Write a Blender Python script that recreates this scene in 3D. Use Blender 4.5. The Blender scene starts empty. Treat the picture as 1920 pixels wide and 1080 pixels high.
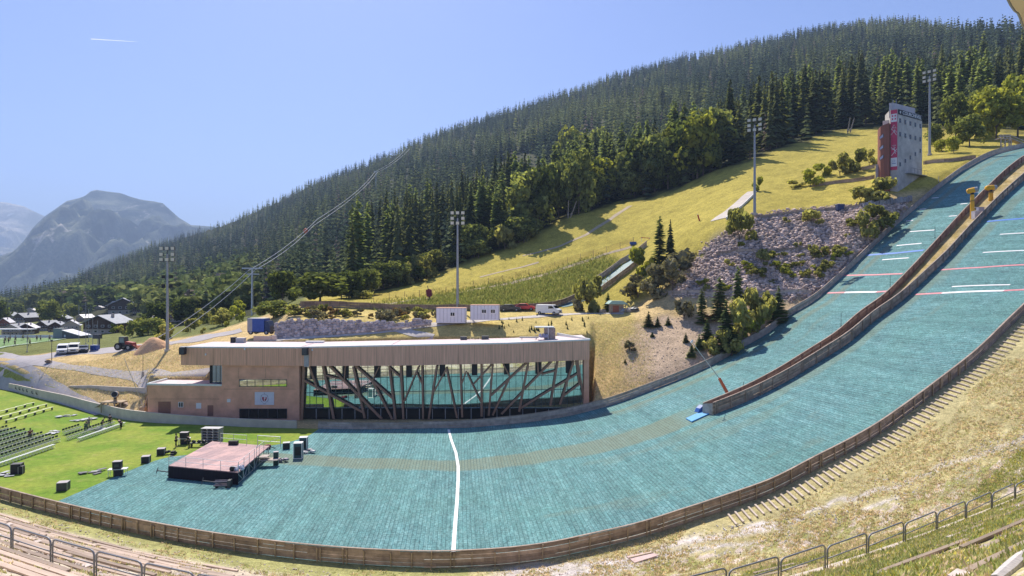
import bpy, bmesh, math, random
import numpy as np
from mathutils import Vector, Matrix
random.seed(7); rng = np.random.default_rng(11)
SC = bpy.context.scene; COL = SC.collection
R = math.radians
SKY_STR=.083; SKY_DUST=2.0; SUN_E=3.9; EXPO=0.92; HAZE=1.45e-4; SKY_TINT=(.82,.83,1.05)
# ---------------------------------------------------------------- camera and pixel helpers
F = 1200.0; H0 = 540.0; CZ = 21.0
def W(px, py, D): return Vector(((px-960)/F*D, D, CZ+(H0-py)/F*D))
cam = bpy.data.cameras.new('camera'); camo = bpy.data.objects.new('camera', cam); COL.objects.link(camo)
cam.sensor_width = 36; cam.lens = 36*F/1920; cam.clip_start = .1; cam.clip_end = 40000
camo.location = (0, 0, CZ); camo.rotation_euler = (R(90), 0, 0); SC.camera = camo
# ---------------------------------------------------------------- numeric helpers
def pch(xs, ys):
    xs = np.array(xs, float); ys = np.array(ys, float); h = np.diff(xs); d = np.diff(ys)/h
    m = np.zeros_like(xs); m[0] = d[0]; m[-1] = d[-1]
    for i in range(1, len(xs)-1):
        if d[i-1]*d[i] > 0:
            w1 = 2*h[i]+h[i-1]; w2 = h[i]+2*h[i-1]; m[i] = (w1+w2)/(w1/d[i-1]+w2/d[i])
    def f(x):
        x = np.asarray(x, float); i = np.clip(np.searchsorted(xs, x)-1, 0, len(xs)-2)
        t = (x-xs[i])/h[i]; lo = x < xs[0]; hi = x > xs[-1]; tt = np.clip(t, 0, 1)
        r = ((1+2*tt)*(1-tt)**2*ys[i]+tt*(1-tt)**2*h[i]*m[i]+tt*tt*(3-2*tt)*ys[i+1]+tt*tt*(tt-1)*h[i]*m[i+1])
        r = np.where(lo, ys[0]+(x-xs[0])*m[0], r); return np.where(hi, ys[-1]+(x-xs[-1])*m[-1], r)
    return f
_lat = rng.random((256, 256))
def vn(x, y):
    x = np.asarray(x, float); y = np.asarray(y, float)
    xi = np.floor(x).astype(int); yi = np.floor(y).astype(int); fx = x-xi; fy = y-yi
    fx = fx*fx*(3-2*fx); fy = fy*fy*(3-2*fy); g = lambda a, b: _lat[a % 256, b % 256]
    return (g(xi, yi)*(1-fx)+g(xi+1, yi)*fx)*(1-fy)+(g(xi, yi+1)*(1-fx)+g(xi+1, yi+1)*fx)*fy
def fbm(x, y, o=4):
    s = 0; a = .5
    for k in range(o): s = s+a*vn(x*2**k+17*k, y*2**k+31*k); a *= .5
    return s
def inpoly(px, py, poly):
    px = np.asarray(px); py = np.asarray(py); r = np.zeros(px.shape, bool); n = len(poly)
    for i in range(n):
        x1, y1 = poly[i]; x2, y2 = poly[(i+1) % n]
        if y1 == y2: continue
        c = ((y1 > py) != (y2 > py)) & (px < (x2-x1)*(py-y1)/(y2-y1)+x1); r ^= c
    return r
# ---------------------------------------------------------------- the jump: true plan coordinates (straight lines), unrolled to X, Y
A0 = 860.0
def true_xy(px, D):
    az = (np.asarray(px, float)-A0)/F; return D*np.sin(az), D*np.cos(az)
def t2w(xt, yt):
    D = np.hypot(xt, yt); az = np.arctan2(xt, yt); return D*(az+(A0-960)/F), D
NFB = [(-140, 878), (0, 928), (102, 955), (165, 977), (215, 991), (312, 1010), (410, 1027), (475, 1040), (580, 1056), (680, 1062), (790, 1064), (890, 1062), (960, 1057), (1040, 1046), (1100, 1033), (1197, 1010), (1287, 981), (1372, 952), (1440, 927), (1536, 877), (1597, 845), (1647, 815), (1710, 770), (1765, 728), (1832, 674), (1895, 612), (1920, 588)]
YN = 48.0
_p = np.array(NFB, float); _az = (_p[:, 0]-A0)/F; _D = YN/np.cos(_az); _x = YN*np.tan(_az); _z = CZ-(_p[:, 1]-H0)/F*_D
_z = np.where(_p[:, 0] < 800, 0, _z); _z = np.maximum.accumulate(np.maximum(_z, 0))
Pn = pch(np.append(_x, [75, 95, 120]), np.append(_z, [_z[-1]+.66*(75-_x[-1]), _z[-1]+.66*(95-_x[-1]), _z[-1]+.66*(95-_x[-1])+9]))
FFL = [(-160, 716), (-60, 722), (16, 732), (70, 746), (125, 760), (180, 775), (250, 789), (300, 793), (397, 797), (480, 801), (559, 803), (700, 805), (840, 803)]
FFR = [(960, 795), (1050, 783), (1135, 763), (1220, 733), (1335, 685), (1400, 648), (1440, 625), (1480, 593), (1525, 566), (1575, 523), (1625, 476), (1675, 428), (1715, 393), (1765, 351), (1815, 315), (1865, 290), (1920, 277)]
fx, fy_, fz = [], [], []
for px, py in FFL:
    D = 21*F/(py-H0); x, y = true_xy(px, D); fx.append(x); fy_.append(y); fz.append(0)
for px, py in FFR:
    yt = 95.5 if px == 960 else (96.3 if px == 1050 else 97.); az = (px-A0)/F; D = yt/math.cos(az); fx.append(yt*math.tan(az)); fy_.append(yt); fz.append(CZ-(py-H0)/F*D)
fx += [135, 160]; fy_ += [97, 97]; fz += [fz[-1]+5, fz[-1]+8]
Pf = pch(fx, fz); Yf = pch(fx, fy_)
FFpx = [p[0] for p in FFL]+[p[0] for p in FFR]+[2060]
FFD = [21*F/(p[1]-H0) for p in FFL]+[(95.5 if p[0] == 960 else (96.3 if p[0] == 1050 else 97.))/math.cos((p[0]-A0)/F) for p in FFR]+[97/math.cos((2060-A0)/F)]
Dff = pch(FFpx, FFD)
def Dnf(px): return YN/np.cos((np.asarray(px, float)-A0)/F)
def z_out(xt, yt):
    t = np.clip((yt-YN)/(Yf(xt)-YN), 0, 1); return Pn(xt)*(1-t)+Pf(xt)*t
_ramp = pch([-30, 0, 6, 13.9, 25, 35, 44, 47, 48, 200], [25.5, 19.3, 16.6, 12.8, 7.95, 3.9, .6, .03, 0, 0])
def z_bank(xt, yt):
    a = _ramp(yt); b = Pn(xt)-.02*(48-yt); k = .6
    h = np.clip(.5+.5*(a-b)/k, 0, 1); return b*(1-h)+a*h+k*h*(1-h)*np.clip((48-yt)/4, 0, 1)
# ---------------------------------------------------------------- hillside: columns of (row, distance) or ('z', distance, height)
B0 = ('z', 112.6, -.2)
COLS = {
 -160: [(690, 150), (668, 156), (655, 170), (638, 195), (625, 260), (605, 400), (588, 600), (572, 900), (566, 1150)],
 0: [(692, 133), (676, 138), (664, 142), (650, 158), (634, 190), (622, 250), (605, 400), (588, 560), (570, 800), (553, 1100)],
 60: [(715, 126), (690, 131), (673, 137), (663, 143), (650, 158), (634, 190), (620, 250), (603, 400), (582, 560), (560, 800), (543, 1150)],
 120: [(730, 119.5), (700, 125), (682, 130), (668, 137), (659, 143), (650, 155), (634, 188), (617, 250), (598, 400), (572, 560), (548, 800), (532, 1200)],
 180: [(755, 111), (720, 117), (695, 123), (676, 131), (662, 140), (656, 145), (640, 175), (617, 250), (592, 400), (560, 580), (525, 850), (495, 1250)],
 240: [(775, 104), (745, 108), (715, 114), (690, 120), (668, 128), (655, 134), (640, 150), (615, 240), (588, 400), (550, 600), (505, 900), (470, 1300)],
 272: [(778, 103), (745, 107), (715, 112), (690, 118), (668, 124.5), (655, 129.5), (643, 140), (610, 235), (582, 400), (540, 620), (493, 920), (459, 1300)],
 279: [('z', 107.4, -.1), (708, 108.2), (690, 117), (668, 124), (655, 128.5), (643, 138), (609, 233), (580, 400), (538, 625), (491, 930), (458, 1300)],
 340: [('z', 107.4, -.1), (708, 108.2), (690, 113), (668, 118), (655, 122), (647, 127), (640, 134), (615, 190), (590, 280), (545, 500), (480, 900), (434, 1320)],
 408: [('z', 107.4, -.1), (708, 108.2), (685, 111.5), (650, 114.5), (636, 120), (628, 126), (612, 150), (590, 200), (560, 350), (510, 600), (465, 900), (415, 1350)],
 420: [B0, (644, 113.6), (634, 120), (627, 126), (612, 150), (590, 200), (560, 350), (508, 600), (460, 900), (412, 1350)],
 470: [B0, (641, 113.8), (632, 119), (621, 124), (612, 130), (598, 145), (577, 220), (550, 350), (490, 650), (388, 1350)],
 516: [B0, (640, 113.6), (633, 116.2), (622, 120), (600, 128), (588, 140), (572, 190), (530, 400), (368, 1350)],
 540: [B0, (639, 113.6), (632, 116), (600, 117.4), (582, 125), (569, 140), (562, 160), (548, 200), (500, 450), (355, 1350)],
 620: [B0, (638, 113.6), (628, 116.3), (602, 117.9), (585, 128), (576, 134.5), (563, 150), (553, 175), (500, 380), (322, 1300)],
 700: [B0, (637, 113.8), (620, 117), (603, 118.5), (588, 128), (578, 135), (562, 150), (549, 172), (520, 210), (450, 400), (296, 1280)],
 800: [B0, (634, 114), (610, 117.5), (603, 119), (591, 127), (582, 135), (564, 145), (545, 165), (515, 195), (430, 400), (250, 1250)],
 900: [B0, (634, 114), (612, 118), (600, 121), (591, 128), (581, 136), (562, 146), (530, 165), (500, 178), (475, 195), (400, 400), (218, 1230)],
 1000: [B0, (632, 114.2), (610, 119), (597, 124), (590, 128), (579, 137.5), (560, 146), (530, 160), (470, 185), (435, 200), (370, 400), (185, 1220)],
 1090: [B0, (628, 114.5), (606, 120), (592, 126), (582, 133), (560, 142), (545, 148), (500, 165), (400, 205), (340, 400), (158, 1200)],
 1106: [B0, (626, 114.8), (606, 120), (592, 126), (582, 133), (560, 142), (545, 148), (500, 165), (398, 205), (336, 400), (153, 1195)],
 1116: [(748, 101.5), (700, 107.3), (660, 112.5), (620, 119), (592, 126), (583, 134), (558, 142), (500, 163), (396, 206), (332, 400), (149, 1190)],
 1200: [(715, 103.5), (680, 108), (640, 113.5), (600, 121), (583, 126), (575, 132), (540, 140), (480, 160), (420, 182), (378, 208), (310, 400), (121, 1180)],
 1270: [(690, 104.8), (650, 110), (610, 117), (575, 123), (558, 126.5), (553, 127), (500, 135), (460, 142), (440, 150), (400, 175), (352, 208), (290, 400), (103, 1170)],
 1340: [(660, 107), (630, 111), (590, 117.5), (556, 122.5), (500, 129.5), (450, 135), (425, 139), (400, 150), (360, 178), (318, 205), (262, 400), (88, 1160)],
 1400: [(630, 109.5), (600, 113.5), (555, 119), (500, 126), (450, 131.5), (408, 137), (402, 138.5), (380, 148), (340, 175), (300, 203), (240, 400), (77, 1150)],
 1480: [(580, 113), (553, 116.5), (500, 123), (450, 129), (410, 134.5), (402, 136), (370, 150), (320, 180), (272, 215), (215, 400), (60, 1120)],
 1540: [(535, 116.5), (500, 121), (450, 127), (405, 133), (397, 135), (360, 150), (320, 172), (252, 225), (200, 400), (47, 1100)],
 1600: [(472, 120), (440, 124), (405, 129), (385, 133), (365, 142), (330, 155), (290, 180), (242, 235), (185, 400), (37, 1080)],
 1660: [(415, 124.6), (390, 127.6), (370, 132), (355, 136), (320, 150), (290, 170), (236, 230), (175, 400), (32, 1050)],
 1720: [(377, 129.8), (357, 133), (335, 138), (310, 148), (285, 165), (262, 190), (230, 240), (170, 400), (29, 1000)],
 1780: [(328, 136), (314, 140), (296, 147), (282, 157), (268, 175), (245, 210), (160, 400), (32, 900)],
 1850: [(290, 144.5), (281, 151), (269, 165), (250, 190), (150, 400), (36, 700)],
 1920: [(271, 155), (264, 166), (245, 190), (140, 380), (40, 600)],
 2060: [(262, 192), (256, 205), (240, 220), (130, 380), (40, 600)]}
HPX = np.arange(-160, 2061, 4.0); HF = np.concatenate([np.arange(0, 30, .5), np.arange(30, 170, 1.5), 170*(1500/170)**(np.arange(0, 91)/90.), 1500*(9000/1500)**(np.arange(1, 21)/20.)])
_ck = sorted(COLS); _cD = []
for k in _ck:
    D0 = float(Dff(k)); x, y = true_xy(k, D0); L = [(D0, float(z_out(x, y)))]
    for e in COLS[k]:
        L.append((e[1], e[2]) if e[0] == 'z' else (e[1], CZ+(H0-e[0])/F*e[1]))
    Dr, zr = L[-1]; L[-1] = (Dr, zr-15); L += [(Dr*1.12, zr-13), (Dr*1.5, zr*.5-40), (2600, -140), (12000, -220)]
    _cD.append(L)
ND, NP = len(HF), len(HPX); ZH = np.zeros((ND, NP)); DD = np.zeros((ND, NP))
for j, px in enumerate(HPX):
    D = float(Dff(px))+HF; i = min(max(np.searchsorted(_ck, px)-1, 0), len(_ck)-2)
    t = (px-_ck[i])/(_ck[i+1]-_ck[i])
    a = np.interp(D, *zip(*_cD[i])); b = np.interp(D, *zip(*_cD[i+1])); ZH[:, j] = a*(1-t)+b*t; DD[:, j] = D
    x0, y0 = true_xy(px, D[0]); ZH[:, j] += (float(z_out(x0, y0))-ZH[0, j])*np.clip(1-HF/4, 0, 1)
g = np.exp(-.5*(np.arange(-12, 13)/5.)**2); g /= g.sum()
zb = np.array([np.convolve(np.pad(r, 12, mode='edge'), g, 'valid') for r in ZH])
w_ = np.clip((DD-119)/8, 0, 1); wr = np.clip((HPX-1125)/30, 0, 1)[None, :]*np.clip(HF/3, 0, 1)[:, None]; w_ = np.maximum(w_, wr); z0_ = ZH[0].copy(); ZH = ZH*(1-w_)+zb*w_; ZH += (z0_-ZH[0])[None, :]*np.clip(1-HF/4, 0, 1)[:, None]
XH = (HPX[None, :]-960)/F*DD
bump = (fbm(XH*.12, DD*.12)-.47)*np.clip(HF/10, 0, 1)[:, None]*np.clip((DD-114)/10, 0, 1)
ZH = ZH+bump*(1.0+np.clip((DD-260)/100, 0, 12))
def z_hill(px, D):
    px = np.asarray(px, float); D = np.asarray(D, float)
    k = np.interp(D-Dff(px), HF, np.arange(ND)); i = np.clip((px-HPX[0])/4, 0, NP-1.001)
    k0 = np.minimum(k.astype(int), ND-2); i0 = i.astype(int); a = k-k0; b = i-i0
    return (ZH[k0, i0]*(1-a)+ZH[k0+1, i0]*a)*(1-b)+(ZH[k0, i0+1]*(1-a)+ZH[k0+1, i0+1]*a)*b
def zg(px, D):
    px, D = np.broadcast_arrays(np.asarray(px, float), np.asarray(D, float)); xt, yt = true_xy(px, D)
    return np.where(D < Dnf(px), z_bank(xt, yt), np.where(D <= Dff(px), z_out(xt, yt), z_hill(px, D)))
_Ds = np.concatenate([np.arange(8, 260, .08), np.arange(260, 1600, 2.)])
def G(px, py, Dmin=8):
    D = _Ds[_Ds >= Dmin]; zr = CZ+(H0-py)/F*D; hit = np.nonzero(zr <= zg(px, D))[0]
    d = D[hit[0]] if len(hit) else D[-1]; return Vector(((px-960)/F*d, d, float(zg(px, d))))
def onD(px, D): return Vector(((px-960)/F*D, D, float(zg(px, D))))
def pxof(X, Y): return 960+F*X/Y
def zxy(X, Y): return float(zg(pxof(X, Y), Y))
# ---------------------------------------------------------------- object helpers
def tag(o, label=None, cat=None, group=None, kind=None):
    for k, v in (('label', label), ('category', cat), ('group', group), ('kind', kind)):
        if v: o[k] = v
    return o
def thing(name, label, cat, loc=(0, 0, 0), rz=0, group=None):
    o = bpy.data.objects.new(name, None); COL.objects.link(o); o.location = loc; o.rotation_euler = (0, 0, rz); o.empty_display_size = .2
    return tag(o, label, cat, group)
class MB:
    def __init__(s, off=(0, 0, 0)): s.v = []; s.f = []; s.m = []; s.off = Vector(off); s.mi = 0
    def add(s, vs, fs):
        b = len(s.v); s.v += [tuple(Vector(v)-s.off) for v in vs]; s.f += [tuple(b+i for i in f) for f in fs]; s.m += [s.mi]*len(fs); return s
    def box(s, c, d, rz=0, M=None):
        x, y, z = d[0]/2, d[1]/2, d[2]/2; M = M or Matrix.Rotation(rz, 3, 'Z')
        vs = [Vector(c)+M @ Vector(p) for p in ((-x, -y, -z), (x, -y, -z), (x, y, -z), (-x, y, -z), (-x, -y, z), (x, -y, z), (x, y, z), (-x, y, z))]
        return s.add(vs, [(0, 3, 2, 1), (4, 5, 6, 7), (0, 1, 5, 4), (1, 2, 6, 5), (2, 3, 7, 6), (3, 0, 4, 7)])
    def hexa(s, b, t):
        return s.add(list(b)+list(t), [(0, 3, 2, 1), (4, 5, 6, 7), (0, 1, 5, 4), (1, 2, 6, 5), (2, 3, 7, 6), (3, 0, 4, 7)])
    def beam(s, a, b, w, h=None):
        a = Vector(a); b = Vector(b); d = (b-a); L = d.length; d.normalize(); h = h or w
        q = d.to_track_quat('X', 'Z').to_matrix(); return s.box((a+b)/2, (L, w, h), M=q)
    def cyl(s, a, b, r0, r1=None, n=10, cap=True):
        a = Vector(a); b = Vector(b); r1 = r0 if r1 is None else r1; q = (b-a).normalized().to_track_quat('Z', 'Y').to_matrix(); vs = []
        for p, r in ((a, r0), (b, r1)): vs += [p+q @ Vector((r*math.cos(2*math.pi*i/n), r*math.sin(2*math.pi*i/n), 0)) for i in range(n)]
        fs = [(i, (i+1) % n, n+(i+1) % n, n+i) for i in range(n)]
        if cap: fs += [tuple(range(n-1, -1, -1)), tuple(range(n, 2*n))]
        return s.add(vs, fs)
    def tube(s, pts, r, n=6):
        pts = [Vector(p) for p in pts]; vs = []; fs = []
        for i, p in enumerate(pts):
            d = (pts[min(i+1, len(pts)-1)]-pts[max(i-1, 0)]).normalized(); u = d.cross(Vector((0, 0, 1)))
            if u.length < 1e-3: u = d.cross(Vector((0, 1, 0)))
            u.normalize(); v = u.cross(d); rr = r[i] if isinstance(r, (list, tuple)) else r
            vs += [p+(u*math.cos(2*math.pi*k/n)+v*math.sin(2*math.pi*k/n))*rr for k in range(n)]
        for i in range(len(pts)-1): fs += [(i*n+k, i*n+(k+1) % n, (i+1)*n+(k+1) % n, (i+1)*n+k) for k in range(n)]
        fs += [tuple(range(n-1, -1, -1)), tuple(range((len(pts)-1)*n, len(pts)*n))]
        return s.add(vs, fs)
    def prof(s, poly, y0, y1, M=None, c=(0, 0, 0)):   # polygon in x,z extruded along y
        n = len(poly); M = M or Matrix.Identity(3); c = Vector(c)
        vs = [c+M @ Vector((x, y, z)) for y in (y0, y1) for x, z in poly]
        return s.add(vs, [tuple(range(n)), tuple(range(2*n-1, n-1, -1))]+[(i, n+i, n+(i+1) % n, (i+1) % n) for i in range(n)])
    def ball(s, c, r, n=8, m=6, jit=0, sq=(1, 1, 1)):
        c = Vector(c); vs = [c+Vector((0, 0, -r*sq[2]))]
        for j in range(1, m):
            a = -math.pi/2+math.pi*j/m
            for i in range(n):
                k = 1+jit*random.uniform(-1, 1); b = 2*math.pi*i/n
                vs.append(c+Vector((r*sq[0]*k*math.cos(a)*math.cos(b), r*sq[1]*k*math.cos(a)*math.sin(b), r*sq[2]*k*math.sin(a))))
        vs.append(c+Vector((0, 0, r*sq[2]))); L = len(vs)-1
        fs = [(0, 1+(i+1) % n, 1+i) for i in range(n)]+[(L, L-n+i, L-n+(i+1) % n) for i in range(n)]
        for j in range(m-2): fs += [(1+j*n+i, 1+j*n+(i+1) % n, 1+(j+1)*n+(i+1) % n, 1+(j+1)*n+i) for i in range(n)]
        return s.add(vs, fs)
    def mesh(s, name, mats, smooth=False):
        me = bpy.data.meshes.new(name); me.from_pydata(s.v, [], s.f)
        for m in (mats if isinstance(mats, (list, tuple)) else [mats]): me.materials.append(m)
        if isinstance(mats, (list, tuple)): me.polygons.foreach_set('material_index', s.m)
        if smooth: me.polygons.foreach_set('use_smooth', [True]*len(me.polygons))
        me.update(); return me
    def build(s, name, mats, parent=None, smooth=False, loc=None):
        o = bpy.data.objects.new(name, s.mesh(name, mats, smooth)); COL.objects.link(o)
        if parent: o.parent = parent
        if loc is not None: o.location = loc
        return o
def npmesh(name, V, Fc, mats, uv=None, cols=None, smooth=False):   # V (n,3), Fc (m,k) uniform faces
    me = bpy.data.meshes.new(name); V = np.asarray(V, np.float32); Fc = np.asarray(Fc, np.int32); k = Fc.shape[1]
    me.vertices.add(len(V)); me.vertices.foreach_set('co', V.ravel()); me.loops.add(Fc.size); me.loops.foreach_set('vertex_index', Fc.ravel())
    me.polygons.add(len(Fc)); me.polygons.foreach_set('loop_start', np.arange(0, Fc.size, k, dtype=np.int32)); me.polygons.foreach_set('loop_total', np.full(len(Fc), k, np.int32))
    if smooth: me.polygons.foreach_set('use_smooth', np.ones(len(Fc), bool))
    if uv is not None:
        u = me.uv_layers.new(name='UVMap'); u.data.foreach_set('uv', np.asarray(uv, np.float32)[Fc.ravel()].ravel())
    for nm, c in (cols or {}).items():
        c = np.asarray(c, np.float32)
        if c.ndim == 1: a = me.attributes.new(nm, 'FLOAT', 'POINT'); a.data.foreach_set('value', c)
        else: a = me.attributes.new(nm, 'FLOAT_COLOR', 'POINT'); a.data.foreach_set('color', np.hstack([c[:, :3], np.ones((len(c), 1), np.float32)]).ravel())
    for m in (mats if isinstance(mats, (list, tuple)) else [mats]): me.materials.append(m)
    me.update(); me.validate(); return me
def link(name, me, parent=None):
    o = bpy.data.objects.new(name, me); COL.objects.link(o)
    if parent: o.parent = parent
    return o
def dup(root, loc, rz=0, sc=None, label=None, group=None):
    r = root.copy(); COL.objects.link(r); r.location = loc; r.rotation_euler = (0, 0, rz)
    if sc: r.scale = (sc, sc, sc) if not isinstance(sc, (tuple, list)) else sc
    if label: r['label'] = label
    if group: r['group'] = group
    for ch in list(root.children):
        c = ch.copy(); COL.objects.link(c); c.parent = r
        for g_ in list(ch.children):
            d = g_.copy(); COL.objects.link(d); d.parent = c
    return r
def gridfaces(nr, nc):
    i = np.arange((nr-1)*(nc-1)); r = i//(nc-1); c = i % (nc-1); a = r*nc+c
    return np.stack([a, a+1, a+nc+1, a+nc], 1)
# ---------------------------------------------------------------- materials
def nt(name):
    m = bpy.data.materials.new(name); m.use_nodes = True; t = m.node_tree; b = t.nodes['Principled BSDF']; return m, t, b
def N(t, ty, **kw):
    n = t.nodes.new(ty)
    for k, v in kw.items():
        if k.startswith('i_'): n.inputs[k[2:].replace('_', ' ')].default_value = v
        else: setattr(n, k, v)
    return n
def mixc(t, fac, a, b, mode='MIX'):
    n = t.nodes.new('ShaderNodeMix'); n.data_type = 'RGBA'; n.blend_type = mode
    for s, v in ((0, fac), (6, a), (7, b)):
        if isinstance(v, bpy.types.NodeSocket): t.links.new(v, n.inputs[s])
        else: n.inputs[s].default_value = v if s == 0 else (*v[:3], 1)
    return n.outputs[2]
def ramp(t, src, stops):
    n = t.nodes.new('ShaderNodeValToRGB'); t.links.new(src, n.inputs[0]); e = n.color_ramp.elements
    while len(e) < len(stops): e.new(.5)
    for i, (p, c) in enumerate(stops):
        e[i].position = p; e[i].color = (c, c, c, 1) if isinstance(c, (int, float)) else (*c, 1)
    return n.outputs[0]
def noise(t, scale, detail=4, coord=None, rough=.6):
    n = N(t, 'ShaderNodeTexNoise'); n.inputs['Scale'].default_value = scale; n.inputs['Detail'].default_value = detail; n.inputs['Roughness'].default_value = rough
    if coord is not None: t.links.new(coord, n.inputs['Vector'])
    return n.outputs['Fac']
def tc(t, w='Object'): return N(t, 'ShaderNodeTexCoord').outputs[w]
def wpos(t): return N(t, 'ShaderNodeNewGeometry').outputs['Position']
def bumpn(t, b, h, s=.3, d=.05):
    n = N(t, 'ShaderNodeBump'); n.inputs['Strength'].default_value = s; n.inputs['Distance'].default_value = d; t.links.new(h, n.inputs['Height']); t.links.new(n.outputs[0], b.inputs['Normal'])
def mul(c, k): return tuple(min(1, x*k) for x in c)
def M_(name, col, rough=.75, var=.18, scale=3., metal=0, bump=0, stretch=None, island=0, rnd=0, spec=.3):
    m, t, b = nt(name); co = tc(t)
    if stretch:
        mp = N(t, 'ShaderNodeMapping'); mp.inputs['Scale'].default_value = stretch; t.links.new(co, mp.inputs['Vector']); co = mp.outputs[0]
    n = noise(t, scale, 5, co); c = mixc(t, ramp(t, n, [(.3, 0.), (.7, 1.)]), mul(col, 1-var), mul(col, 1+var))
    if island:
        r = N(t, 'ShaderNodeNewGeometry').outputs['Random Per Island']; c = mixc(t, 1., c, ramp(t, r, [(0, 1-island), (1, 1.)]), 'MULTIPLY')
    if rnd:
        r = N(t, 'ShaderNodeObjectInfo').outputs['Random']; c = mixc(t, 1., c, ramp(t, r, [(0, 1-rnd), (1, 1.)]), 'MULTIPLY')
    t.links.new(c, b.inputs['Base Color']); b.inputs['Roughness'].default_value = rough; b.inputs['Metallic'].default_value = metal; b.inputs['Specular IOR Level'].default_value = spec
    if bump: bumpn(t, b, n, bump, .05)
    return m
# ================================================================ light, sky, air
SUN = Vector((-.27, .90, 1.2)).normalized()
w = bpy.data.worlds.new('World'); SC.world = w; w.use_nodes = True; t = w.node_tree; bg = t.nodes['Background']
sky = t.nodes.new('ShaderNodeTexSky'); sky.sky_type = 'NISHITA'; sky.sun_disc = False; sky.sun_elevation = math.asin(SUN.z); sky.sun_rotation = math.atan2(SUN.x, SUN.y)
sky.altitude = 1300; sky.air_density = 1.0; sky.dust_density = SKY_DUST; sky.ozone_density = 3.5
t.links.new(mixc(t, 1., sky.outputs[0], SKY_TINT, 'MULTIPLY'), bg.inputs[0]); bg.inputs[1].default_value = SKY_STR
sl = bpy.data.lights.new('sun', 'SUN'); sl.energy = SUN_E; sl.angle = R(.5); sl.color = (1, .92, .80)
so = bpy.data.objects.new('sun', sl); COL.objects.link(so); so.rotation_euler = SUN.to_track_quat('Z', 'Y').to_euler(); so.location = (0, 0, 300)
vs = SC.view_settings; vs.view_transform = 'Standard'; vs.look = 'None'; vs.gamma = 1; vs.exposure = EXPO
cy = SC.cycles; cy.use_denoising = True; cy.volume_bounces = 0; cy.max_bounces = 6; cy.diffuse_bounces = 3; cy.transparent_max_bounces = 12; cy.volume_max_steps = 64
SC.render.film_transparent = False
if HAZE > 0:
    m = bpy.data.materials.new('haze_air'); m.use_nodes = True; t = m.node_tree; t.nodes.remove(t.nodes['Principled BSDF'])
    pv = t.nodes.new('ShaderNodeVolumePrincipled'); pv.inputs['Color'].default_value = (.50, .68, 1, 1); pv.inputs['Density'].default_value = HAZE; pv.inputs['Anisotropy'].default_value = .15
    t.links.new(pv.outputs[0], t.nodes['Material Output'].inputs['Volume'])
    o = MB().box((0, 5400, 480), (24000, 11200, 1500)).build('haze', m); o['kind'] = 'stuff'; o['label'] = 'pale blue haze that fades the far forest and peaks'
# ================================================================ ground sheets
FE = pch([-200, 0, 100, 200, 300, 400, 470, 560, 640, 690, 740, 790, 850, 900, 950, 1000, 1050, 1100, 1150, 1200, 1260, 1340, 1400, 1450, 1500, 1560, 1600, 1660, 1730, 1800, 1920, 2060],
         [590, 588, 592, 598, 604, 606, 604, 562, 556, 548, 535, 520, 500, 478, 462, 437, 412, 395, 380, 372, 355, 320, 302, 283, 268, 248, 240, 237, 236, 245, 244, 240])
SCREE = [(1258, 552), (1285, 510), (1330, 460), (1375, 430), (1415, 405), (1560, 392), (1640, 385), (1705, 378), (1690, 400), (1600, 490), (1545, 555), (1490, 562), (1400, 556)]
EARTH = [(1165, 650), (1190, 610), (1240, 590), (1330, 585), (1430, 575), (1500, 570), (1420, 640), (1330, 690), (1230, 728), (1180, 715)]
HEATH = [(690, 578), (790, 563), (860, 548), (1000, 522), (1130, 480), (1165, 490), (1120, 530), (1075, 560), (1000, 576), (900, 582), (780, 582)]
TOWN = lambda px, D: (px < 575) & (D > 128)
def ground_mat(name, cattr='zone'):
    m, t, b = nt(name); p = wpos(t)
    at = N(t, 'ShaderNodeVertexColor'); at.layer_name = cattr
    n1 = noise(t, .35, 6, p, .65); n2 = noise(t, 2.2, 5, p, .7); n3 = noise(t, 9., 4, p, .7)
    c = mixc(t, 1., at.outputs[0], ramp(t, n1, [(.25, .74), (.75, 1.28)]), 'MULTIPLY')
    c = mixc(t, 1., c, ramp(t, n2, [(.3, .68), (.7, 1.32)]), 'MULTIPLY'); c = mixc(t, .8, c, ramp(t, n3, [(.32, .55), (.68, 1.42)]), 'MULTIPLY')
    g2 = mixc(t, ramp(t, noise(t, .8, 5, p, .7), [(.52, 0.), (.72, .55)]), c, (.16, .17, .05))
    sc = N(t, 'ShaderNodeAttribute'); sc.attribute_name = 'green'; f = N(t, 'ShaderNodeMath', operation='MULTIPLY'); t.links.new(sc.outputs['Fac'], f.inputs[0]); f.inputs[1].default_value = 1
    c = mixc(t, f.outputs[0], c, g2)
    t.links.new(c, b.inputs['Base Color']); b.inputs['Roughness'].default_value = .95; b.inputs['Specular IOR Level'].default_value = .1
    bumpn(t, b, n3, .9, .12); return m
M_ground = ground_mat('hillside_ground')
PYV = H0-F*(ZH-CZ)/DD; PXV = np.broadcast_to(HPX, PYV.shape)
jx = PXV+(fbm(XH*.35, DD*.35)-.47)*45; jy = PYV+(fbm(XH*.35+40, DD*.35+9)-.47)*30
zone = np.zeros(PYV.shape+(3,)); zone[:] = (.60, .445, .215)
gr = np.full(PYV.shape, .35)
def setz(mask, c, g=0.): zone[mask] = c; gr[mask] = g
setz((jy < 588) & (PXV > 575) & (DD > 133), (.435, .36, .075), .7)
setz((DD > 112) & (DD < 134) & (PXV > 560) & (PXV < 1190), (.56, .44, .16), .45)
setz(TOWN(PXV, DD) & (DD > 142), (.17, .185, .058), .7)
setz(inpoly(jx, jy, HEATH) & (DD > 134), (.31, .31, .07), .9)
setz(inpoly(jx, jy, SCREE), (.27, .235, .23), .15)
setz(inpoly(jx, jy, EARTH) & (DD < 130), (.56, .42, .29), .2)
setz((jy < FE(PXV)+2) & (DD > 165), (.045, .05, .022), 0)
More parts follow.
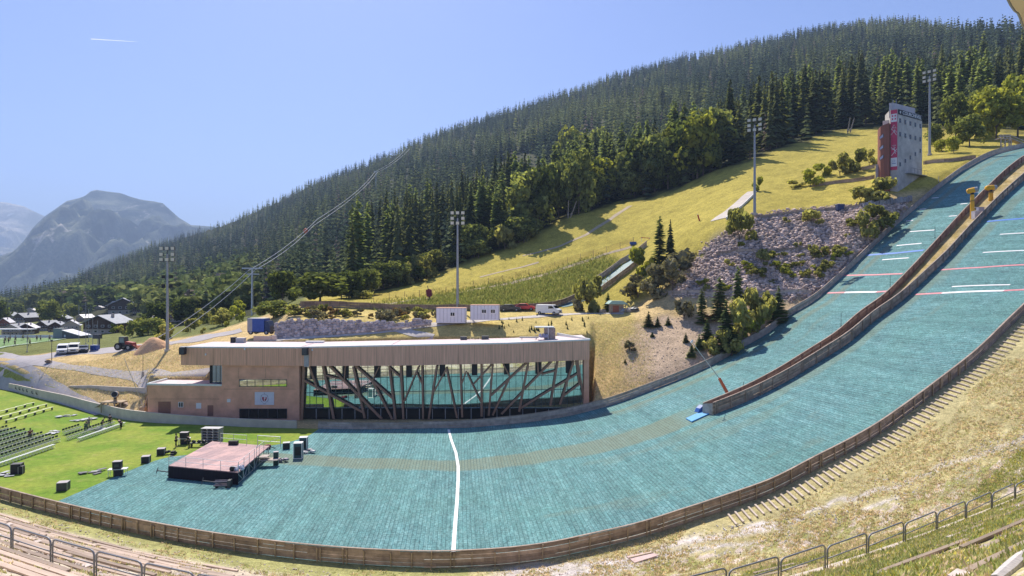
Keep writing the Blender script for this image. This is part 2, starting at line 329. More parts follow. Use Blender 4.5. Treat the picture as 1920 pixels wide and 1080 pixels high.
setz((PXV < 150) & (jy > 686+np.clip(PXV, 0, 200)*.32) & (DD < 140), (.30, .31, .075), .6)
setz((DD-Dff(PXV) < .8) & (PXV > 1120), (.30, .26, .14), .5)
k3 = np.array([.25, .5, .25])
for _ in range(2):
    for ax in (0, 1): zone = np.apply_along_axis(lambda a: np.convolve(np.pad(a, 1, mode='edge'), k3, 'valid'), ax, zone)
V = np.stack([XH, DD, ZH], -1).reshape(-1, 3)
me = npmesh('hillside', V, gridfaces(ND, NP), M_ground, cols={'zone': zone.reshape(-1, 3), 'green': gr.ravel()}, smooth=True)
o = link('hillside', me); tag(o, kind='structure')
# ---- near bank under the spectators
bx = np.arange(-140, 2065, 4.0); bt = np.linspace(0, 1, 260)**1.15
Dn = Dnf(bx); BD = 1.5+(Dn[None, :]-1.5)*bt[:, None]; BP = np.broadcast_to(bx, BD.shape); xt, yt = true_xy(BP, BD); BZ = z_bank(xt, yt)
BZ = BZ+(fbm(xt*.8, yt*.8)-.47)*.22*np.clip((48-yt)/3, 0, 1)
bz = np.zeros(BP.shape+(3,)); bz[:] = (.50, .435, .22); bg_ = np.full(BP.shape, .55)
bpy_ = H0-F*(BZ-CZ)/BD; nn = fbm(xt*.5, yt*.5); n2 = fbm(xt*1.6+50, yt*1.6)
L = BP < 880
bz[L] = (.60, .51, .39); bg_[L] = .45
a_ = np.clip((yt-42.5)/2, 0, 1)*L; bz = bz*(1-a_[..., None])+np.array((.38, .37, .15))*a_[..., None]
# gravel double track climbing to the right
trk = pch([880, 1000, 1100, 1260, 1440, 1600, 1750, 1920, 2060], [1085, 1075, 1062, 1025, 985, 935, 882, 815, 740])
d1 = np.abs(bpy_-trk(BP)-(nn-.47)*30); hw = 5+9*np.clip((1500-BP)/500, 0, 2)
g1 = np.maximum(np.exp(-(d1/ (hw*.8))**2), np.exp(-((bpy_-trk(BP)-32+np.clip((1500-BP)/14, 0, 20)-(nn-.47)*26)/(hw*.7))**2))*np.clip((BP-900)/60, 0, 1)
g1 = np.clip(g1*(.5+n2*1.1), 0, 1); bz = bz*(1-g1[..., None])+np.array((.64, .58, .55))*g1[..., None]; bg_ = bg_*(1-g1)
lw = (BP > 900) & (bpy_ > trk(BP)+28) ; n3_ = fbm(xt*2.6+11, yt*2.6); bz[lw] = (.46, .41, .20); bz[lw & (nn > .47)] = (.34, .34, .12); bz[lw & (n2 > .5)] = (.60, .50, .42); bz[lw & (n3_ > .54)] = (.40, .36, .20)
V = np.stack([(BP-960)/F*BD, BD, BZ], -1).reshape(-1, 3)
o = link('spectator_bank', npmesh('spectator_bank', V, gridfaces(len(bt), len(bx)), ground_mat('bank_ground'), cols={'zone': bz.reshape(-1, 3), 'green': bg_.ravel()}, smooth=True)); tag(o, kind='structure')
# ---- lawn sheet (base of the whole hollow)
lt = np.linspace(0, 1, 60); lx = np.arange(-160, 760, 6.0); LD = Dnf(lx)[None, :]+(Dff(lx)-Dnf(lx)+.1)[None, :]*lt[:, None]; LP = np.broadcast_to(lx, LD.shape); xt, yt = true_xy(LP, LD)
m, t, b = nt('lawn_grass'); p = wpos(t); n1 = noise(t, .12, 4, p); n2 = noise(t, 1.3, 6, p, .7); n3 = noise(t, 14, 3, p)
c = mixc(t, ramp(t, n1, [(.38, 0.), (.62, 1.)]), (.15, .26, .022), (.27, .32, .045)); c = mixc(t, ramp(t, noise(t, .45, 6, p, .75), [(.54, 0.), (.70, .65)]), c, (.36, .33, .11)); c = mixc(t, 1., c, ramp(t, n2, [(.3, .72), (.7, 1.22)]), 'MULTIPLY'); c = mixc(t, 1., c, ramp(t, n3, [(.3, .75), (.7, 1.2)]), 'MULTIPLY')
t.links.new(c, b.inputs['Base Color']); b.inputs['Roughness'].default_value = .9; b.inputs['Specular IOR Level'].default_value = .15; bumpn(t, b, n3, .6, .05)
V = np.stack([(LP-960)/F*LD, LD, z_out(xt, yt)-.03], -1).reshape(-1, 3)
tag(link('lawn', npmesh('lawn', V, gridfaces(len(lt), len(lx)), m, smooth=True)), kind='structure')
# ---- plastic matting of the two landing hills
XB = pch([40, 48, 52, 66, 73, 80, 87, 93, 110], [-37.4, -37, -36.9, -36.2, -35.3, -30, -23, -21, -20])
nS, nT = 340, 120; tt = np.linspace(0, 1, nT)
xs = np.linspace(-37, 132, 2000); sl_ = np.concatenate([[0], np.cumsum(np.hypot(np.diff(xs), np.diff(Pn(xs))))])-37
Mx = np.zeros((nT, nS)); My = np.zeros((nT, nS))
for i, a in enumerate(tt):
    y = 48+a*49; xb = float(XB(y)); Mx[i] = xb+(126-xb)*np.linspace(0, 1, nS)
    My[i] = 48+a*(np.minimum(Yf(Mx[i]), 97)-48)
MZ = z_out(Mx, My)+.02
s_ = np.interp(Mx, xs, sl_); X, Y = t2w(Mx, My)
nz = fbm(Mx*.25, My*.25)-.47
def band(y0, y1, s=.5): return np.clip((My-y0+nz*2)/s, 0, 1)*np.clip((y1-My-nz*2)/s, 0, 1)
bnd = np.maximum(band(73.2, 78.4+np.clip(Mx, 0, 30)*.07)*np.clip((33-Mx)/6, 0, 1)*np.clip((Mx+32)/4, 0, 1), band(69.4, 72.2)*np.clip((Mx-22)/6, 0, 1)*.62)
bnd = np.maximum(bnd, band(90.6, 93.4, .9)*np.clip((Mx-14)/8, 0, 1)*.8); bnd = np.maximum(bnd, band(94.0, 96.4)*np.clip((Mx-20)/10, 0, 1)*.55)
bnd = np.maximum(bnd, band(47, 49.2, .6)*np.clip((fbm(Mx*.9, My*.9)-.45)*6, 0, 1)*.8)
bnd = np.maximum(bnd*.62, np.clip((fbm(Mx*.12+9, My*.3)-.66)*4, 0, .22))
m, t, b = nt('plastic_matting'); uv = tc(t, 'UV'); br = N(t, 'ShaderNodeTexBrick'); t.links.new(uv, br.inputs['Vector'])
br.inputs['Scale'].default_value = 1; br.inputs['Brick Width'].default_value = .95; br.inputs['Row Height'].default_value = .36; br.inputs['Mortar Size'].default_value = .045; br.inputs['Mortar Smooth'].default_value = .7
br.inputs['Color1'].default_value = (.105, .232, .240, 1); br.inputs['Color2'].default_value = (.145, .276, .282, 1); br.inputs['Mortar'].default_value = (.060, .142, .155, 1)
n1 = noise(t, .09, 5, uv); n2 = noise(t, .9, 5, uv, .7); mp = N(t, 'ShaderNodeMapping'); mp.inputs['Scale'].default_value = (.25, 3., 1); t.links.new(uv, mp.inputs['Vector']); n3 = noise(t, 1.2, 5, mp.outputs[0], .75)
c = mixc(t, ramp(t, n1, [(.35, 0.), (.65, .40)]), br.outputs['Color'], (.110, .245, .215))
c = mixc(t, 1., c, ramp(t, n2, [(.3, .80), (.7, 1.22)]), 'MULTIPLY'); c = mixc(t, 1., c, ramp(t, n3, [(.3, .72), (.7, 1.30)]), 'MULTIPLY'); n4 = noise(t, 4.5, 3, uv, .8); c = mixc(t, 1., c, ramp(t, n4, [(.34, .62), (.66, 1.42)]), 'MULTIPLY')
mp4 = N(t, 'ShaderNodeMapping'); mp4.inputs['Scale'].default_value = (.03, .5, 1); t.links.new(uv, mp4.inputs['Vector']); c = mixc(t, 1., c, ramp(t, noise(t, 1., 4, mp4.outputs[0]), [(.35, .86), (.65, 1.15)]), 'MULTIPLY')
at = N(t, 'ShaderNodeAttribute'); at.attribute_name = 'worn'
worn = mixc(t, br.outputs['Fac'], (.215, .225, .145), (.10, .135, .10)); c = mixc(t, at.outputs['Fac'], c, worn)
t.links.new(c, b.inputs['Base Color']); b.inputs['Roughness'].default_value = .8; b.inputs['Specular IOR Level'].default_value = .08; bumpn(t, b, n4, .35, .05)
M_mat = m
V = np.stack([X, Y, MZ], -1).reshape(-1, 3)
tag(link('landing_slope', npmesh('landing_slope', V, gridfaces(nT, nS), m, uv=np.stack([My, s_], -1).reshape(-1, 2), cols={'worn': bnd.ravel()}, smooth=True)), kind='structure')
# ---- draped ribbons: roads, paths, painted lines
def ribbon(name, pts, width, mat, off=.03, ncross=4, step=.8, Dmin=30, kind='structure', world=None):
    P = world or [G(p[0], p[1], p[2] if len(p) > 2 else Dmin) for p in pts]
    Q = [P[0]]
    for a, c in zip(P[:-1], P[1:]):
        n = max(1, int((Vector((c.x, c.y))-Vector((a.x, a.y))).length/step)); Q += [a.lerp(c, k/n) for k in range(1, n+1)]
    ws = [width]*len(Q) if not isinstance(width, (list, tuple)) else list(np.interp(np.linspace(0, 1, len(Q)), np.linspace(0, 1, len(width)), width))
    vs = []
    for i, q in enumerate(Q):
        d = Q[min(i+1, len(Q)-1)]-Q[max(i-1, 0)]; n = Vector((-d.y, d.x, 0)).normalized()
        for k in range(ncross+1):
            r = q+n*ws[i]*(k/ncross-.5); vs.append((r.x, r.y, zxy(r.x, r.y)+off))
    o = link(name, npmesh(name, vs, gridfaces(len(Q), ncross+1), mat, smooth=True)); return tag(o, kind=kind)
M_asph = M_('road_asphalt', (.40, .37, .37), .9, .12, .8); M_path = M_('path_gravel', (.50, .46, .42), .95, .15, 1.5); M_track = M_('track_soil', (.46, .37, .25), .95, .2, 1.2)
M_paint = M_('line_white', (.78, .78, .78), .6, .08, 3); M_pred = M_('line_red', (.62, .22, .25), .6, .12, 2); M_pblue = M_('line_blue', (.06, .19, .55), .6, .12, 2)
ribbon('road', [(-60, 684), (0, 679), (60, 673), (120, 664), (180, 659), (240, 652), (300, 646), (340, 640)], [11, 9, 7, 6.5, 6, 6, 6], M_asph, .05)
ribbon('road', [(335, 640, 115), (380, 634, 115), (430, 626, 115), (452, 619, 115)], [6, 5, 4.5], M_asph, .06)
ribbon('path', [(2, 683), (60, 706), (110, 737), (160, 760), (192, 776)], [4, 2.6, 2.3, 2.2], M_asph, .06)
ribbon('path', [(20, 677), (60, 678), (100, 684), (200, 699), (270, 706), (300, 706), (385, 706)], [6, 2.4, 1.9, 1.8, 2., 4, 5], M_asph, .07)
ribbon('path', [(500, 638, 114), (600, 631, 114), (700, 623, 114), (745, 617, 114), (800, 610, 114), (860, 605, 114), (940, 599, 114), (1000, 594, 114), (1030, 591, 114), (1100, 588, 114), (1170, 586, 114)], [2.2, 1.5, 1.5, 1.8, 2.2, 2.6], M_path, .06)
ribbon('path', [(745, 618, 114), (775, 626, 114), (812, 634, 114)], 1.6, M_path, .07)
ribbon('track', [(1182, 386), (1140, 415), (1100, 440), (1050, 462), (980, 480)], [1.6, 1.6, 1.2, .8], M_track, .06)
ribbon('track', [(690, 573, 137), (770, 563, 137), (860, 549, 137), (1010, 518, 137), (1130, 478, 137), (1186, 462, 137)], 1.5, M_track, .06)
ribbon('track', [(900, 520), (960, 505), (1010, 492)], .9, M_track, .06)
ribbon('finish_line', [(841, 806), (846, 825), (855, 850), (859, 875), (859, 900), (857, 940), (853, 990), (850, 1036)], .34, M_paint, .05, 2, .5)
def line(name, pts, wd, mat, off=.05): return ribbon(name, pts, wd, mat, off, 2, .6)
line('red_line', [(1551, 550), (1584, 549)], .40, M_pred); line('white_line', [(1584, 549), (1643, 548)], .42, M_paint); line('red_line', [(1643, 548), (1664, 547)], .40, M_pred)
line('red_line', [(1716, 553), (1766, 550)], .40, M_pred); line('white_line', [(1766, 550), (1882, 546)], .42, M_paint); line('red_line', [(1882, 546), (1925, 544)], .40, M_pred)
line('red_line', [(1583, 517), (1640, 516), (1692, 514)], .36, M_pred); line('red_line', [(1763, 507), (1840, 502), (1925, 497)], .36, M_pred)
line('blue_line', [(1626, 479), (1680, 475), (1732, 470)], .5, M_pblue); line('blue_line', [(1850, 416), (1925, 410)], .5, M_pblue)
for a, c in (((1654, 488), (1704, 484)), ((1681, 461), (1728, 457)), ((1706, 435), (1752, 432)), ((1699, 415), (1712, 414)), ((1724, 393), (1736, 392)), ((1747, 372), (1760, 371)), ((1779, 406), (1794, 405)), ((1801, 383), (1814, 382)), ((1824, 362), (1835, 361)), ((1875, 440), (1925, 437)), ((1843, 474), (1925, 470)), ((1785, 538), (1894, 535))):
    line('white_line', [a, c], .26, M_paint)
# ================================================================ vegetation
def leafmat(name, col, trans=.35, rnd=.35, isl=.55, hue=None):
    m, t, b = nt(name); t.nodes.remove(b); out = t.nodes['Material Output']
    ri = N(t, 'ShaderNodeNewGeometry').outputs['Random Per Island']; ro = N(t, 'ShaderNodeObjectInfo').outputs['Random']
    c = mixc(t, ro, mul(col, 1-rnd), mul(hue or col, 1+rnd*.6)); c = mixc(t, 1., c, ramp(t, ri, [(0, 1-isl), (1, 1.25)]), 'MULTIPLY')
    d = N(t, 'ShaderNodeBsdfDiffuse'); tr = N(t, 'ShaderNodeBsdfTranslucent'); mx = N(t, 'ShaderNodeMixShader'); mx.inputs[0].default_value = trans
    t.links.new(c, d.inputs[0]); c2 = mixc(t, 1., c, (1.15, 1.1, .55), 'MULTIPLY'); t.links.new(c2, tr.inputs[0])
    t.links.new(d.outputs[0], mx.inputs[1]); t.links.new(tr.outputs[0], mx.inputs[2]); t.links.new(mx.outputs[0], out.inputs[0]); return m
M_con = leafmat('spruce_needles', (.125, .165, .080), .42, .4, .5, (.19, .21, .09)); M_lar = leafmat('larch_needles', (.27, .33, .13), .52, .3, .45)
M_young = leafmat('young_needles', (.19, .25, .10), .5, .3, .45); M_dec = leafmat('broadleaf_leaves', (.185, .25, .085), .52, .4, .55, (.28, .315, .115)); M_bush = leafmat('shrub_leaves', (.34, .37, .14), .62, .35, .45, (.43, .42, .18))
M_grey = leafmat('grey_shrub_leaves', (.30, .28, .18), .35, .3, .6); M_red = leafmat('rusty_shrub_leaves', (.36, .17, .10), .45, .3, .5, (.32, .25, .12)); M_yel = leafmat('yellow_leaves', (.40, .43, .09), .55, .25, .5)
M_bark = M_('bark', (.16, .115, .085), .95, .3, 2, bump=.3, stretch=(6, 6, .6)); M_pale = M_('pale_bark', (.33, .29, .24), .9, .3, 2)
def conifer(seed, tiers=26, nb=8, lw=.30, base=.10, droop=.42, full=.85):   # unit tree: height 1, radius .13 at the base
    r = np.random.default_rng(seed); V = []; Fc = []
    for k in range(tiers):
        f = (k+r.uniform(-.3, .3))/tiers; z = base+(1-base)*f; rad = .135*(1-f)**full*(.8+.4*r.random())+.006
        for j in range(nb if f < .8 else 5):
            a = 2*math.pi*(j+r.random()*.8)/nb+k*1.3; L = rad*(.65+.55*r.random()); ca, sa = math.cos(a), math.sin(a); wd = L*lw*(.7+.6*r.random())+.006
            zz = z+r.uniform(-.012, .012); dz = -droop*L; up = .010
            b = len(V); V += [(0, 0, zz+.02), (ca*L*.5-sa*wd, sa*L*.5+ca*wd, zz+dz*.45-up), (ca*L, sa*L, zz+dz), (ca*L*.5+sa*wd, sa*L*.5-ca*wd, zz+dz*.45-up), (ca*L*.5, sa*L*.5, zz+dz*.3+up)]
            Fc += [(b, b+1, b+4), (b+1, b+2, b+4), (b+2, b+3, b+4), (b+3, b, b+4)]
    return np.array(V), np.array(Fc)
def trunkmesh(name, h=1., r=.012, mat=None, n=6, top=.96):
    return MB().cyl((0, 0, -.02), (0, 0, h*top), r, r*.2, n).mesh(name, mat or M_bark)
def leafy(seed, n, lobes, R_=(.5, .5, .5), zc=.55, leaf=.05, fill=.35):       # unit crown, height about 1
    r = np.random.default_rng(seed); V = np.zeros((n, 4, 3)); C = []
    for i in range(lobes):
        a = r.uniform(0, 2*math.pi); q = math.sqrt(r.random())*.72; zz = zc+r.uniform(-.75, .62)*R_[2]; s = (.20+.28*r.random())*(1-.3*abs(zz-zc)/R_[2])
        C.append((math.cos(a)*q*R_[0]*(1-.5*max(0, (zz-zc)/R_[2])), math.sin(a)*q*R_[1]*(1-.5*max(0, (zz-zc)/R_[2])), zz, s))
    C = np.array(C); k = r.integers(0, lobes, n); d = r.normal(size=(n, 3)); d /= np.linalg.norm(d, axis=1)[:, None]
    rad = C[k, 3]*(1-fill*r.random(n)**1.5)*(.9+.25*r.random(n)); P = C[k, :3]+d*rad[:, None]*np.array([R_[0]*1.1, R_[1]*1.1, R_[2]*.85]); P[:, 2] = np.maximum(P[:, 2], .02+.05*r.random(n))
    nrm = d+r.normal(size=(n, 3))*.55; nrm /= np.linalg.norm(nrm, axis=1)[:, None]; u = np.cross(nrm, r.normal(size=(n, 3))); u /= np.linalg.norm(u, axis=1)[:, None]; v = np.cross(nrm, u)
    s = leaf*(.6+.8*r.random(n))[:, None]
    for q, (a, b) in enumerate(((-1, -.6), (1, -.6), (.8, .7), (-.8, .7))): V[:, q] = P+u*s*a+v*s*b
    rr_ = np.percentile(np.hypot(P[:, 0], P[:, 1]), 94); V[..., :2] *= .5/rr_; V[..., 2] /= np.percentile(P[:, 2], 99)
    return V.reshape(-1, 3), np.arange(n*4).reshape(n, 4)
CON = []
for s in range(6):
    V, Fc = conifer(100+s, tiers=24+s % 3*3, base=(.06, .10, .16, .08, .2, .12)[s], full=(.85, .95, .75, .8, .7, .9)[s])
    CON.append((npmesh('crown', V, Fc, M_con), trunkmesh('trunk')))
SPR = []
for s in range(3):
    V, Fc = conifer(140+s, tiers=24, nb=10, base=.01, full=.9, lw=.45, droop=.2); V[:, :2] *= 2.0; SPR.append((npmesh('crown', V, Fc, M_young), trunkmesh('trunk', r=.02)))
LAR = []
for s in range(3):
    V, Fc = conifer(170+s, tiers=30, nb=9, base=.03, full=.55, lw=.38, droop=.12); LAR.append((npmesh('crown', V, Fc, M_lar), trunkmesh('trunk')))
def decmeshes(prefix, mats, seeds, n, lobes, R_, zc, leaf, th):
    out = []
    for m in mats:
        L = []
        for s in seeds:
            V, Fc = leafy(s, n, lobes, R_, zc, leaf); tb = MB(); tb.cyl((0, 0, -.03), (.01, 0, th), .025, .016, 6)
            for q in range(4): a = q*1.6+s; tb.cyl((.01, 0, th*.8), (math.cos(a)*.18, math.sin(a)*.18, th+.28), .014, .004, 5)
            L.append((npmesh('crown', V, Fc, m), tb.mesh('trunk', M_bark)))
        out.append(L)
    return out
DEC, DECY = decmeshes('d', (M_dec, M_yel), (1, 2, 3), 2000, 22, (.40, .40, .50), .54, .032, .30)
BUS, BUG, BUR, BUY = decmeshes('b', (M_bush, M_grey, M_red, M_yel), (5, 6, 7), 700, 9, (.55, .55, .5), .45, .055, .2)
_cnt = {}
def tree(name, pair, P, h, label, cat, group=None, wid=1., rz=None):
    o = thing(name, label, cat, P, rng.uniform(0, 6.28) if rz is None else rz, group); o.scale = (h*wid, h*wid, h)
    link('crown', pair[0], o); link('trunk', pair[1], o); return o
CHAL = [(186, 626, 58, 34), (132, 623, 28, 22), (104, 622, 24, 18), (78, 620, 26, 18), (48, 627, 28, 20), (20, 628, 32, 20), (6, 617, 20, 20), (36, 606, 30, 18), (12, 603, 24, 16), (75, 597, 24, 14), (80, 583, 14, 13), (20, 582, 14, 10), (231, 590, 52, 32), (213, 586, 30, 20), (330, 604, 28, 28), (184, 581, 14, 8), (258, 588, 18, 14), (150, 604, 20, 14), (112, 606, 22, 14), (55, 590, 18, 12), (276, 606, 18, 14)]
def hides(px, py, ext):
    r = np.zeros(np.shape(px), bool)
    for cx, cy, cw, chh in CHAL: r |= (np.abs(px-cx) < cw/2+4) & (py > cy-1) & (py-ext < cy-4)
    return r
# ---- the forest: candidates over the whole hill
cand = []
def scat(n, u0, u1, d0, d1):
    D = np.sqrt(rng.uniform(d0*d0, d1*d1, n)); px = rng.uniform(u0, u1, n); return px, D
for (d0, d1, dens) in ((168, 330, 1/24.), (330, 700, 1/38.), (700, 1290, 1/62.)):
    n = int(.5*(d1*d1-d0*d0)*(2130/F)*dens); px, D = scat(n, -100, 2030, d0, d1); z = z_hill(px, D); py = H0-F*(z-CZ)/D
    ridge = np.interp(px, _ck, [c[-1][1] if c[-1][0] != 'z' else 600 for c in (COLS[k] for k in _ck)])
    ok = (py < FE(px)) & (D < ridge*1.03); gap = fbm((px-960)/F*D*.012, D*.012) ; ok &= (gap > .30) | (D < 300)
    ok &= ~((px < 330) & (D < 290)); ok &= ~((px < 575) & (D < 168)); ok &= ~((px > 415) & (px < 605) & (D < 205)); mead = (fbm((px-960)/F*D*.02+3, D*.02) > .56) & (px < 420) & (D < 600); ok &= ~mead; ok &= ~((px < 400) & hides(px, py, 13*F/D)); ok &= rng.random(len(px)) < .62+.8*(fbm((px-960)/F*D*.03+60, D*.02)-.3); e_ = 206+(px-1180)*.03; ok &= ~((px > 995) & (px < 1345) & (D < e_+26) & (rng.random(len(px)) < .62)); cand.append(np.stack([px[ok], D[ok], z[ok]], 1))
cand = np.concatenate(cand); nC = len(cand)
ch = 12.5+15*rng.random(nC)**1.2-np.clip((cand[:, 1]-600)/150, 0, 3); ch *= np.where(cand[:, 0] < 560, .85, 1); ch = np.where((cand[:, 0] < 660) & (cand[:, 1] < 300), np.minimum(ch, 10+(cand[:, 1]-160)*.08), ch)
ch *= .72+.6*fbm((cand[:, 0]-960)/F*cand[:, 1]*.025, cand[:, 1]*.018); app = ch/cand[:, 1]*(1+.6*(cand[:, 0] > 560)); order = np.argsort(-app); NI = 285
leftdec = (cand[:, 0] < 470) & (rng.random(nC) < np.clip((620-cand[:, 1])/300+.25, 0, .8))
ind = [i for i in order if not leftdec[i]][:NI]; iset = set(ind)
for i in ind:
    px, D, z = cand[i]; zone_l = 'on the steep wooded slope behind the tower' if px > 1560 else ('at the foot of the forest above the grassy piste' if px > 800 else 'in the dense dark forest behind the containers')
    larch = vn(px*.012+3, D*.03) > .56; tree('larch_tree' if larch else 'spruce_tree', LAR[rng.integers(3)] if larch else CON[rng.integers(6)], ((px-960)/F*D, D, z-.3), float(ch[i]), ('slender lighter green larch ' if larch else 'tall dark green spruce ')+zone_l, 'tree', ('larches ' if larch else 'spruces ')+zone_l, rng.uniform(.85, 1.2))
# ---- the rest of the forest as one mass
lo = [conifer(300+s, tiers=9, nb=5, lw=.55, base=.10, full=.85, droop=.5) for s in range(5)]
def lowdec(s):
    V, Fc = leafy(s, 70, 7, (.42, .42, .42), .55, .10, .25); Fc = np.concatenate([Fc[:, [0, 1, 2]], Fc[:, [0, 2, 3]]]); return V, Fc
lod = [lowdec(400+s) for s in range(4)]
def mass(name, idx, protos, mat, wid, hs, c0, c1, label):
    Vs, Fs, Ts = [], [], []; off = 0; kk = rng.integers(0, len(protos), len(idx))
    for k, (v, f) in enumerate(protos):
        I = idx[kk == k]
        if not len(I): continue
        a = rng.uniform(0, 6.28, len(I)); h = hs[I]; wd = h*wid*rng.uniform(.8, 1.25, len(I))
        x = v[None, :, 0]*np.cos(a)[:, None]-v[None, :, 1]*np.sin(a)[:, None]; y = v[None, :, 0]*np.sin(a)[:, None]+v[None, :, 1]*np.cos(a)[:, None]
        D = cand[I, 1]; X0 = (cand[I, 0]-960)/F*D
        P = np.stack([X0[:, None]+x*wd[:, None], D[:, None]+y*wd[:, None], cand[I, 2][:, None]-.4+v[None, :, 2]*h[:, None]], -1)
        Vs.append(P.reshape(-1, 3)); Fs.append((f[None]+(np.arange(len(I))*len(v))[:, None, None]+off).reshape(-1, 3)); off += len(I)*len(v)
        tt_ = np.clip((vn(X0*.02, D*.012)-.42)*3.2+.6*(rng.random(len(I))-.5), 0, 1)[:, None]; cc = np.array(c0)*(1-tt_)+np.array(c1)*tt_; cc = cc*(.6+.75*rng.random((len(I), 1))); u_ = rng.random(len(I)); cc[u_ < .025] = (.24, .205, .17); cc[(u_ > .025) & (u_ < .05)] = (.30, .32, .10); Ts.append(np.repeat(cc, len(v), 0))
    m, t, b = nt(mat); t.nodes.remove(b); at = N(t, 'ShaderNodeVertexColor'); at.layer_name = 'tint'; ri = N(t, 'ShaderNodeNewGeometry').outputs['Random Per Island']
    c = mixc(t, 1., at.outputs[0], ramp(t, ri, [(0, .5), (1, 1.25)]), 'MULTIPLY'); d = N(t, 'ShaderNodeBsdfDiffuse'); tr = N(t, 'ShaderNodeBsdfTranslucent'); mx = N(t, 'ShaderNodeMixShader'); mx.inputs[0].default_value = .3
    t.links.new(c, d.inputs[0]); t.links.new(c, tr.inputs[0]); t.links.new(d.outputs[0], mx.inputs[1]); t.links.new(tr.outputs[0], mx.inputs[2]); t.links.new(mx.outputs[0], t.nodes['Material Output'].inputs[0])
    o = link(name, npmesh(name, np.concatenate(Vs), np.concatenate(Fs), m, cols={'tint': np.concatenate(Ts)})); return tag(o, label, kind='stuff')
rest = np.array([i for i in range(nC) if i not in iset])
mass('spruce_forest', rest[~leftdec[rest]], lo, 'far_needles', 1.15, ch, (.090, .125, .078), (.22, .255, .11), 'dark spruce forest covering the mountainside up to the ridge')
mass('broadleaf_wood', rest[leftdec[rest]], lod, 'far_leaves', .95, ch*.62, (.17, .22, .065), (.28, .31, .10), 'light green broadleaf wood on the lower slope above the village')
# ---- broadleaf trees along the forest edge
def dec_at(px, py, hpx, wpx, pairs, label, group=None, name='broadleaf_tree', Dmin=98, D=None):
    P = G(px, py, Dmin) if D is None else onD(px, D); k = P.y/F; h = hpx*k; return tree(name, pairs[rng.integers(len(pairs))], P-Vector((0, 0, .1)), h, label, 'tree' if 'tree' in name else 'shrub', group, wpx*k/h)
for k in range(64):
    px = rng.uniform(985, 1345); D0 = G(px, float(FE(px))+1, 150).y; P = onD(px, D0+abs(rng.normal(0, 20))); h = rng.uniform(7, 19.5)
    y = rng.random() < .16; tree('broadleaf_tree', (DECY if y else DEC)[rng.integers(3)], P, h, ('yellow green' if y else 'mid green')+' broadleaf tree in the leafy belt between piste and spruces', 'tree', ('yellow' if y else 'green')+' broadleaf trees between piste and spruces', rng.uniform(.5, .85))
for k in range(46):
    px = rng.uniform(640, 1000); D0 = G(px, float(FE(px))+3, 140).y; P = onD(px, D0+rng.uniform(-4, 8)); h = rng.uniform(3.5, 7.5)
    tree('broadleaf_tree', (DEC if rng.random() < .7 else BUS)[rng.integers(3)], P, h, 'low bushy green tree lining the lower edge of the spruce forest', 'tree', 'low trees lining the lower forest edge', rng.uniform(.8, 1.3))
for px, py, h, wd, y, lb in ((600, 566, 54, 95, 0, 'broad round green tree above the left end of the stone wall'), (530, 572, 62, 55, 0, 'green tree left of the broad round tree by the stone wall'), (512, 598, 34, 62, 0, 'leafy bushy tree behind the blue truck'), (640, 560, 34, 50, 0, 'low tree right of the broad round tree by the stone wall'),
        (945, 440, 58, 42, 1, 'bright yellow green tree at the forest edge right of the central floodlight'), (890, 482, 60, 52, 0, 'rounded pale green tree just right of the central floodlight mast'), (955, 450, 52, 58, 0, 'wide grey green tree below the bright yellow tree at the forest edge'), (1085, 402, 118, 56, 0, 'tall dense dark tree beside the slanted poles on the piste edge'),
        (1075, 330, 84, 52, 1, 'tall yellow crowned tree rising above the belt of broadleaf trees'), (1120, 340, 96, 46, 0, 'tall slim green tree left of the belt of broadleaf trees'), (1330, 318, 56, 44, 0, 'green tree at the right end of the belt of broadleaf trees'),
        (1868, 262, 92, 72, 1, 'bright yellow green tree behind the wooden platform'), (1908, 258, 112, 70, 1, 'bright yellow green tree at the right edge of the photo'), (1792, 262, 84, 52, 0, 'green tree between the tall floodlight and the dark bush'), (1818, 275, 58, 52, 0, 'dark round bushy tree left of the wooden platform'), (1845, 256, 90, 56, 0, 'green tree behind the dark round bushy tree'),
        (1788, 287, 30, 22, 1, 'small light green round tree on the bare ground right of the tower'), (1766, 284, 22, 24, 1, 'small sparse yellowish tree between the tower and the light green round tree'), (1752, 274, 40, 26, 0, 'leafy tree close behind the right side of the tower')):
    dec_at(px, py, h, wd, DECY if y else DEC, lb)
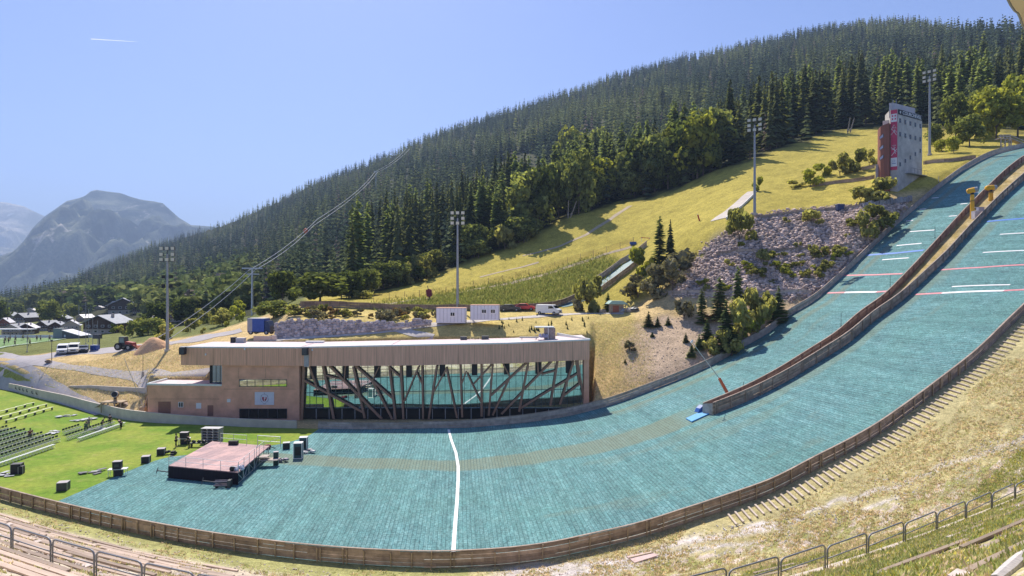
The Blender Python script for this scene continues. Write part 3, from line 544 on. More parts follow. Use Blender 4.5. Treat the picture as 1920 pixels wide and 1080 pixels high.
# ---- foreground conifers and bushes, each with its own label
def con_at(px, py, hpx, wpx, pairs, label, name='young_spruce'):
    P = G(px, py, 98); k = P.y/F; h = hpx*k; base = .54 if pairs is SPR else .27; return tree(name, pairs[rng.integers(len(pairs))], P-Vector((0, 0, .1)), h, label, 'tree', None, wpx*k/h/base)
for px, py, h, wd, pr, lb in ((1237, 496, 92, 34, LAR, 'taller left one of the twin larches beside the small ski jump'), (1257, 496, 86, 30, CON, 'right one of the twin larches beside the small ski jump'), (1140, 582, 36, 26, SPR, 'little spruce between the big shrub and the green roofed shed'),
        (1216, 612, 30, 26, SPR, 'bushy young spruce on the earth slope below the shed'), (1233, 612, 20, 16, SPR, 'short spruce touching the bushy young spruce below the shed'), (1253, 609, 17, 15, SPR, 'lone round little spruce on the earth slope'), (1223, 631, 10, 11, SPR, 'tiny spruce low on the earth slope'),
        (1286, 641, 19, 15, SPR, 'round little spruce beside the head of the snow lance'), (1311, 655, 30, 24, SPR, 'spruce just right of the head of the snow lance'), (1297, 669, 26, 22, SPR, 'lowest spruce on the earth slope above the slope boards'), (1316, 606, 66, 28, LAR, 'thin pale larch at the left of the tree cluster'), (1350, 598, 80, 46, LAR, 'bushy larch below the scree wall'),
        (1384, 592, 96, 34, LAR, 'slender tall larch standing before the scree'), (1326, 640, 44, 32, SPR, 'small spruce beside the rusty shrub'), (1362, 658, 98, 56, SPR, 'dense pyramid spruce against the slope boards'), (1460, 604, 70, 46, SPR, 'darkest spruce at the right end of the tree cluster'), (1172, 681, 10, 7, SPR, 'single tiny seedling on the grass slope')):
    con_at(px, py, h, wd, pr, lb, 'larch_tree' if pr is LAR else 'young_spruce')
for px, py, h, wd, pr, lb in ((1388, 650, 88, 58, BUS, 'leafy shrub between the pyramid spruce and the boards'), (1424, 626, 84, 54, BUS, 'tall leafy shrub left of the darkest spruce'), (1442, 600, 52, 36, BUS, 'shrub squeezed beside the darkest spruce'), (1345, 664, 46, 44, BUS, 'grey green shrub at the foot of the pyramid spruce'), (1407, 634, 52, 44, BUY, 'yellow green shrub between the two tall leafy shrubs by the boards'), (1372, 668, 34, 40, BUS, 'low shrub right at the boards below the pyramid spruce'), (1408, 588, 34, 36, BUS, 'shrub behind the tall leafy shrubs under the scree wall'), (1332, 664, 30, 30, BUS, 'leafy shrub left of the grey green one by the boards'), (1334, 602, 15, 26, BUR, 'rusty red low shrub in the tree cluster'),
        (1283, 598, 34, 38, BUG, 'dry grey shrub on the earth slope below the kerb'), (1180, 657, 18, 22, BUG, 'wispy grey weed bush alone on the slope'), (1386, 452, 60, 56, BUS, 'big round shrub at the top left of the scree'), (1521, 420, 28, 38, BUS, 'round shrub on the top edge of the scree'), (1640, 378, 44, 66, BUS, 'large dense shrub at the foot of the tower'), (1614, 380, 30, 34, BUS, 'smaller shrub left of the large one at the foot of the tower'),
        (1622, 450, 52, 40, BUS, 'yellowish shrub against the slope boards on the scree'), (1652, 432, 48, 54, BUS, 'wide shrub higher against the slope boards on the scree'), (1206, 520, 54, 46, BUY, 'yellow green shrub left of the twin larches'), (1196, 558, 42, 54, BUG, 'grey shrub below the yellow green shrub'), (1262, 545, 74, 88, BUG, 'big dry brownish shrub mass under the twin larches'), (1228, 560, 50, 50, BUG, 'dark twiggy shrub below the twin larches'),
        (1108, 584, 64, 52, BUS, 'large green shrub at the foot of the small ski jump'), (1090, 582, 40, 40, BUG, 'grey leaved shrub at the left of the large green shrub'), (1575, 330, 40, 36, BUS, 'dense shrub in the middle of the piste thicket'), (1604, 322, 42, 34, BUS, 'upright shrub left of the tower'), (1630, 310, 28, 26, BUS, 'shrub half hidden by the brown side of the tower'), (1545, 330, 24, 34, BUY, 'light shrub left of the dense one in the piste thicket'), (1520, 350, 30, 40, BUY, 'yellow shrub at the low end of the piste thicket'), (1492, 352, 14, 30, BUS, 'low shrub under the piste thicket'),
        (557, 590, 20, 44, BUS, 'yellow green shrub on the left end of the stone wall'), (1420, 358, 26, 18, BUY, 'bright sapling behind the right floodlight mast'), (680, 560, 16, 40, BUS, 'low shrub where the piste narrows at the wooden fence')):
    dec_at(px, py, h, wd, pr, lb, None, 'shrub')
for k in range(58):     # self-sown shrubs along the scree terraces
    r_ = k % 3
    if r_ == 0: px = rng.uniform(1425, 1600); py = 484-(px-1425)*.05+rng.uniform(-5, 6)
    elif r_ == 1: px = rng.uniform(1400, 1560); py = rng.uniform(495, 525)
    else: px = rng.uniform(1300, 1640); py = rng.uniform(420, 552)
    if not inpoly(np.array([px]), np.array([py]), SCREE)[0]: continue
    h = rng.uniform(7, 18); dec_at(px, py, h, h*rng.uniform(1., 1.8), BUY if rng.random() < .3 else BUS, 'small yellow green shrub growing between the scree stones', 'small shrubs on the scree', 'shrub')
for k in range(40):     # rusty plants on top of the stone wall
    px = rng.uniform(575, 815); P = onD(px, rng.uniform(118.8, 126)); tree('shrub', (BUR, BUS, BUG)[rng.integers(3)][rng.integers(3)], P, rng.uniform(.8, 1.9), 'reddish green bush on the bank above the stone wall', 'shrub', 'bushes above the stone wall', rng.uniform(1.1, 1.8))
for k in range(34):     # tiny planted saplings behind the roof
    px = rng.uniform(935, 1110); py = rng.uniform(592, 626); h = rng.uniform(5, 9); P = G(px, py, 114); tree('sapling', SPR[rng.integers(3)], P, h*P.y/F, 'tiny planted spruce sapling on the grass bank behind the roof', 'sapling', 'saplings behind the roof', 1)
for k in range(150):     # garden and valley trees among the chalets
    px = rng.uniform(-20, 470); py = rng.uniform(575, 628) if px < 330 else rng.uniform(595, 622); P = G(px, py, 185)
    if P.y < 195 or bool(hides(px, py, 11*F/P.y)): continue
    h = rng.uniform(7, 13)*(1 if P.y > 300 else .7)
    if rng.random() < .35: tree('spruce_tree', CON[rng.integers(6)], P, h*1.35, 'dark spruce among the village chalets', 'tree', 'spruces among the chalets')
    else: tree('broadleaf_tree', DEC[rng.integers(3)], P, h, 'leafy green tree among the village chalets', 'tree', 'leafy trees among the chalets', rng.uniform(.7, 1.05))
# ---- scree: thousands of loose stones
b_ = MB(); b_.ball((0, 0, 0), 1, 6, 4); rv = np.array(b_.v); tf = []
for f in b_.f:
    tf.append(f[:3]);
    if len(f) == 4: tf.append((f[0], f[2], f[3]))
tf = np.array(tf)
def rocks(name, n, poly, Dr, sz, mat, label):
    Vs, Fs = [], []; off = 0; xs0 = min(p[0] for p in poly); xs1 = max(p[0] for p in poly)
    px = rng.uniform(xs0, xs1, n*8); D = np.sqrt(rng.uniform(Dr[0]**2, Dr[1]**2, n*8)); z = z_hill(px, D); py = H0-F*(z-CZ)/D
    ok = inpoly(px+(rng.random(n*8)-.5)*26, py+(rng.random(n*8)-.5)*16, poly) & (D > Dff(px)+.8); px, D, z = px[ok][:n], D[ok][:n], z[ok][:n]; n = len(px)
    s = sz*(.45+1.1*rng.random(n)**2); P = rv[None]*(1+rng.uniform(-.35, .35, (n, len(rv), 1)))*s[:, None, None]*np.stack([rng.uniform(.8, 1.5, n), rng.uniform(.8, 1.3, n), rng.uniform(.5, .95, n)], -1)[:, None, :]
    P += np.stack([(px-960)/F*D, D, z+s*.15], -1)[:, None, :]; Fc = (tf[None]+(np.arange(n)*len(rv))[:, None, None]).reshape(-1, 3)
    return tag(link(name, npmesh(name, P.reshape(-1, 3), Fc, mat)), label, kind='stuff')
def rockmat(name, c, isl):
    m = M_(name, c, .95, .2, 1.5, island=isl, spec=.1); return m
M_scree = rockmat('scree_stone', (.78, .61, .52), .6)
rocks('scree_stones', 9000, SCREE, (103, 142), .27, M_scree, 'purple grey scree of loose stones between timber terraces')
rocks('loose_pebbles', 900, EARTH, (102, 124), .08, rockmat('pebble_stone', (.62, .50, .40), .4), 'loose pebbles scattered over the earth slope')

for k in range(44):     # bushes and small trees on the meadow between the village and the road
    px = rng.uniform(205, 450); P = onD(px, rng.uniform(138, 190) if px > 300 else rng.uniform(165, 215))
    if bool(hides(px, H0-F*(P.z-CZ)/P.y, 3*F/P.y)): continue
    h = rng.uniform(1.2, 4.2); tree('shrub', (BUS, DEC, BUS, BUY)[rng.integers(4)][rng.integers(3)], P, h, 'leafy bush on the meadow between the chalets and the road', 'shrub', 'bushes on the meadow by the road', rng.uniform(.8, 1.4))
# ================================================================ boards along the slopes
M_wood = M_('weathered_boards', (.47, .36, .285), .9, .3, 1.6, island=.45, bump=.2); M_woodg = M_('grey_boards', (.54, .46, .40), .9, .28, 1.4, island=.35, bump=.2); M_woodr = M_('reddish_boards', (.34, .235, .195), .9, .25, 1.6, island=.35)
M_post = M_('pale_timber', (.46, .36, .25), .9, .25, 2, island=.3); M_cap = M_('cap_board', (.42, .33, .27), .85, .2, 2, island=.25)
M_conc = M_('board_marked_concrete', (.56, .50, .43), .9, .14, .7, bump=.15); M_steel = M_('galvanised_steel', (.52, .54, .57), .42, .1, 4, metal=.6); M_darkst = M_('dark_steel', (.08, .085, .09), .5, .15, 4, metal=.4)
M_white = M_('white_paint', (.78, .78, .77), .5, .06, 3); M_black = M_('black_plastic', (.025, .025, .028), .5, .2, 4); M_grey = M_('grey_metal', (.36, .37, .39), .5, .12, 3, metal=.3); M_blue = M_('blue_tarpaulin', (.045, .10, .34), .5, .15, 3)
M_red = M_('red_paint', (.52, .05, .045), .45, .12, 3); M_orange = M_('orange_red_paint', (.66, .15, .06), .45, .12, 3); M_yellow = M_('yellow_paint', (.80, .42, .03), .4, .1, 3); M_tyre = M_('tyre_rubber', (.03, .03, .032), .9, .2, 5)
def surf(x, y): X, Y = t2w(x, y); return Vector((float(X), float(Y), float(z_out(x, y))))
def boardfence(name, label, pts, h, mats, side=1, rows=5, th=.05, postgap=1.5, seg=4, cat='fence', postmat=None, posts=True, lean=0, drop=.25, outer=True):
    """pts: dense list of base points; boards stacked in rows, stakes on one side"""
    P0 = pts[len(pts)//2]; root = thing(name, label, cat, P0); hs = h if isinstance(h, (list, tuple)) else [h]*2
    hh = np.interp(np.linspace(0, 1, len(pts)), np.linspace(0, 1, len(hs)), hs); nrm = []
    for i, p in enumerate(pts):
        d = pts[min(i+1, len(pts)-1)]-pts[max(i-1, 0)]; nrm.append(Vector((-d.y, d.x, 0)).normalized()*side)
    b = MB(P0)
    for r in range(rows):
        k = random.randint(0, seg-1); i = 0
        while i < len(pts)-1:
            j = min(i+seg-(k if i == 0 else 0), len(pts)-1); j = max(j, i+1); jz = random.uniform(-.02, .02); jt = random.uniform(-.012, .012); g = .012; vs = []; fs = []
            for q in range(i, j+1):
                p, n = pts[q], nrm[q]; z0 = -drop+(hh[q]+drop)*r/rows+g+jz*.5; z1 = -drop+(hh[q]+drop)*(r+1)/rows-g+jz
                for z_, o_ in ((z0, jt), (z1, jt), (z1, jt+th), (z0, jt+th)): vs.append(p+n*o_+Vector((0, 0, z_)))
            L = j-i
            for q in range(L):
                a = q*4; c = a+4; fs += [(a, a+1, c+1, c), (a+1, a+2, c+2, c+1), (a+2, a+3, c+3, c+2), (a+3, a, c, c+3)]
            fs += [(0, 3, 2, 1), (L*4, L*4+1, L*4+2, L*4+3)]; b.add(vs, fs); i = j
    b.build('boards', mats[0], root)
    c = MB(P0)
    for i in range(len(pts)-1):
        a, e = pts[i]+Vector((0, 0, hh[i]+.03)), pts[i+1]+Vector((0, 0, hh[i+1]+.03)); n0, n1 = nrm[i], nrm[i+1]; w0 = .07
        c.hexa([a-n0*w0*.6, a+n0*w0*1.6, e+n1*w0*1.6, e-n1*w0*.6], [a-n0*w0*.6+Vector((0, 0, .05)), a+n0*w0*1.6+Vector((0, 0, .05)), e+n1*w0*1.6+Vector((0, 0, .05)), e-n1*w0*.6+Vector((0, 0, .05))])
    c.build('cap_rail', mats[1], root)
    if posts:
        s = 0; nxt = .3; npst = 0
        for i in range(len(pts)-1):
            L = (pts[i+1]-pts[i]).length
            while s+L > nxt and npst < 98:
                p = pts[i].lerp(pts[i+1], (nxt-s)/L); n = nrm[i]; b2 = MB(P0); hp = hh[i]+random.uniform(-.12, .06); d = (pts[i+1]-pts[i]).normalized(); wv = random.choice((.05, .06, .09)); 
                q0 = p-n*.075 if outer else p+n*.13; b2.beam(q0+Vector((0, 0, -.4)), q0+Vector((random.uniform(-.04, .04), 0, hp)), wv*2, .09); b2.build('post', postmat or M_post, root); npst += 1
                if random.random() < .25 and npst < 98: p2 = p+d*.28; q0 = p2-n*.075 if outer else p2+n*.13; b3 = MB(P0); b3.beam(q0+Vector((0, 0, -.4)), q0+Vector((0, 0, hp-.05)), .11, .08); b3.build('post', postmat or M_post, root); npst += 1
                nxt += postgap*random.uniform(.8, 1.25)
            s += L
    return root
xs_ = np.arange(-62, 84, .9); near = []
for x in xs_: X, Y = t2w(x, YN); near.append(Vector((float(X), float(Y), float(Pn(x)))))
boardfence('slope_fence', 'long weathered timber board fence along the near edge of the turquoise slope', near, [1.12, 1.15, 1.2, 1.1, 1.1], (M_wood, M_cap), 1, 5, .05, 1.75, 5)
def ffpts(p0, p1, st=6, off=0.):
    o = []
    for px in np.arange(p0, p1+.1, st): D = float(Dff(px))+off; x, y = true_xy(px, D); o.append(Vector(((px-960)/F*D, D, float(z_out(x, y)))))
    return o
boardfence('slope_fence', 'grey timber board fence along the far slope edge below the glass front and tower', ffpts(596, 1990, 9), [.98, .95, 1.2, 1.3, 1.25, 1.2, 1.1, 1.1], (M_woodg, M_cap), 1, 4, .05, 1.9, 5, outer=False)
# concrete wall on the left with dark ring marks
wp = ffpts(16, 559, 6); wh = np.interp(np.linspace(0, 1, len(wp)), [0, .2, .45, .7, 1], [1.42, 1.75, 1.62, 1.2, 1.12]); root = thing('concrete_wall', 'long curving board-marked concrete wall at the back of the lawn', 'wall', wp[len(wp)//2]); b = MB(root.location)
for i in range(len(wp)-1):
    a, c = wp[i], wp[i+1]; u = Vector((0, .3, 0)); z = Vector((0, 0, 1)); d = Vector((0, 0, -.4)); b.hexa([a+d, c+d, c+u+d, a+u+d], [a+z*wh[i], c+z*wh[i+1], c+u+z*wh[i+1], a+u+z*wh[i]])
b.build('wall', M_conc, root)
for i, px in enumerate((31, 38, 45, 52, 62, 70)):
    D = float(Dff(px))-.04; b = MB(root.location); p = W(px, 727+i*2.6, D); p.z = .95+.05*(i % 2); r_ = .34; b.tube([p+Vector((r_*math.sin(a)*.8, 0, -r_*math.cos(a))) for a in np.linspace(-2.2, 2.2, 12)], .07, 5); b.build('painted_ring', M_black, root)
# two board fences on the strip between the landing hills
YD0 = lambda x: float(np.interp(x, [28, 34, 46, 70, 76, 84, 112], [74.2, 73.6, 73., 73.1, 73.9, 74.5, 74.6]))
def YD1(x): return float(np.interp(x, [28, 40, 50, 60, 67, 81, 89, 100, 130], [75.6, 75.7, 76.0, 76.6, 77.6, 79.6, 80.4, 82, 83]))
d0 = [surf(x, YD0(x)) for x in np.arange(31.0, 112, .9)]; d1 = [surf(x, YD1(x)) for x in np.arange(30.4, 112, .9)]
boardfence('divider_fence', 'near board fence of the strip dividing the two slopes', d0, [1.5, 1.6, 1.35, 1.3, 1.25], (M_wood, M_cap), -1, 5, .05, 2.4, 5, postmat=M_wood, outer=False)
boardfence('divider_fence', 'far board fence of the strip dividing the two slopes', d1, [1.4, 1.4, 1.3, 1.3, 1.25], (M_woodr, M_cap), 1, 4, .05, 2.2, 5, postmat=M_woodr)
b = MB(); vs = []; xs2 = np.arange(31.2, 112, .9); 
for x in xs2:
    for k in range(4): y = YD0(x)+.1+(YD1(x)-YD0(x)-.2)*k/3; X, Y = t2w(x, y); vs.append((float(X), float(Y), float(z_out(x, y))+.12+.05*random.random()))
zc = np.zeros((len(vs), 3)); zc[:] = (.42, .33, .16); zc += (rng.random((len(vs), 1))-.5)*.14
tag(link('dry_strip', npmesh('dry_strip', vs, gridfaces(len(xs2), 4), M_ground, cols={'zone': zc, 'green': np.full(len(vs), .8)}, smooth=True)), kind='structure')
# end board, blue pads
e0, e1 = d0[0], d1[0]; b = MB(); b.hexa([e0+Vector((-.1, 0, -.2)), e0+Vector((-.02, 0, -.2)), e1+Vector((-.02, 0, -.2)), e1+Vector((-.1, 0, -.2))], [e0+Vector((-.1, 0, 1.45)), e0+Vector((-.02, 0, 1.45)), e1+Vector((-.02, 0, 1.35)), e1+Vector((-.1, 0, 1.35))])
tag(b.build('end_board', M_woodg), 'grey end board closing the lower tip of the divider strip', 'board')
M_pad = M_('light_blue_mat', (.10, .36, .66), .5, .1, 2); M_padd = M_('dark_blue_mat', (.03, .12, .42), .5, .1, 2)
q = [G(1286, 787), G(1297, 793), G(1330, 778), G(1322, 771)]; b = MB(q[0]); u = Vector((0, 0, .06)); v = Vector((0, 0, .2)); b.hexa([p+u for p in q], [p+v for p in q]); root = thing('crash_mat', 'light blue crash mat lying before the tip of the divider strip', 'mat', q[0]); b.build('mat', M_pad, root)
b = MB(q[0]); p = G(1315, 774); b.prof([(-.1, 0), (1.5, 0), (1.45, .5), (.8, .85), (.2, .5)], -.35, .35, Matrix.Rotation(.5, 3, 'Z'), p+Vector((-.6, -.1, .1))); b.build('upturned_end', M_padd, root)
# steps beside the near fence: single timbers set in the bank
tb = MB().box((0, 0, 0), (2.3, .15, .09)).mesh('step_timber', M_('step_timber', (.64, .54, .45), .9, .12, 2, rnd=.2)); k = 0
for x in np.arange(21.0, 68, .60):
    s1 = YN-1.15; y0, y1 = s1, s1-2.1+.02*(x-20)*.2; a = Vector((*[float(v) for v in t2w(x, y0)], 0)); c = Vector((*[float(v) for v in t2w(x-.25, y1)], 0))
    a.z = float(z_bank(x, y0))+.13; c.z = float(z_bank(x-.25, y1))+.14; o = link('step_timber', tb); o.location = (a+c)/2; d = c-a; o.rotation_euler = d.to_track_quat('X', 'Z').to_euler(); o.scale = (d.length/2.3, 1, 1)
    tag(o, 'pale step timber in the stairway climbing outside the near fence', 'step', 'step timbers beside the near fence'); k += 1
# ================================================================ stadium building
YB = 101.7
def bx_(px): return (px-960)/F*YB
def bz_(py): return CZ+(H0-py)/F*YB
bl = Vector((bx_(560), YB, 0)); BLD = thing('stadium_building', 'long brown flat roofed building with glass front and slanted timber struts', 'building', bl)
M_clad = M_('brown_cladding', (.74, .42, .28), .85, .2, 1.2, stretch=(3, 3, .15)); M_clad2 = M_('brown_render', (.72, .40, .265), .9, .2, .5); M_roof = M_('pinkish_roof_membrane', (.66, .55, .55), .85, .08, .5); M_trim = M_('pale_metal_trim', (.66, .70, .70), .4, .06, 2, metal=.2); M_strut = M_('brown_timber_strut', (.36, .215, .145), .8, .2, 2, stretch=(4, 4, 4)); M_dark = M_('dark_recess', (.03, .03, .032), .6, .2, 2)
m, t, b = nt('facade_glass'); b.inputs['Base Color'].default_value = (.02, .045, .05, 1); b.inputs['Roughness'].default_value = .02; b.inputs['Specular IOR Level'].default_value = 1.; b.inputs['IOR'].default_value = 1.9; b.inputs['Metallic'].default_value = 0
gl = N(t, 'ShaderNodeBsdfGlossy'); gl.inputs['Roughness'].default_value = .015; gl.inputs['Color'].default_value = (.74, .90, .86, 1); mx = N(t, 'ShaderNodeMixShader'); mx.inputs[0].default_value = .66; t.links.new(b.outputs[0], mx.inputs[1]); t.links.new(gl.outputs[0], mx.inputs[2]); t.links.new(mx.outputs[0], t.nodes['Material Output'].inputs[0]); M_glass = m
M_mull = M_('dark_mullion', (.06, .10, .10), .5, .1, 4, metal=.3); M_wframe = M_('window_frame', (.10, .10, .10), .5, .1, 4); M_dglass, t, b = nt('dark_glass'); b.inputs['Base Color'].default_value = (.015, .018, .02, 1); b.inputs['Roughness'].default_value = .05; b.inputs['Specular IOR Level'].default_value = .6
rt = lambda px: bz_(float(np.interp(px, [340, 560, 730, 955, 1105], [652, 652.5, 649, 644.5, 638])))
rb = lambda px: bz_(float(np.interp(px, [340, 560, 730, 955, 1105], [684, 686, 685.5, 681, 674])))
def B(): return MB(bl)
def wallbox(b, x0, x1, zb, zt, y0, y1):
    b.hexa([(bx_(x0), y0, zb[0]), (bx_(x1), y0, zb[1]), (bx_(x1), y1, zb[1]), (bx_(x0), y1, zb[0])], [(bx_(x0), y0, zt[0]), (bx_(x1), y0, zt[1]), (bx_(x1), y1, zt[1]), (bx_(x0), y1, zt[0])])
b = B(); wallbox(b, 560, 730, (rb(560), rb(730)), (rt(560), rt(730)), YB-.3, 112.4); wallbox(b, 730, 955, (rb(730), rb(955)), (rt(730), rt(955)), YB-.3, 112.4); wallbox(b, 955, 1105, (rb(955), rb(1105)), (rt(955), rt(1105)), YB-.3, 112.4); wallbox(b, 341, 560, (rb(341), rb(560)), (rt(341), rt(560)), YB-.3, 112.4); b.build('upper_band', M_clad, BLD)
b = B(); wallbox(b, 416, 561, (0, 0), (rb(416)-.002, rb(561)-.002), YB, 112.2); b.build('wall', M_clad2, BLD)
b = B(); wallbox(b, 277, 416, (0, 0), (bz_(722), bz_(724)), YB-.02, 107.2); b.build('low_wing_wall', M_clad2, BLD)
b = B(); wallbox(b, 276, 416, (bz_(722)+.004, bz_(724)+.004), (bz_(718.5), bz_(720.5)), YB-.1, YB+.25); wallbox(b, 276, 279, (bz_(722)+.004, bz_(722)+.004), (bz_(718), bz_(718)), YB+.25, 107.3); b.build('parapet', M_trim, BLD)
b = B(); wallbox(b, 279, 416, (bz_(722)+.004, bz_(724)+.004), (bz_(722)+.05, bz_(724)+.05), YB+.26, 107.25); b.build('terrace_floor', M_roof, BLD)
b = B()
for x0, x1 in ((340, 560), (560, 730), (730, 955), (955, 1106)): wallbox(b, x0, x1, (rt(x0)+.003, rt(x1)+.003), (rt(x0)+.22, rt(x1)+.22), YB-.36, YB+.1)
b.build('roof_edge', M_trim, BLD)
b = B()
for x0, x1 in ((341, 560), (560, 730), (730, 955), (955, 1104)): wallbox(b, x0, x1, (rt(x0)+.003, rt(x1)+.003), (rt(x0)+.07, rt(x1)+.07), YB+.101, 112.4)
for x in (560, 730, 955): b.box((bx_(x), 107, rt(x)+.1), (.1, 10, .06))
b.build('roof', M_roof, BLD)
p0 = Vector((bx_(1104), YB+.2, rt(1104))); p1 = W(1044, 624, 113); b = B(); u = Vector((.3, .1, 0)); b.hexa([p0, p0+u, p1+u-Vector((0, 0, 1.2)), p1-Vector((0, 0, 1.2))], [p0+Vector((0, 0, .25)), p0+u+Vector((0, 0, .25)), p1+u, p1]); b.build('roof_parapet', M_trim, BLD)
b = B(); wallbox(b, 1095, 1104.6, (0, 0), (rb(1095)-.002, rb(1104)-.002), YB, 112.2); b.build('end_pillar', M_clad2, BLD)
b = B(); wallbox(b, 561.5, 1095, (0, 0), (rb(561)-.01, rb(1095)-.01), YB+1.1, YB+1.16); b.build('glass_front', M_glass, BLD)
b = B(); ztop = lambda px: rb(px)
for px in np.arange(577, 1094, 12.2): wallbox(b, px-.35, px+.35, (0, 0), (ztop(px)-.02,)*2, YB+1.02, YB+1.1)
for py0, py1 in ((712, 705), (739, 727)): wallbox(b, 562, 1095, (bz_(py0),)*2 if 0 else (bz_(py0), bz_(py0-7)), (bz_(py0)+.07, bz_(py0-7)+.07), YB+1.0, YB+1.09)
b.build('mullions', M_mull, BLD)
b = B(); wallbox(b, 562, 1094, (.02, .02), (bz_(767), bz_(767)), YB+.85, YB+.97); b.build('ground_floor_glazing', M_dglass, BLD)
b = B()
for px in np.arange(590, 1090, 24.4): wallbox(b, px-.6, px+.6, (.02,)*2, (bz_(768),)*2, YB+.78, YB+.85)
b.build('door_frames', M_grey, BLD)
for px in (584, 645, 704.5, 765, 828, 889, 950, 1010, 1067): bb = B(); wallbox(bb, px-5.3, px+5.3, (bz_(float(np.interp(px, [584, 1067], [712.5, 701]))),)*2, (rb(px)-.03,)*2, YB+.86, YB+1.0); bb.build('louvre_box', M_dark, BLD)
S = []
z4 = lambda x, y: (560+x*280/1920., 660+y*157/1077.)
z5 = lambda x, y: (830+x*290/1920., 640+y*163/1079.)
for a in ((55, 185, 25, 880, 1.2), (50, 370, 810, 780, 1), (125, 190, 215, 450, .9), (300, 185, 440, 870, 1.1), (340, 305, 560, 365, .7), (385, 185, 1060, 870, 1.1), (590, 180, 575, 380, .5), (690, 190, 840, 860, 1.05), (720, 185, 1195, 600, 1), (1025, 195, 945, 360, .5), (935, 370, 1200, 880, 1.), (1155, 190, 1240, 880, 1.), (1155, 200, 1305, 335, .8), (1305, 185, 1340, 880, 1.), (1535, 190, 1345, 650, .7), (1510, 270, 1585, 430, .6), (1580, 180, 1595, 880, .9), (1770, 180, 1665, 880, 1.), (1895, 220, 1725, 530, .8)):
    S.append((*z4(a[0], a[1]), *z4(a[2], a[3]), a[4]))
for a in ((40, 330, 175, 960, .9), (215, 290, 240, 950, 1), (285, 385, 235, 530, .7), (300, 400, 470, 760, .7), (480, 280, 482, 940, 1.15), (615, 285, 380, 540, .8), (620, 285, 570, 930, 1), (745, 275, 830, 440, .7), (1045, 270, 600, 680, 1.05), (835, 450, 620, 925, 1), (1065, 270, 950, 880, 1.1), (1180, 260, 1190, 420, .8), (1360, 250, 1020, 600, 1), (1000, 630, 730, 910, 1), (1400, 370, 1230, 415, .8), (1430, 250, 1340, 810, 1.1), (1700, 395, 1395, 575, .9), (1360, 595, 970, 835, 1.), (1630, 250, 1460, 790, 1.05), (1710, 530, 1490, 695, .9), (1680, 240, 1755, 720, 1.), (1660, 240, 1700, 530, .6)):
    S.append((*z5(a[0], a[1]), *z5(a[2], a[3]), a[4]))
for i, (xa, ya, xb_, yb, wd) in enumerate(S):
    a = Vector((bx_(xa), YB+.55+.004*(i % 7), bz_(ya))); c = Vector((bx_(xb_), YB+.55+.004*(i % 7), bz_(yb))); bb = B(); bb.beam(a, c, .36, .30*wd); bb.build('strut', M_strut, BLD)
def win(px0, py0, px1, py1, n, glass=M_dglass, y=YB, fr=M_wframe):
    o = B(); z0, z1 = bz_(py1), bz_(py0); x0, x1 = bx_(px0), bx_(px1); w_ = .07
    for xa, xb_ in [(x0, x0+w_), (x1-w_, x1)]+[(x0+(x1-x0)*k/n-w_/2, x0+(x1-x0)*k/n+w_/2) for k in range(1, n)]: o.box(((xa+xb_)/2, y-.03, (z0+z1)/2), (xb_-xa, .1, z1-z0))
    for za in (z0+w_/2, z1-w_/2): o.box(((x0+x1)/2, y-.035, za), (x1-x0-.002, .1, w_))
    f = o.build('window', fr, BLD); g = B(); g.box(((x0+x1)/2, y-.005, (z0+z1)/2), (x1-x0-.02, .04, z1-z0-.02)); g.build('pane', glass, f)
win(448.5, 711, 538, 725, 6, M_glass); win(449, 766, 538.5, 785, 5); win(391, 686, 414.5, 720, 3, M_glass, YB+1.2); win(335, 753.5, 344, 763.5, 2, M_dglass, YB-.02, M_white)
b = B(); wallbox(b, 388, 391, (bz_(720),)*2, (rb(390)-.003,)*2, YB+.9, 107); b.build('recess_wall', M_dark, BLD)
for x0, y0, x1, y1, mt, nm in ((297, 753, 320, 776, M_('brown_door', (.30, .15, .10), .8, .1, 2), 'door'), (389.5, 760, 400, 780, M_('brown_door', (.28, .14, .10), .8, .1, 2), 'door'), (368, 755.5, 377.5, 766, M_white, 'wall_panel'), (426, 748, 432.5, 754, M_white, 'vent_cover')):
    b = B(); wallbox(b, x0, x1, (bz_(y1),)*2, (bz_(y0),)*2, YB-.07, YB-.021); b.build(nm, mt, BLD)
for x, y in ((455, 654), (581, 655.5), (382, 664)): b = B(); b.box((bx_(x+6), YB-.42, bz_(y)), (.18, .2, .3)); b.build('wall_lamp', M_white, BLD)
sg = thing('crest_banner', 'white banner with a small red crest on the brown wall', 'banner', (bx_(496), YB-.06, bz_(747))); b = MB(); b.box((0, .02, 0), (bx_(514)-bx_(478), .03, bz_(735)-bz_(759))); b.build('cloth', M_('white_banner', (.66, .68, .76), .7, .05, 2), sg)
M_crest = M_('crest_red', (.38, .05, .09), .7, .1, 3); M_crestg = M_('crest_grey', (.34, .30, .38), .7, .1, 3)
b = MB(); b.prof([(-.36, .22), (-.36, -.1), (-.2, -.38), (0, -.48), (.2, -.38), (.36, -.1), (.36, .22)], -.012, .0); b.build('shield', M_crest, sg)
b = MB(); b.box((0, -.016, -.1), (.1, .008, .62)); b.box((.07, -.02, .0), (.3, .008, .1)); b.box((.12, -.0165, .14), (.2, .006, .09)); b.build('shield_charge', M_white, sg)
b = MB(); 
for a in np.linspace(0, math.pi, 9): b.box((math.cos(a)*.5, -.014, .38+math.sin(a)*.26), (.07, .012, .12))
for s_ in (-1, 1):
    b.tube([(s_*.52, -.014, .3), (s_*.62, -.014, -.1), (s_*.5, -.014, -.45), (s_*.2, -.014, -.62)], .035, 5)
b.box((0, -.014, .82), (.1, .012, .16)); b.box((0, -.014, -.84), (.5, .012, .07)); b.build('wreath', M_crestg, sg)
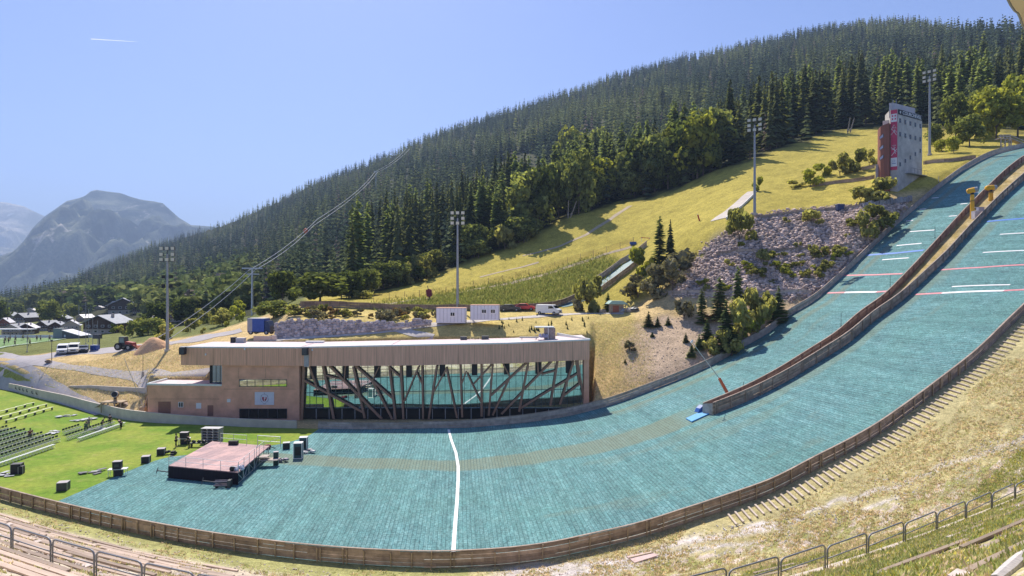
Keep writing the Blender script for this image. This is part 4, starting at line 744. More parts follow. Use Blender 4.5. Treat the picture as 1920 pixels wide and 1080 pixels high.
for px, py in ((347, 657), (575, 658)):
    o = thing('loudspeaker', 'black loudspeaker box on the '+('left corner of the roof band' if px < 400 else 'roof band above the left end of the glass'), 'loudspeaker', (bx_(px), YB-.75, bz_(py))); b = MB(); b.box((0, 0, 0), (.85, .7, 1.15)); b.build('cabinet', M_black, o); b = MB(); b.box((0, -.36, 0), (.7, .02, 1.0)); b.build('grille', M_darkst, o); b = MB(); b.box((0, .38, 0), (.3, .1, .5)); b.build('bracket', M_grey, o)
o = thing('drain_pipe', 'grey metal duct below the loudspeaker on the roof band', 'duct', (bx_(576), YB-.36, bz_(676))); b = MB(); b.box((0, 0, 0), (.75, .12, 1.9)); b.build('duct', M_grey, o)
b = B()
for px in np.arange(402, 1100, 30.5): b.box((bx_(px), YB-.302, (rt(px)+rb(px))/2), (.035, .012, rt(px)-rb(px)-.1))
for px in (447, 498, 540): b.box((bx_(px), YB-.002, bz_(700)), (.03, .012, 1.6))
b.build('panel_joints', M_('dark_joint', (.22, .13, .09), .9, .1, 2), BLD)
b = B(); b.box((bx_(487), YB-.004, bz_(729.5)), (bx_(555)-bx_(420), .012, .04)); b.box((bx_(346), YB-.024, bz_(748)), (bx_(412)-bx_(282), .012, .04)); b.build('wall_joint', M_('dark_joint', (.22, .13, .09), .9, .1, 2), BLD)
# roof furniture
def crate(name, label, cat, loc, d, mat, lid=None, rz=0, group=None, top='lid'):
    o = thing(name, label, cat, loc, rz, group); b = MB(); b.box((0, 0, d[2]/2), d); b.build('body', mat, o)
    b = MB(); b.box((0, 0, d[2]+.025), (d[0]*1.03, d[1]*1.03, .05)); b.build(top, lid or mat, o); return o
p = W(1032, 637, 104.5); o = thing('roof_kiosk', 'small round rooftop shelter with a flat projecting white roof', 'shelter', (p.x, p.y+2, rt(1040)+.08)); b = MB(); b.cyl((0, 0, 0), (0, 0, 1.85), .95, n=16); b.build('drum', M_('kiosk_stone', (.30, .25, .23), .9, .3, 3), o); b = MB(); b.box((-.9, 0, 2.0), (3.1, 2.2, .16), .05); b.build('roof', M_trim, o); b = MB(); b.cyl((-.3, -1.05, 0), (-.3, -1.05, 1.95), .05); b.build('pole', M_white, o)
b = MB()
for k in range(14): b.ball((-1.0+random.uniform(-.8, .5), -.9+random.uniform(-.4, .3), .3+random.random()*.45), .22, 6, 4, .3)
b.build('bundle', M_('bundled_sheets', (.42, .42, .55), .8, .3, 5), o)
o = thing('pipe_rail', 'low grey rail lying on the roof left of the shelter', 'rail', W(992, 632, 107)); o.location.z = rt(992)+.1; b = MB(); b.tube([(-1.6, 0, .35), (1.6, 0, .35)], .12, 8); b.build('bar', M_grey, o)
for x in (-1.2, 1.2): b = MB(); b.box((x, 0, .17), (.1, .3, .34)); b.build('foot', M_darkst, o)
o = thing('wire_rail', 'thin steel guard posts before the round roof shelter', 'railing', (bx_(1005), 105, rt(1005)+.06)); b = MB(); b.tube([(0, 0, 0), (0, 0, 1.2), (1.4, .2, 1.2), (1.4, .2, 0)], .03, 5); b.build('frame', M_steel, o)
for px, py, w_, h_, mt, lb in ((868, 632, 1.1, .5, M_darkst, 'dark flat box at the back of the roof'), (909, 633, 1.2, .55, M_darkst, 'dark flat box right of the yellow bundles on the roof'), (444, 638, 1.4, .8, M_grey, 'grey box at the left of the roof'), (430, 636, .7, .9, M_black, 'black bin at the far left of the roof'), (585, 640, 3., .22, M_white, 'white flat skylight panel behind the left roof')):
    crate('roof_box', lb, 'box', (bx_(px)*1.07, 110.5, rt(px)+.07), (w_, 1, h_), mt)
for k in range(5): o = thing('cable_bundle', 'yellow tan bundle lying at the back of the roof', 'bundle', (bx_(878+k*6)*1.08, 110.8+.2*(k % 2), rt(890)+.1), 0, 'yellow bundles on the roof'); b = MB(); b.ball((0, 0, .22), .3, 8, 5, .3, (1.2, .8, .7)); b.build('bundle', M_('tan_cable', (.5, .42, .16), .8, .2, 4), o)
# ================================================================ judges' tower
TP = W(1683, 352, 133.5); TW = thing('judges_tower', 'tall grey concrete judges tower with a brown curved side and a red banner', 'tower', TP)
kx = 133.5/F; M_tc = M_('tower_concrete', (.50, .47, .43), .9, .26, .6, bump=.1); M_tcl = M_('tower_concrete_light', (.55, .50, .50), .9, .1, .8); M_rust = M_('rust_brown_cladding', (.30, .12, .085), .85, .14, 1.2, stretch=(6, 6, .2)); M_ban = M_('red_banner', (.58, .07, .14), .7, .08, 2)
def tz(py): return (352-py)*kx
def tp(px, dy): D = 133.5+dy; return Vector(((px-960)/F*D-TP.x, dy, 0))
ax = tp(1683, 0); bxv = tp(1729, 5.5); nrm_ = Vector((bxv.y, -bxv.x, 0)).normalized(); cx_ = tp(1669.5, .9)
ud = bxv.normalized()
def zlow(s): return 352-0   # base line hidden by the ground
q = [ax, bxv, bxv+Vector((-1.8, 3.2, 0)), cx_+Vector((1.5, 4.5, 0)), cx_]
def slab(b, pts, z0, z1):
    n = len(pts); zz0 = z0 if isinstance(z0, list) else [z0]*n; zz1 = z1 if isinstance(z1, list) else [z1]*n; vs = [p+Vector((0, 0, zz0[i])) for i, p in enumerate(pts)]+[p+Vector((0, 0, zz1[i])) for i, p in enumerate(pts)]
    b.add(vs, [tuple(range(n-1, -1, -1)), tuple(range(n, 2*n))]+[(i, (i+1) % n, n+(i+1) % n, n+i) for i in range(n)])
tA, tB, tC = tz(203), tz(217)+.0, tz(205)
b = MB(); slab(b, q, -2.5, [tA, tA-.05, tA-.05, tA, tA]); b.build('shaft', M_tc, TW)
b = MB(); slab(b, [tp(1667, 1.4), tp(1673.5, 1.1), tp(1716, 5.4), tp(1712, 8), tp(1668, 4.5)], tA-1.5, [tz(189.5)]*5); b.build('roof_house', M_tcl, TW)
for x in (2, 8): b = MB(); b.cyl((x*kx-.3, 1.5, tz(192)), (x*kx-.3, 1.5, tz(183)), .04, n=5); b.build('antenna', M_steel, TW)
# curved brown stair drum left of the front
b = MB(); pts = [tp(1668.5, 1.6), tp(1668, .5), tp(1658, .9), tp(1651, 1.7), tp(1647, 2.8), tp(1645.5, 4), tp(1646, 6), tp(1669, 6)]
slab(b, pts, -1.5, [tz(229), tz(229), tz(231.5), tz(233.5), tz(236), tz(237), tz(236), tz(229)]); b.build('stair_drum', M_rust, TW)
b = MB(); slab(b, [tp(1655, 2.8), tp(1669, 1.9), tp(1670, 5), tp(1656, 5.5)], tz(237), tz(220)); b.build('stair_head', M_('tower_plaster', (.62, .57, .50), .9, .06, 1), TW)
b = MB(); slab(b, [tp(1641.5, 3), tp(1647, 2.9), tp(1648, 5.5), tp(1642, 5.5)], -1.5, tz(303)); b.build('side_pier', M_tcl, TW)
for py in (253, 273.5, 292.5):
    a, c = tp(1657.2, .93), tp(1649.3, 1.95); d = (c-a).normalized(); nn_ = Vector((-d.y, d.x, 0)); nn_ = nn_ if nn_.y < 0 else -nn_
    def par(o0, o1, sh):
        L_ = (c-a).length; P4 = [a+d*(L_*sh)+Vector((0, 0, -.22+sh*.3)), c-d*(L_*sh)+Vector((0, 0, -.5+sh*.3)), c-d*(L_*sh)+Vector((0, 0, .12-sh)), a+d*(L_*sh)+Vector((0, 0, .52-sh*.6))]
        bb = MB(); bb.hexa([p+nn_*o0+Vector((0, 0, tz(py))) for p in P4], [p+nn_*o1+Vector((0, 0, tz(py))) for p in P4]); return bb
    w_ = par(-.05, .05, 0).build('window', M_wframe, TW); par(.05, .07, .14).build('pane', M_('lilac_pane', (.45, .45, .62), .3, .1, 2), w_)
# banner down the narrow front
fd = cx_.normalized(); fn = Vector((fd.y, -fd.x, 0)); fn = fn if fn.y < 0 else -fn
def front(b, u0, u1, py0, py1, o_=.05, th=.02):
    a = fd*u0+fn*o_; c = fd*u1+fn*o_; d = fn*-th; b.hexa([a+Vector((0, 0, tz(py1))), c+Vector((0, 0, tz(py1))), c+d+Vector((0, 0, tz(py1))), a+d+Vector((0, 0, tz(py1)))], [a+Vector((0, 0, tz(py0))), c+Vector((0, 0, tz(py0))), c+d+Vector((0, 0, tz(py0))), a+d+Vector((0, 0, tz(py0)))])
fw = cx_.length
bn = thing('tower_banner', 'tall red and white banner on the narrow front of the tower', 'banner', TP)
b = MB(); front(b, .05, fw-.05, 205, 318); b.build('cloth', M_ban, bn)
b = MB(); front(b, .12, fw-.1, 212.5, 227.5, .065); wq = b.build('white_square', M_white, bn)
b = MB()
for uu in (.28, .66):
    for py in (216.2, 222): front(b, fw*uu-.14+.05, fw*uu+.12+.05, py-1.4, py+1.7, .08, .013)
b.build('square_dots', M_ban, bn)
b = MB(); front(b, .08, fw-.07, 295, 311.5, .065); wl = b.build('white_label', M_white, bn)
def fp(u, py, o_=.07): return fd*(u*fw)+fn*o_+Vector((0, 0, tz(py)))
b = MB(); b.tube([fp(.35, 299.5, .08), fp(.62, 299, .08), fp(.7, 302, .08), fp(.4, 303, .08), fp(.35, 299.5, .08)], .04, 4); b.tube([fp(.25, 306, .08), fp(.78, 305.5, .08)], .08, 4); b.build('label_print', M_('label_grey_blue', (.30, .32, .48), .7, .1, 2), bn)
for pl in ([(.9, 242), (.45, 233), (.2, 240), (.55, 237.5), (.35, 246)], [(.15, 253), (.6, 244), (.85, 240)], [(.9, 251.5), (.3, 243), (.12, 248)], [(.2, 272), (.75, 271.5), (.3, 276), (.8, 280)], [(.1, 279), (.85, 291)], [(.15, 284), (.9, 275)], [(.3, 288), (.5, 276)]):
    b = MB(); b.tube([fp(u, py) for u, py in pl], .055, 5); b.build('ski_figure', M_white, bn)
def side(b, u0, u1, z0, z1, o_, th=.05):
    a = ud*u0+nrm_*o_; c = ud*u1+nrm_*o_; d = nrm_*-th; b.hexa([a+Vector((0, 0, z0)), c+Vector((0, 0, z0)), c+d+Vector((0, 0, z0)), a+d+Vector((0, 0, z0))], [a+Vector((0, 0, z1)), c+Vector((0, 0, z1)), c+d+Vector((0, 0, z1)), a+d+Vector((0, 0, z1))])
SL = bxv.length
M_sign = M_('sign_dark', (.02, .022, .03), .6, .1, 2); sgn = thing('tower_sign', 'dark sign with white COURCHEVEL lettering around the tower top', 'sign', TP); b = MB(); zs0, zs1 = tA-1.2, tA-.15; side(b, .12, SL-.12, zs0, zs1, .05); b.build('board', M_sign, sgn)
def text(body, size, mat, name='lettering'):
    cu = bpy.data.curves.new(name, 'FONT'); cu.body = body; cu.size = size; cu.extrude = .012; cu.align_x = 'CENTER'; cu.align_y = 'CENTER'; cu.resolution_u = 2; cu.offset = .012*size
    o = bpy.data.objects.new(name, cu); COL.objects.link(o); bpy.context.view_layer.update(); me = bpy.data.meshes.new_from_object(o.evaluated_get(bpy.context.evaluated_depsgraph_get())); bpy.data.objects.remove(o); bpy.data.curves.remove(cu); me.materials.clear(); me.materials.append(mat); return me
me = text('COURCHEVEL', 1.02, M_white); o = link('lettering', me, sgn); wd = max(v.co.x for v in me.vertices)-min(v.co.x for v in me.vertices)
o.matrix_basis = Matrix.Translation(ud*(SL*.565)+nrm_*.075+Vector((0, 0, (zs0+zs1)/2))) @ Matrix((ud, Vector((0, 0, 1)), nrm_)).transposed().to_4x4() @ Matrix.Diagonal((SL*.76/wd, 1., 1, 1))
b = MB(); 
for k in range(3): a = ud*(SL*.10)+nrm_*.07+Vector((0, 0, (zs0+zs1)/2)); d = (ud*math.cos(k*1.05+.5)+Vector((0, 0, math.sin(k*1.05+.5))))*.3; b.beam(a-d, a+d, .04, .09)
b.build('star_emblem', M_white, sgn)
def twin(u, z, sw=.62, sh=.95):
    b = MB(); side(b, u-sw/2, u+sw/2, z-sh/2, z+sh/2, .03, .06); f = b.build('window', M_wframe, TW); b = MB(); side(b, u-sw/2+.09, u+sw/2-.09, z-sh/2+.09, z+sh/2-.09, .04, .01); b.build('pane', M_dglass, f)
for r in (0, 1):
    for k in range(5): twin(SL*(.10+.205*k), tA-2.45-r*2.85, .7, .95)
for k in range(5): twin(SL*(.10+.205*k), tA-11.6+k*.95, .6, .85)
b = MB(); side(b, SL*.30, SL*1.2, tz(322)-.12-0, tz(322), 1.1, 1.1); b.build('balcony', M_grey, TW)
b = MB(); 
for k in range(6): a = ud*(SL*(.32+.14*k))+nrm_*1.05; b.cyl(a+Vector((0, 0, tz(322))), a+Vector((0, 0, tz(322)+1.)), .025, n=5)
b.tube([ud*(SL*.32)+nrm_*1.05+Vector((0, 0, tz(322)+1)), ud*(SL*1.02)+nrm_*1.05+Vector((0, 0, tz(322)+1))], .03, 5); b.build('balcony_rail', M_darkst, TW)
b = MB(); front(b, .45, 1.2, 343, 352, .04, .03); b.build('door', M_grey, TW)
# ================================================================ floodlight masts
def mast(px, py, top, D, label, rot=0, sp=False):
    k = D/F; H = (py-top)*k; P = onD(px, D); H = (py-top)*k; o = thing('floodlight_mast', label, 'floodlight', P, rot, None); b = MB(); b.cyl((0, 0, -.5), (0, 0, H-1.2), .32, .17, 12); b.build('pole', M_grey, o)
    b = MB(); hw = 1.25
    for z in (H-2.6, H-1.55, H-.35): b.box((0, 0, z), (2*hw+.5, .1, .1))
    b.box((0, -.01, H-1.4), (.12, .1, 2.6)); b.build('lamp_frame', M_darkst, o); M_l = M_lamp
    for r, z in enumerate((H-2.25, H-1.25, H-.1)):
        for c in (-1, 0, 1):
            if r == 1 and c == 0: continue
            b = MB(); b.box((c*1.12, -.12, z), (.74, .28, .70)); l = b.build('floodlight', M_darkst, o); b = MB(); b.box((c*1.12, -.27, z), (.66, .03, .60)); b.build('lens', M_l, l)
    b = MB(); b.cyl((0, 0, -.1), (0, 0, .35), .55, n=10); b.build('footing', M_conc, o)
    if sp:
        for s_ in (-1, 1):
            b = MB(); b.box((s_*.75, -.1, H-7.4), (.55, .4, .7)); b.box((s_*.75, -.1, H-5.6), (.55, .4, .6)); b.box((s_*.4, 0, H-6.5), (.5, .08, .08)); b.build('loudspeaker', M_black, o)
    return o
M_lamp = M_('lamp_lens', (.72, .66, .50), .25, .1, 3, spec=.6)
mast(314, 648, 455, 124.5, 'left floodlight mast with black loudspeakers beside the woodchip heap', 0, True); mast(858, 577, 394, 134.5, 'central floodlight mast rising behind the white cabins'); mast(1415, 402, 224, 138.5, 'floodlight mast on the scree top left of the tower', -.5); mast(1743, 281, 124, 157, 'floodlight mast standing right behind the tower', -.9)
# ================================================================ small ski jump, terrace walls, wooden fence, stone wall
def gp(pts, Dmin=98, n=None):
    P = [G(p[0], p[1], p[2] if len(p) > 2 else Dmin) for p in pts]; Q = [P[0]]
    for a, c in zip(P[:-1], P[1:]):
        k = max(1, int((c-a).length/.9)); Q += [onD(*pxD(a.lerp(c, i/k))) for i in range(1, k+1)]
    return Q
def pxD(v): return pxof(v.x, v.y), v.y
M_teal2 = M_('old_matting', (.08, .20, .21), .6, .2, 1.5)
ribbon('small_slope', [(1045, 574, 134), (1085, 561, 134), (1122, 538, 134), (1160, 510, 134), (1200, 478, 134)], [4, 4, 3.6, 3.4, 3.2], M_teal2, .08)
boardfence('jump_fence', 'upper board fence of the small turquoise jump left of the twin larches', gp([(1118, 529, 138), (1165, 495, 138), (1213, 461, 138)]), 1.3, (M_woodg, M_cap), 1, 4, .05, 2.5, 3, outer=False)
boardfence('jump_fence', 'lower board fence of the small turquoise jump, facing the shrubs', gp([(1126, 550, 134), (1160, 524, 134), (1195, 496, 134)]), 1.3, (M_wood, M_cap), 1, 4, .05, 2.5, 3)
crate('blue_box', 'blue box beside the top of the small ski jump', 'box', G(1187, 459, 138), (1.6, .9, .7), M_blue, M_blue)
o = thing('barrier', 'red and white barrier at the top of the small jump', 'barrier', G(1210, 452, 138)); b = MB(); b.beam((-1.2, 0, .9), (1.2, 0, .75), .08, .16); b.build('bar', M_red, o)
for x in (-1, 1): b = MB(); b.cyl((x, 0, -.2), (x, 0, .9), .05, n=6); b.build('post', M_white, o)
ribbon('concrete_chute', [(1348, 412, 139), (1372, 394, 139), (1392, 376, 139), (1412, 359, 139)], [4.5, 3, 2.6, 2.6], M_conc, .1)
boardfence('chute_curb', 'pale board along the right side of the grey concrete chute', gp([(1362, 412, 139), (1390, 390, 139), (1415, 365, 139)]), .5, (M_white, M_white), 1, 1, .08, 9, 3, posts=False)
boardfence('wooden_fence', 'long brown wooden fence behind the white cabins at the foot of the piste', gp([(563, 577, 131), (640, 577, 131), (700, 580, 131), (760, 582, 131), (815, 583, 131), (880, 583, 131), (950, 583, 131), (1000, 580, 131), (1040, 576, 131), (1078, 563, 131)]), [1.35, 1.3, 1.25, 1.2, 1.3], (M_woodr, M_cap), 1, 3, .05, 2.4, 3)
for pts, h, lb in (([(1342, 480), (1425, 475), (1520, 469), (1598, 466)], .7, 'middle timber terrace wall across the scree'), ([(1418, 411), (1505, 400), (1575, 395), (1612, 391)], .8, 'top timber terrace wall along the upper edge of the scree'), ([(1234, 559), (1340, 556), (1450, 555), (1522, 554)], .85, 'lowest grey timber terrace wall under the scree')):
    boardfence('terrace_wall', lb, gp(pts), h, (M_woodg if 'lowest' in lb else M_wood, M_cap), 1, 2, .12, 3.2, 4, cat='wall')
for pts, h, lb in (([(1522, 350), (1580, 343), (1640, 334)], .75, 'dark timber wall on the grass left of the tower'), ([(1596, 322), (1640, 315)], .8, 'short dark timber wall above the other one left of the tower'), ([(1731, 309), (1780, 304), (1830, 299)], .8, 'dark timber wall on the bare ground right of the tower')):
    boardfence('timber_wall', lb, gp(pts), h, (M_wood, M_cap), 1, 2, .12, 6, 4, cat='wall')
o = thing('block_wall', 'row of grey stone blocks below the tower', 'wall', G(1670, 384)); 
b = MB(o.location)
for k in range(15):
    p = G(1622+k*6, 388-k*.75); b.box(p+Vector((0, 0, .3+.1*(k % 3))), (.85, .7, .75+.2*(k % 3)), .2*(k % 5))
b.build('blocks', M_('block_stone', (.42, .41, .42), .9, .2, 2, island=.35), o)
crate('equipment_cabinet', 'dark blue cabinet with white marks on the top edge of the scree', 'cabinet', G(1575, 395), (1.5, 1, 1.3), M_('navy_paint', (.05, .07, .16), .6, .1, 2), M_white)
# dry stone wall of boulders
W0 = [(519, 637, 605), (545, 634, 599), (600, 629, 600), (650, 625, 600), (700, 620.5, 603), (750, 615, 604.5), (803, 609.5, 598)]
o = thing('stone_wall', 'retaining wall of rough grey boulders behind the flat roof', 'wall', W(660, 624, 116)); b = MB(o.location)
for px in np.arange(519, 806, 5.2):
    b0 = np.interp(px, [p[0] for p in W0], [p[1] for p in W0]); t0 = np.interp(px, [p[0] for p in W0], [p[2] for p in W0])+random.uniform(-1.5, 1.5); py = b0-2; D = 115.6+np.interp(px, [520, 800], [0, 1.3])
    while py > t0:
        r_ = random.uniform(.30, .46); b.ball(W(px+random.uniform(-2, 2), py, D+(b0-py)*.045+random.uniform(-.1, .1)), r_, 7, 5, .16, (1.15, .8, .85)); py -= r_*1.25*F/D*.95
b.build('boulders', M_('boulder_stone', (.56, .50, .48), .95, .22, 1.8, island=.5, bump=.3), o)
# white cabins
for px, py, wpx, n, lb in ((845, 604.5, 55, 1, 'white site cabin with a single window, left of the pair'), (908.5, 599, 54, 2, 'white site cabin with two windows, right of the pair')):
    D = 117.5; P = W(px, py, D); o = thing('site_cabin', lb, 'cabin', P, -.05); wd = wpx*D/F; b = MB(); b.box((0, 1.2, 1.25), (wd, 2.4, 2.7)); b.build('body', M_('cabin_panel', (.74, .74, .78), .6, .05, 1), o)
    b = MB(); b.box((0, 1.2, 2.66), (wd+.08, 2.48, .12)); b.build('roof', M_('cabin_roof_orange', (.72, .42, .28), .7, .08, 2), o); b = MB()
    for x in np.linspace(-wd/2+.05, wd/2-.05, 9): b.box((x, -.015, 1.3), (.05, .03, 2.5))
    b.build('ribs', M_grey, o)
    for k in range(n):
        x = (.35 if n == 1 else (-.1 if k == 0 else 1.55)); b = MB(); b.box((x, -.03, 1.5), (.95, .08, .95)); f = b.build('window', M_white, o); b = MB(); b.box((x-.2, -.075, 1.5), (.32, .03, .6)); b.box((x+.2, -.075, 1.5), (.32, .03, .6)); b.build('pane', M_dglass, f)
# ================================================================ vehicles
def wheel(o, x, y, r, w=.22):
    b = MB(); b.cyl((x, y-w/2, r), (x, y+w/2, r), r, n=14); wl = b.build('wheel', M_tyre, o); b = MB(); b.cyl((x, y-w/2-.01, r), (x, y+w/2+.01, r), r*.55, n=10); b.build('rim', M_grey, wl)
def vehicle(name, label, cat, P, rz, col, van=True):
    o = thing(name, label, cat, P, rz); L = 2.5 if van else 2.15; m = M_(name+'_paint', col, .3, .03, 2, spec=.6)
    pr = [(-2.5, .35), (-2.52, 1.0), (-2.42, 1.98), (-2.2, 2.05), (.95, 2.02), (1.25, 1.9), (1.85, 1.28), (2.42, 1.05), (2.52, .75), (2.5, .35)] if van else [(-2.1, .3), (-2.15, .85), (-1.75, 1.0), (-1.2, 1.42), (.2, 1.46), (.55, 1.36), (1.05, .98), (1.95, .82), (2.15, .6), (2.12, .3)]
    w = .95 if van else .88; b = MB(); b.prof(pr, -w, w); ob = b.build('body', m, o); bv = ob.modifiers.new('b', 'BEVEL'); bv.width = .07; bv.segments = 2
    b = MB(); (x0, z0), (x1, z1) = ((1.28, 1.86), (1.82, 1.30)) if van else ((.50, 1.36), (1.0, 1.0)); n = Vector((z0-z1, 0, x1-x0)).normalized()*.02
    b.hexa([Vector((x1, -w*.85, z1))+n, Vector((x1, w*.85, z1))+n, Vector((x0, w*.8, z0))+n, Vector((x0, -w*.8, z0))+n], [Vector((x1, -w*.85, z1))+n*2, Vector((x1, w*.85, z1))+n*2, Vector((x0, w*.8, z0))+n*2, Vector((x0, -w*.8, z0))+n*2]); b.build('windscreen', M_dglass, o)
    for s in (-1, 1):
        b = MB(); b.prof([(.3, 1.22), (.3, 1.75), (1.12, 1.75), (1.55, 1.3)] if van else [(-1.5, .98), (-1.1, 1.32), (.3, 1.34), (.75, 1.0)], s*w-.004, s*w+.02 if s > 0 else s*w-.02); b.build('side_window', M_dglass, o)
        b = MB(); b.box((L-.03, s*w*.72, .88 if van else .68), (.12, .32, .2)); b.build('headlight', M_lamp, o)
        for x in ((-1.6, 1.55) if van else (-1.35, 1.3)): wheel(o, x, s*(w-.08), .34 if van else .31)
    b = MB(); b.box((L, 0, .45), (.12, w*1.9, .28)); b.build('bumper', M_black if not van else M_grey, o); b = MB(); b.box((L+.03, 0, .72 if van else .6), (.06, .9, .2)); b.build('grille', M_black, o); return o
vehicle('parked_van', 'white van parked leftmost in the row beside the football pitch', 'van', G(118, 663), R(-60), (.80, .80, .80)); vehicle('parked_van', 'cream white van in the middle of the parked row beside the pitch', 'van', G(139, 661), R(-60), (.76, .74, .68)); vehicle('parked_car', 'dark blue car parked rightmost in the row beside the pitch', 'car', G(157, 659.5), R(-60), (.06, .08, .13), False)
vehicle('parked_van', 'white van standing on the gravel path right of the cabins', 'van', G(1029, 590, 115), R(-28), (.80, .80, .80)); vehicle('parked_car', 'bright red car parked before the wooden fence', 'car', G(985, 582, 128), R(-8), (.55, .03, .03), False); vehicle('parked_car', 'black car parked left of the red one before the wooden fence', 'car', G(957, 583.5, 128), R(-4), (.03, .03, .035), False)
P = W(487, 627, 117.6); o = thing('box_truck', 'truck with a bright blue box body behind the flat roof', 'truck', P, -.12); b = MB(); b.box((-.2, 0, 1.75), (3.2, 2.2, 2.35)); b.build('box_body', M_blue, o); b = MB(); b.box((-.2, 0, 2.96), (3.26, 2.26, .1)); b.build('roof', M_grey, o); b = MB(); b.prof([(1.5, .5), (1.5, 2.5), (2.0, 2.5), (2.45, 1.6), (2.5, .5)], -1.0, 1.0); b.build('cab', M_('navy_cab', (.03, .05, .11), .4, .1, 2), o)
b = MB(); b.box((.1, 0, .5), (4.4, 1.0, .25)); b.build('chassis', M_darkst, o)
for x in (-1.2, 1.8):
    for s in (-1, 1): wheel(o, x, s*.95, .42)
b = MB(); b.box((-1.3, -1.11, 1.75), (.9, .03, 2.2)); b.build('side_panel', M_grey, o)
P = W(495, 637, 114.6); o = thing('concrete_block', 'low grey concrete wall in front of the blue truck', 'wall', P); b = MB(); b.box((-.2, 0, .1), (3.2, .4, 1.1)); b.build('wall', M_conc, o); b = MB(); b.prof([(1.5, -.5), (1.5, .8), (2.2, .8), (2.5, -.5)], -.3, .3); b.build('buttress', M_conc, o)
P = G(236, 656.5); o = thing('wheel_loader', 'red and dark wheel loader parked beside the woodchip heap', 'loader', P, -.12); b = MB(); b.box((-.2, 0, .95), (3.4, 1.2, .5)); b.build('chassis', M_darkst, o); b = MB(); b.prof([(.1, 1.0), (.1, 1.85), (1.9, 1.6), (2.0, 1.0)], -.55, .55); b.build('hood', M_('faded_red', (.34, .07, .055), .6, .2, 3), o); b = MB(); b.prof([(-1.2, 1.2), (-1.15, 2.75), (.05, 2.75), (.25, 1.3)], -.6, .6); c_ = b.build('cab', M_darkst, o); b = MB(); b.prof([(-1.0, 1.6), (-.98, 2.55), (-.05, 2.55), (.05, 1.6)], -.62, .62); b.build('cab_glass', M_('cab_glass', (.22, .30, .30), .1, .05, 2), c_)
b = MB(); b.beam((1.6, -.45, 1.2), (3.1, -.45, .5), .14); b.beam((1.6, .45, 1.2), (3.1, .45, .5), .14); b.build('arm', M_red, o); b = MB(); b.prof([(2.9, .15), (2.8, 1.0), (3.0, 1.0), (3.6, .15)], -.95, .95); b.build('bucket', M_('faded_orange', (.42, .13, .07), .7, .2, 3), o)
for x, r_ in ((-1.1, .78), (1.25, .62)):
    for s in (-1, 1): wheel(o, x, s*.8, r_, .45)
P = onD(284, 128); n_ = 40; vs = []
for i in range(n_):
    for j in range(n_):
        x, y = (i/(n_-1)-.5)*7.2, (j/(n_-1)-.5)*5.2; r_ = math.hypot(x/3.4, y/2.4); z = 2.35*max(0, 1-r_**1.35)+.35*float(fbm(x*1.1+5, y*1.1))*(r_ < 1)+.1*random.random()-.12; vs.append((P.x+x, P.y+y, zxy(P.x+x, P.y+y)+z))
o = link('woodchip_heap', npmesh('woodchip_heap', vs, gridfaces(n_, n_), M_('woodchips', (.72, .43, .24), .95, .35, 9, bump=.6))); tag(o, 'orange brown heap of woodchips beside the left floodlight mast', 'heap')
# ================================================================ lift, cannons, lances, poles
def pylon(px, py, top, D, lb):
    P = onD(px, D); H = CZ+(H0-top)/F*D-P.z; o = thing('lift_pylon', lb, 'lift pylon', P); b = MB(); b.cyl((0, 0, -.6), (0, 0, H), .34, .22, 10); b.build('mast', M_steel, o)
    b = MB(); b.box((0, 0, H), (5.2, .35, .3)); b.box((.2, 0, H-1.5), (3.2, .3, .25)); b.build('crossarm', M_steel, o)
    for s in (-1, 1): b = MB(); b.box((s*2.2, 0, H-.5), (.3, 2.2, .35)); b.build('sheave', M_darkst, o)
pylon(473, 590, 503, 165, 'grey lift pylon with double crossarm before the left forest'); pylon(705, 345, 321, 640, 'small lift pylon standing high on the wooded slope')
M_cable = M_('lift_cable', (.55, .56, .60), .5, .05, 1)
for k, (a, c, d, e) in enumerate((((262, 652), (466, 507), (595, 411), (703, 322)), ((285, 655), (479, 505.5), (588, 423), (708, 323)))):
    pts = [W(*a, 128), W(*c, 165), W(*d, 235), W(*e, 640), W(762+k*6, 279, 900)]; q = []
    for i in range(len(pts)-1):
        for s in np.linspace(0, 1, 10, endpoint=False): p = pts[i].lerp(pts[i+1], s); p.z -= 4*s*(1-s)*(1.2 if i < 2 else 3); q.append(p)
    q.append(pts[-1]); o = tag(MB().tube(q, [.045+.00010*p.y for p in q], 5).build('lift_cable', M_cable), ('upper left' if k == 0 else 'lower right')+' cable of the gondola lift climbing the wooded slope', 'cable')
p = W(573, 431, 225); o = thing('gondola_cabin', 'tiny orange gondola cabin hanging from the lift cable', 'gondola', p); b = MB(); b.ball((0, 0, -.4), .9, 8, 6, 0, (.9, .9, 1.1)); b.build('cabin', M_orange, o); b = MB(); b.cyl((0, 0, .8), (0, 0, 2.6), .07, n=5); b.build('hanger', M_darkst, o)
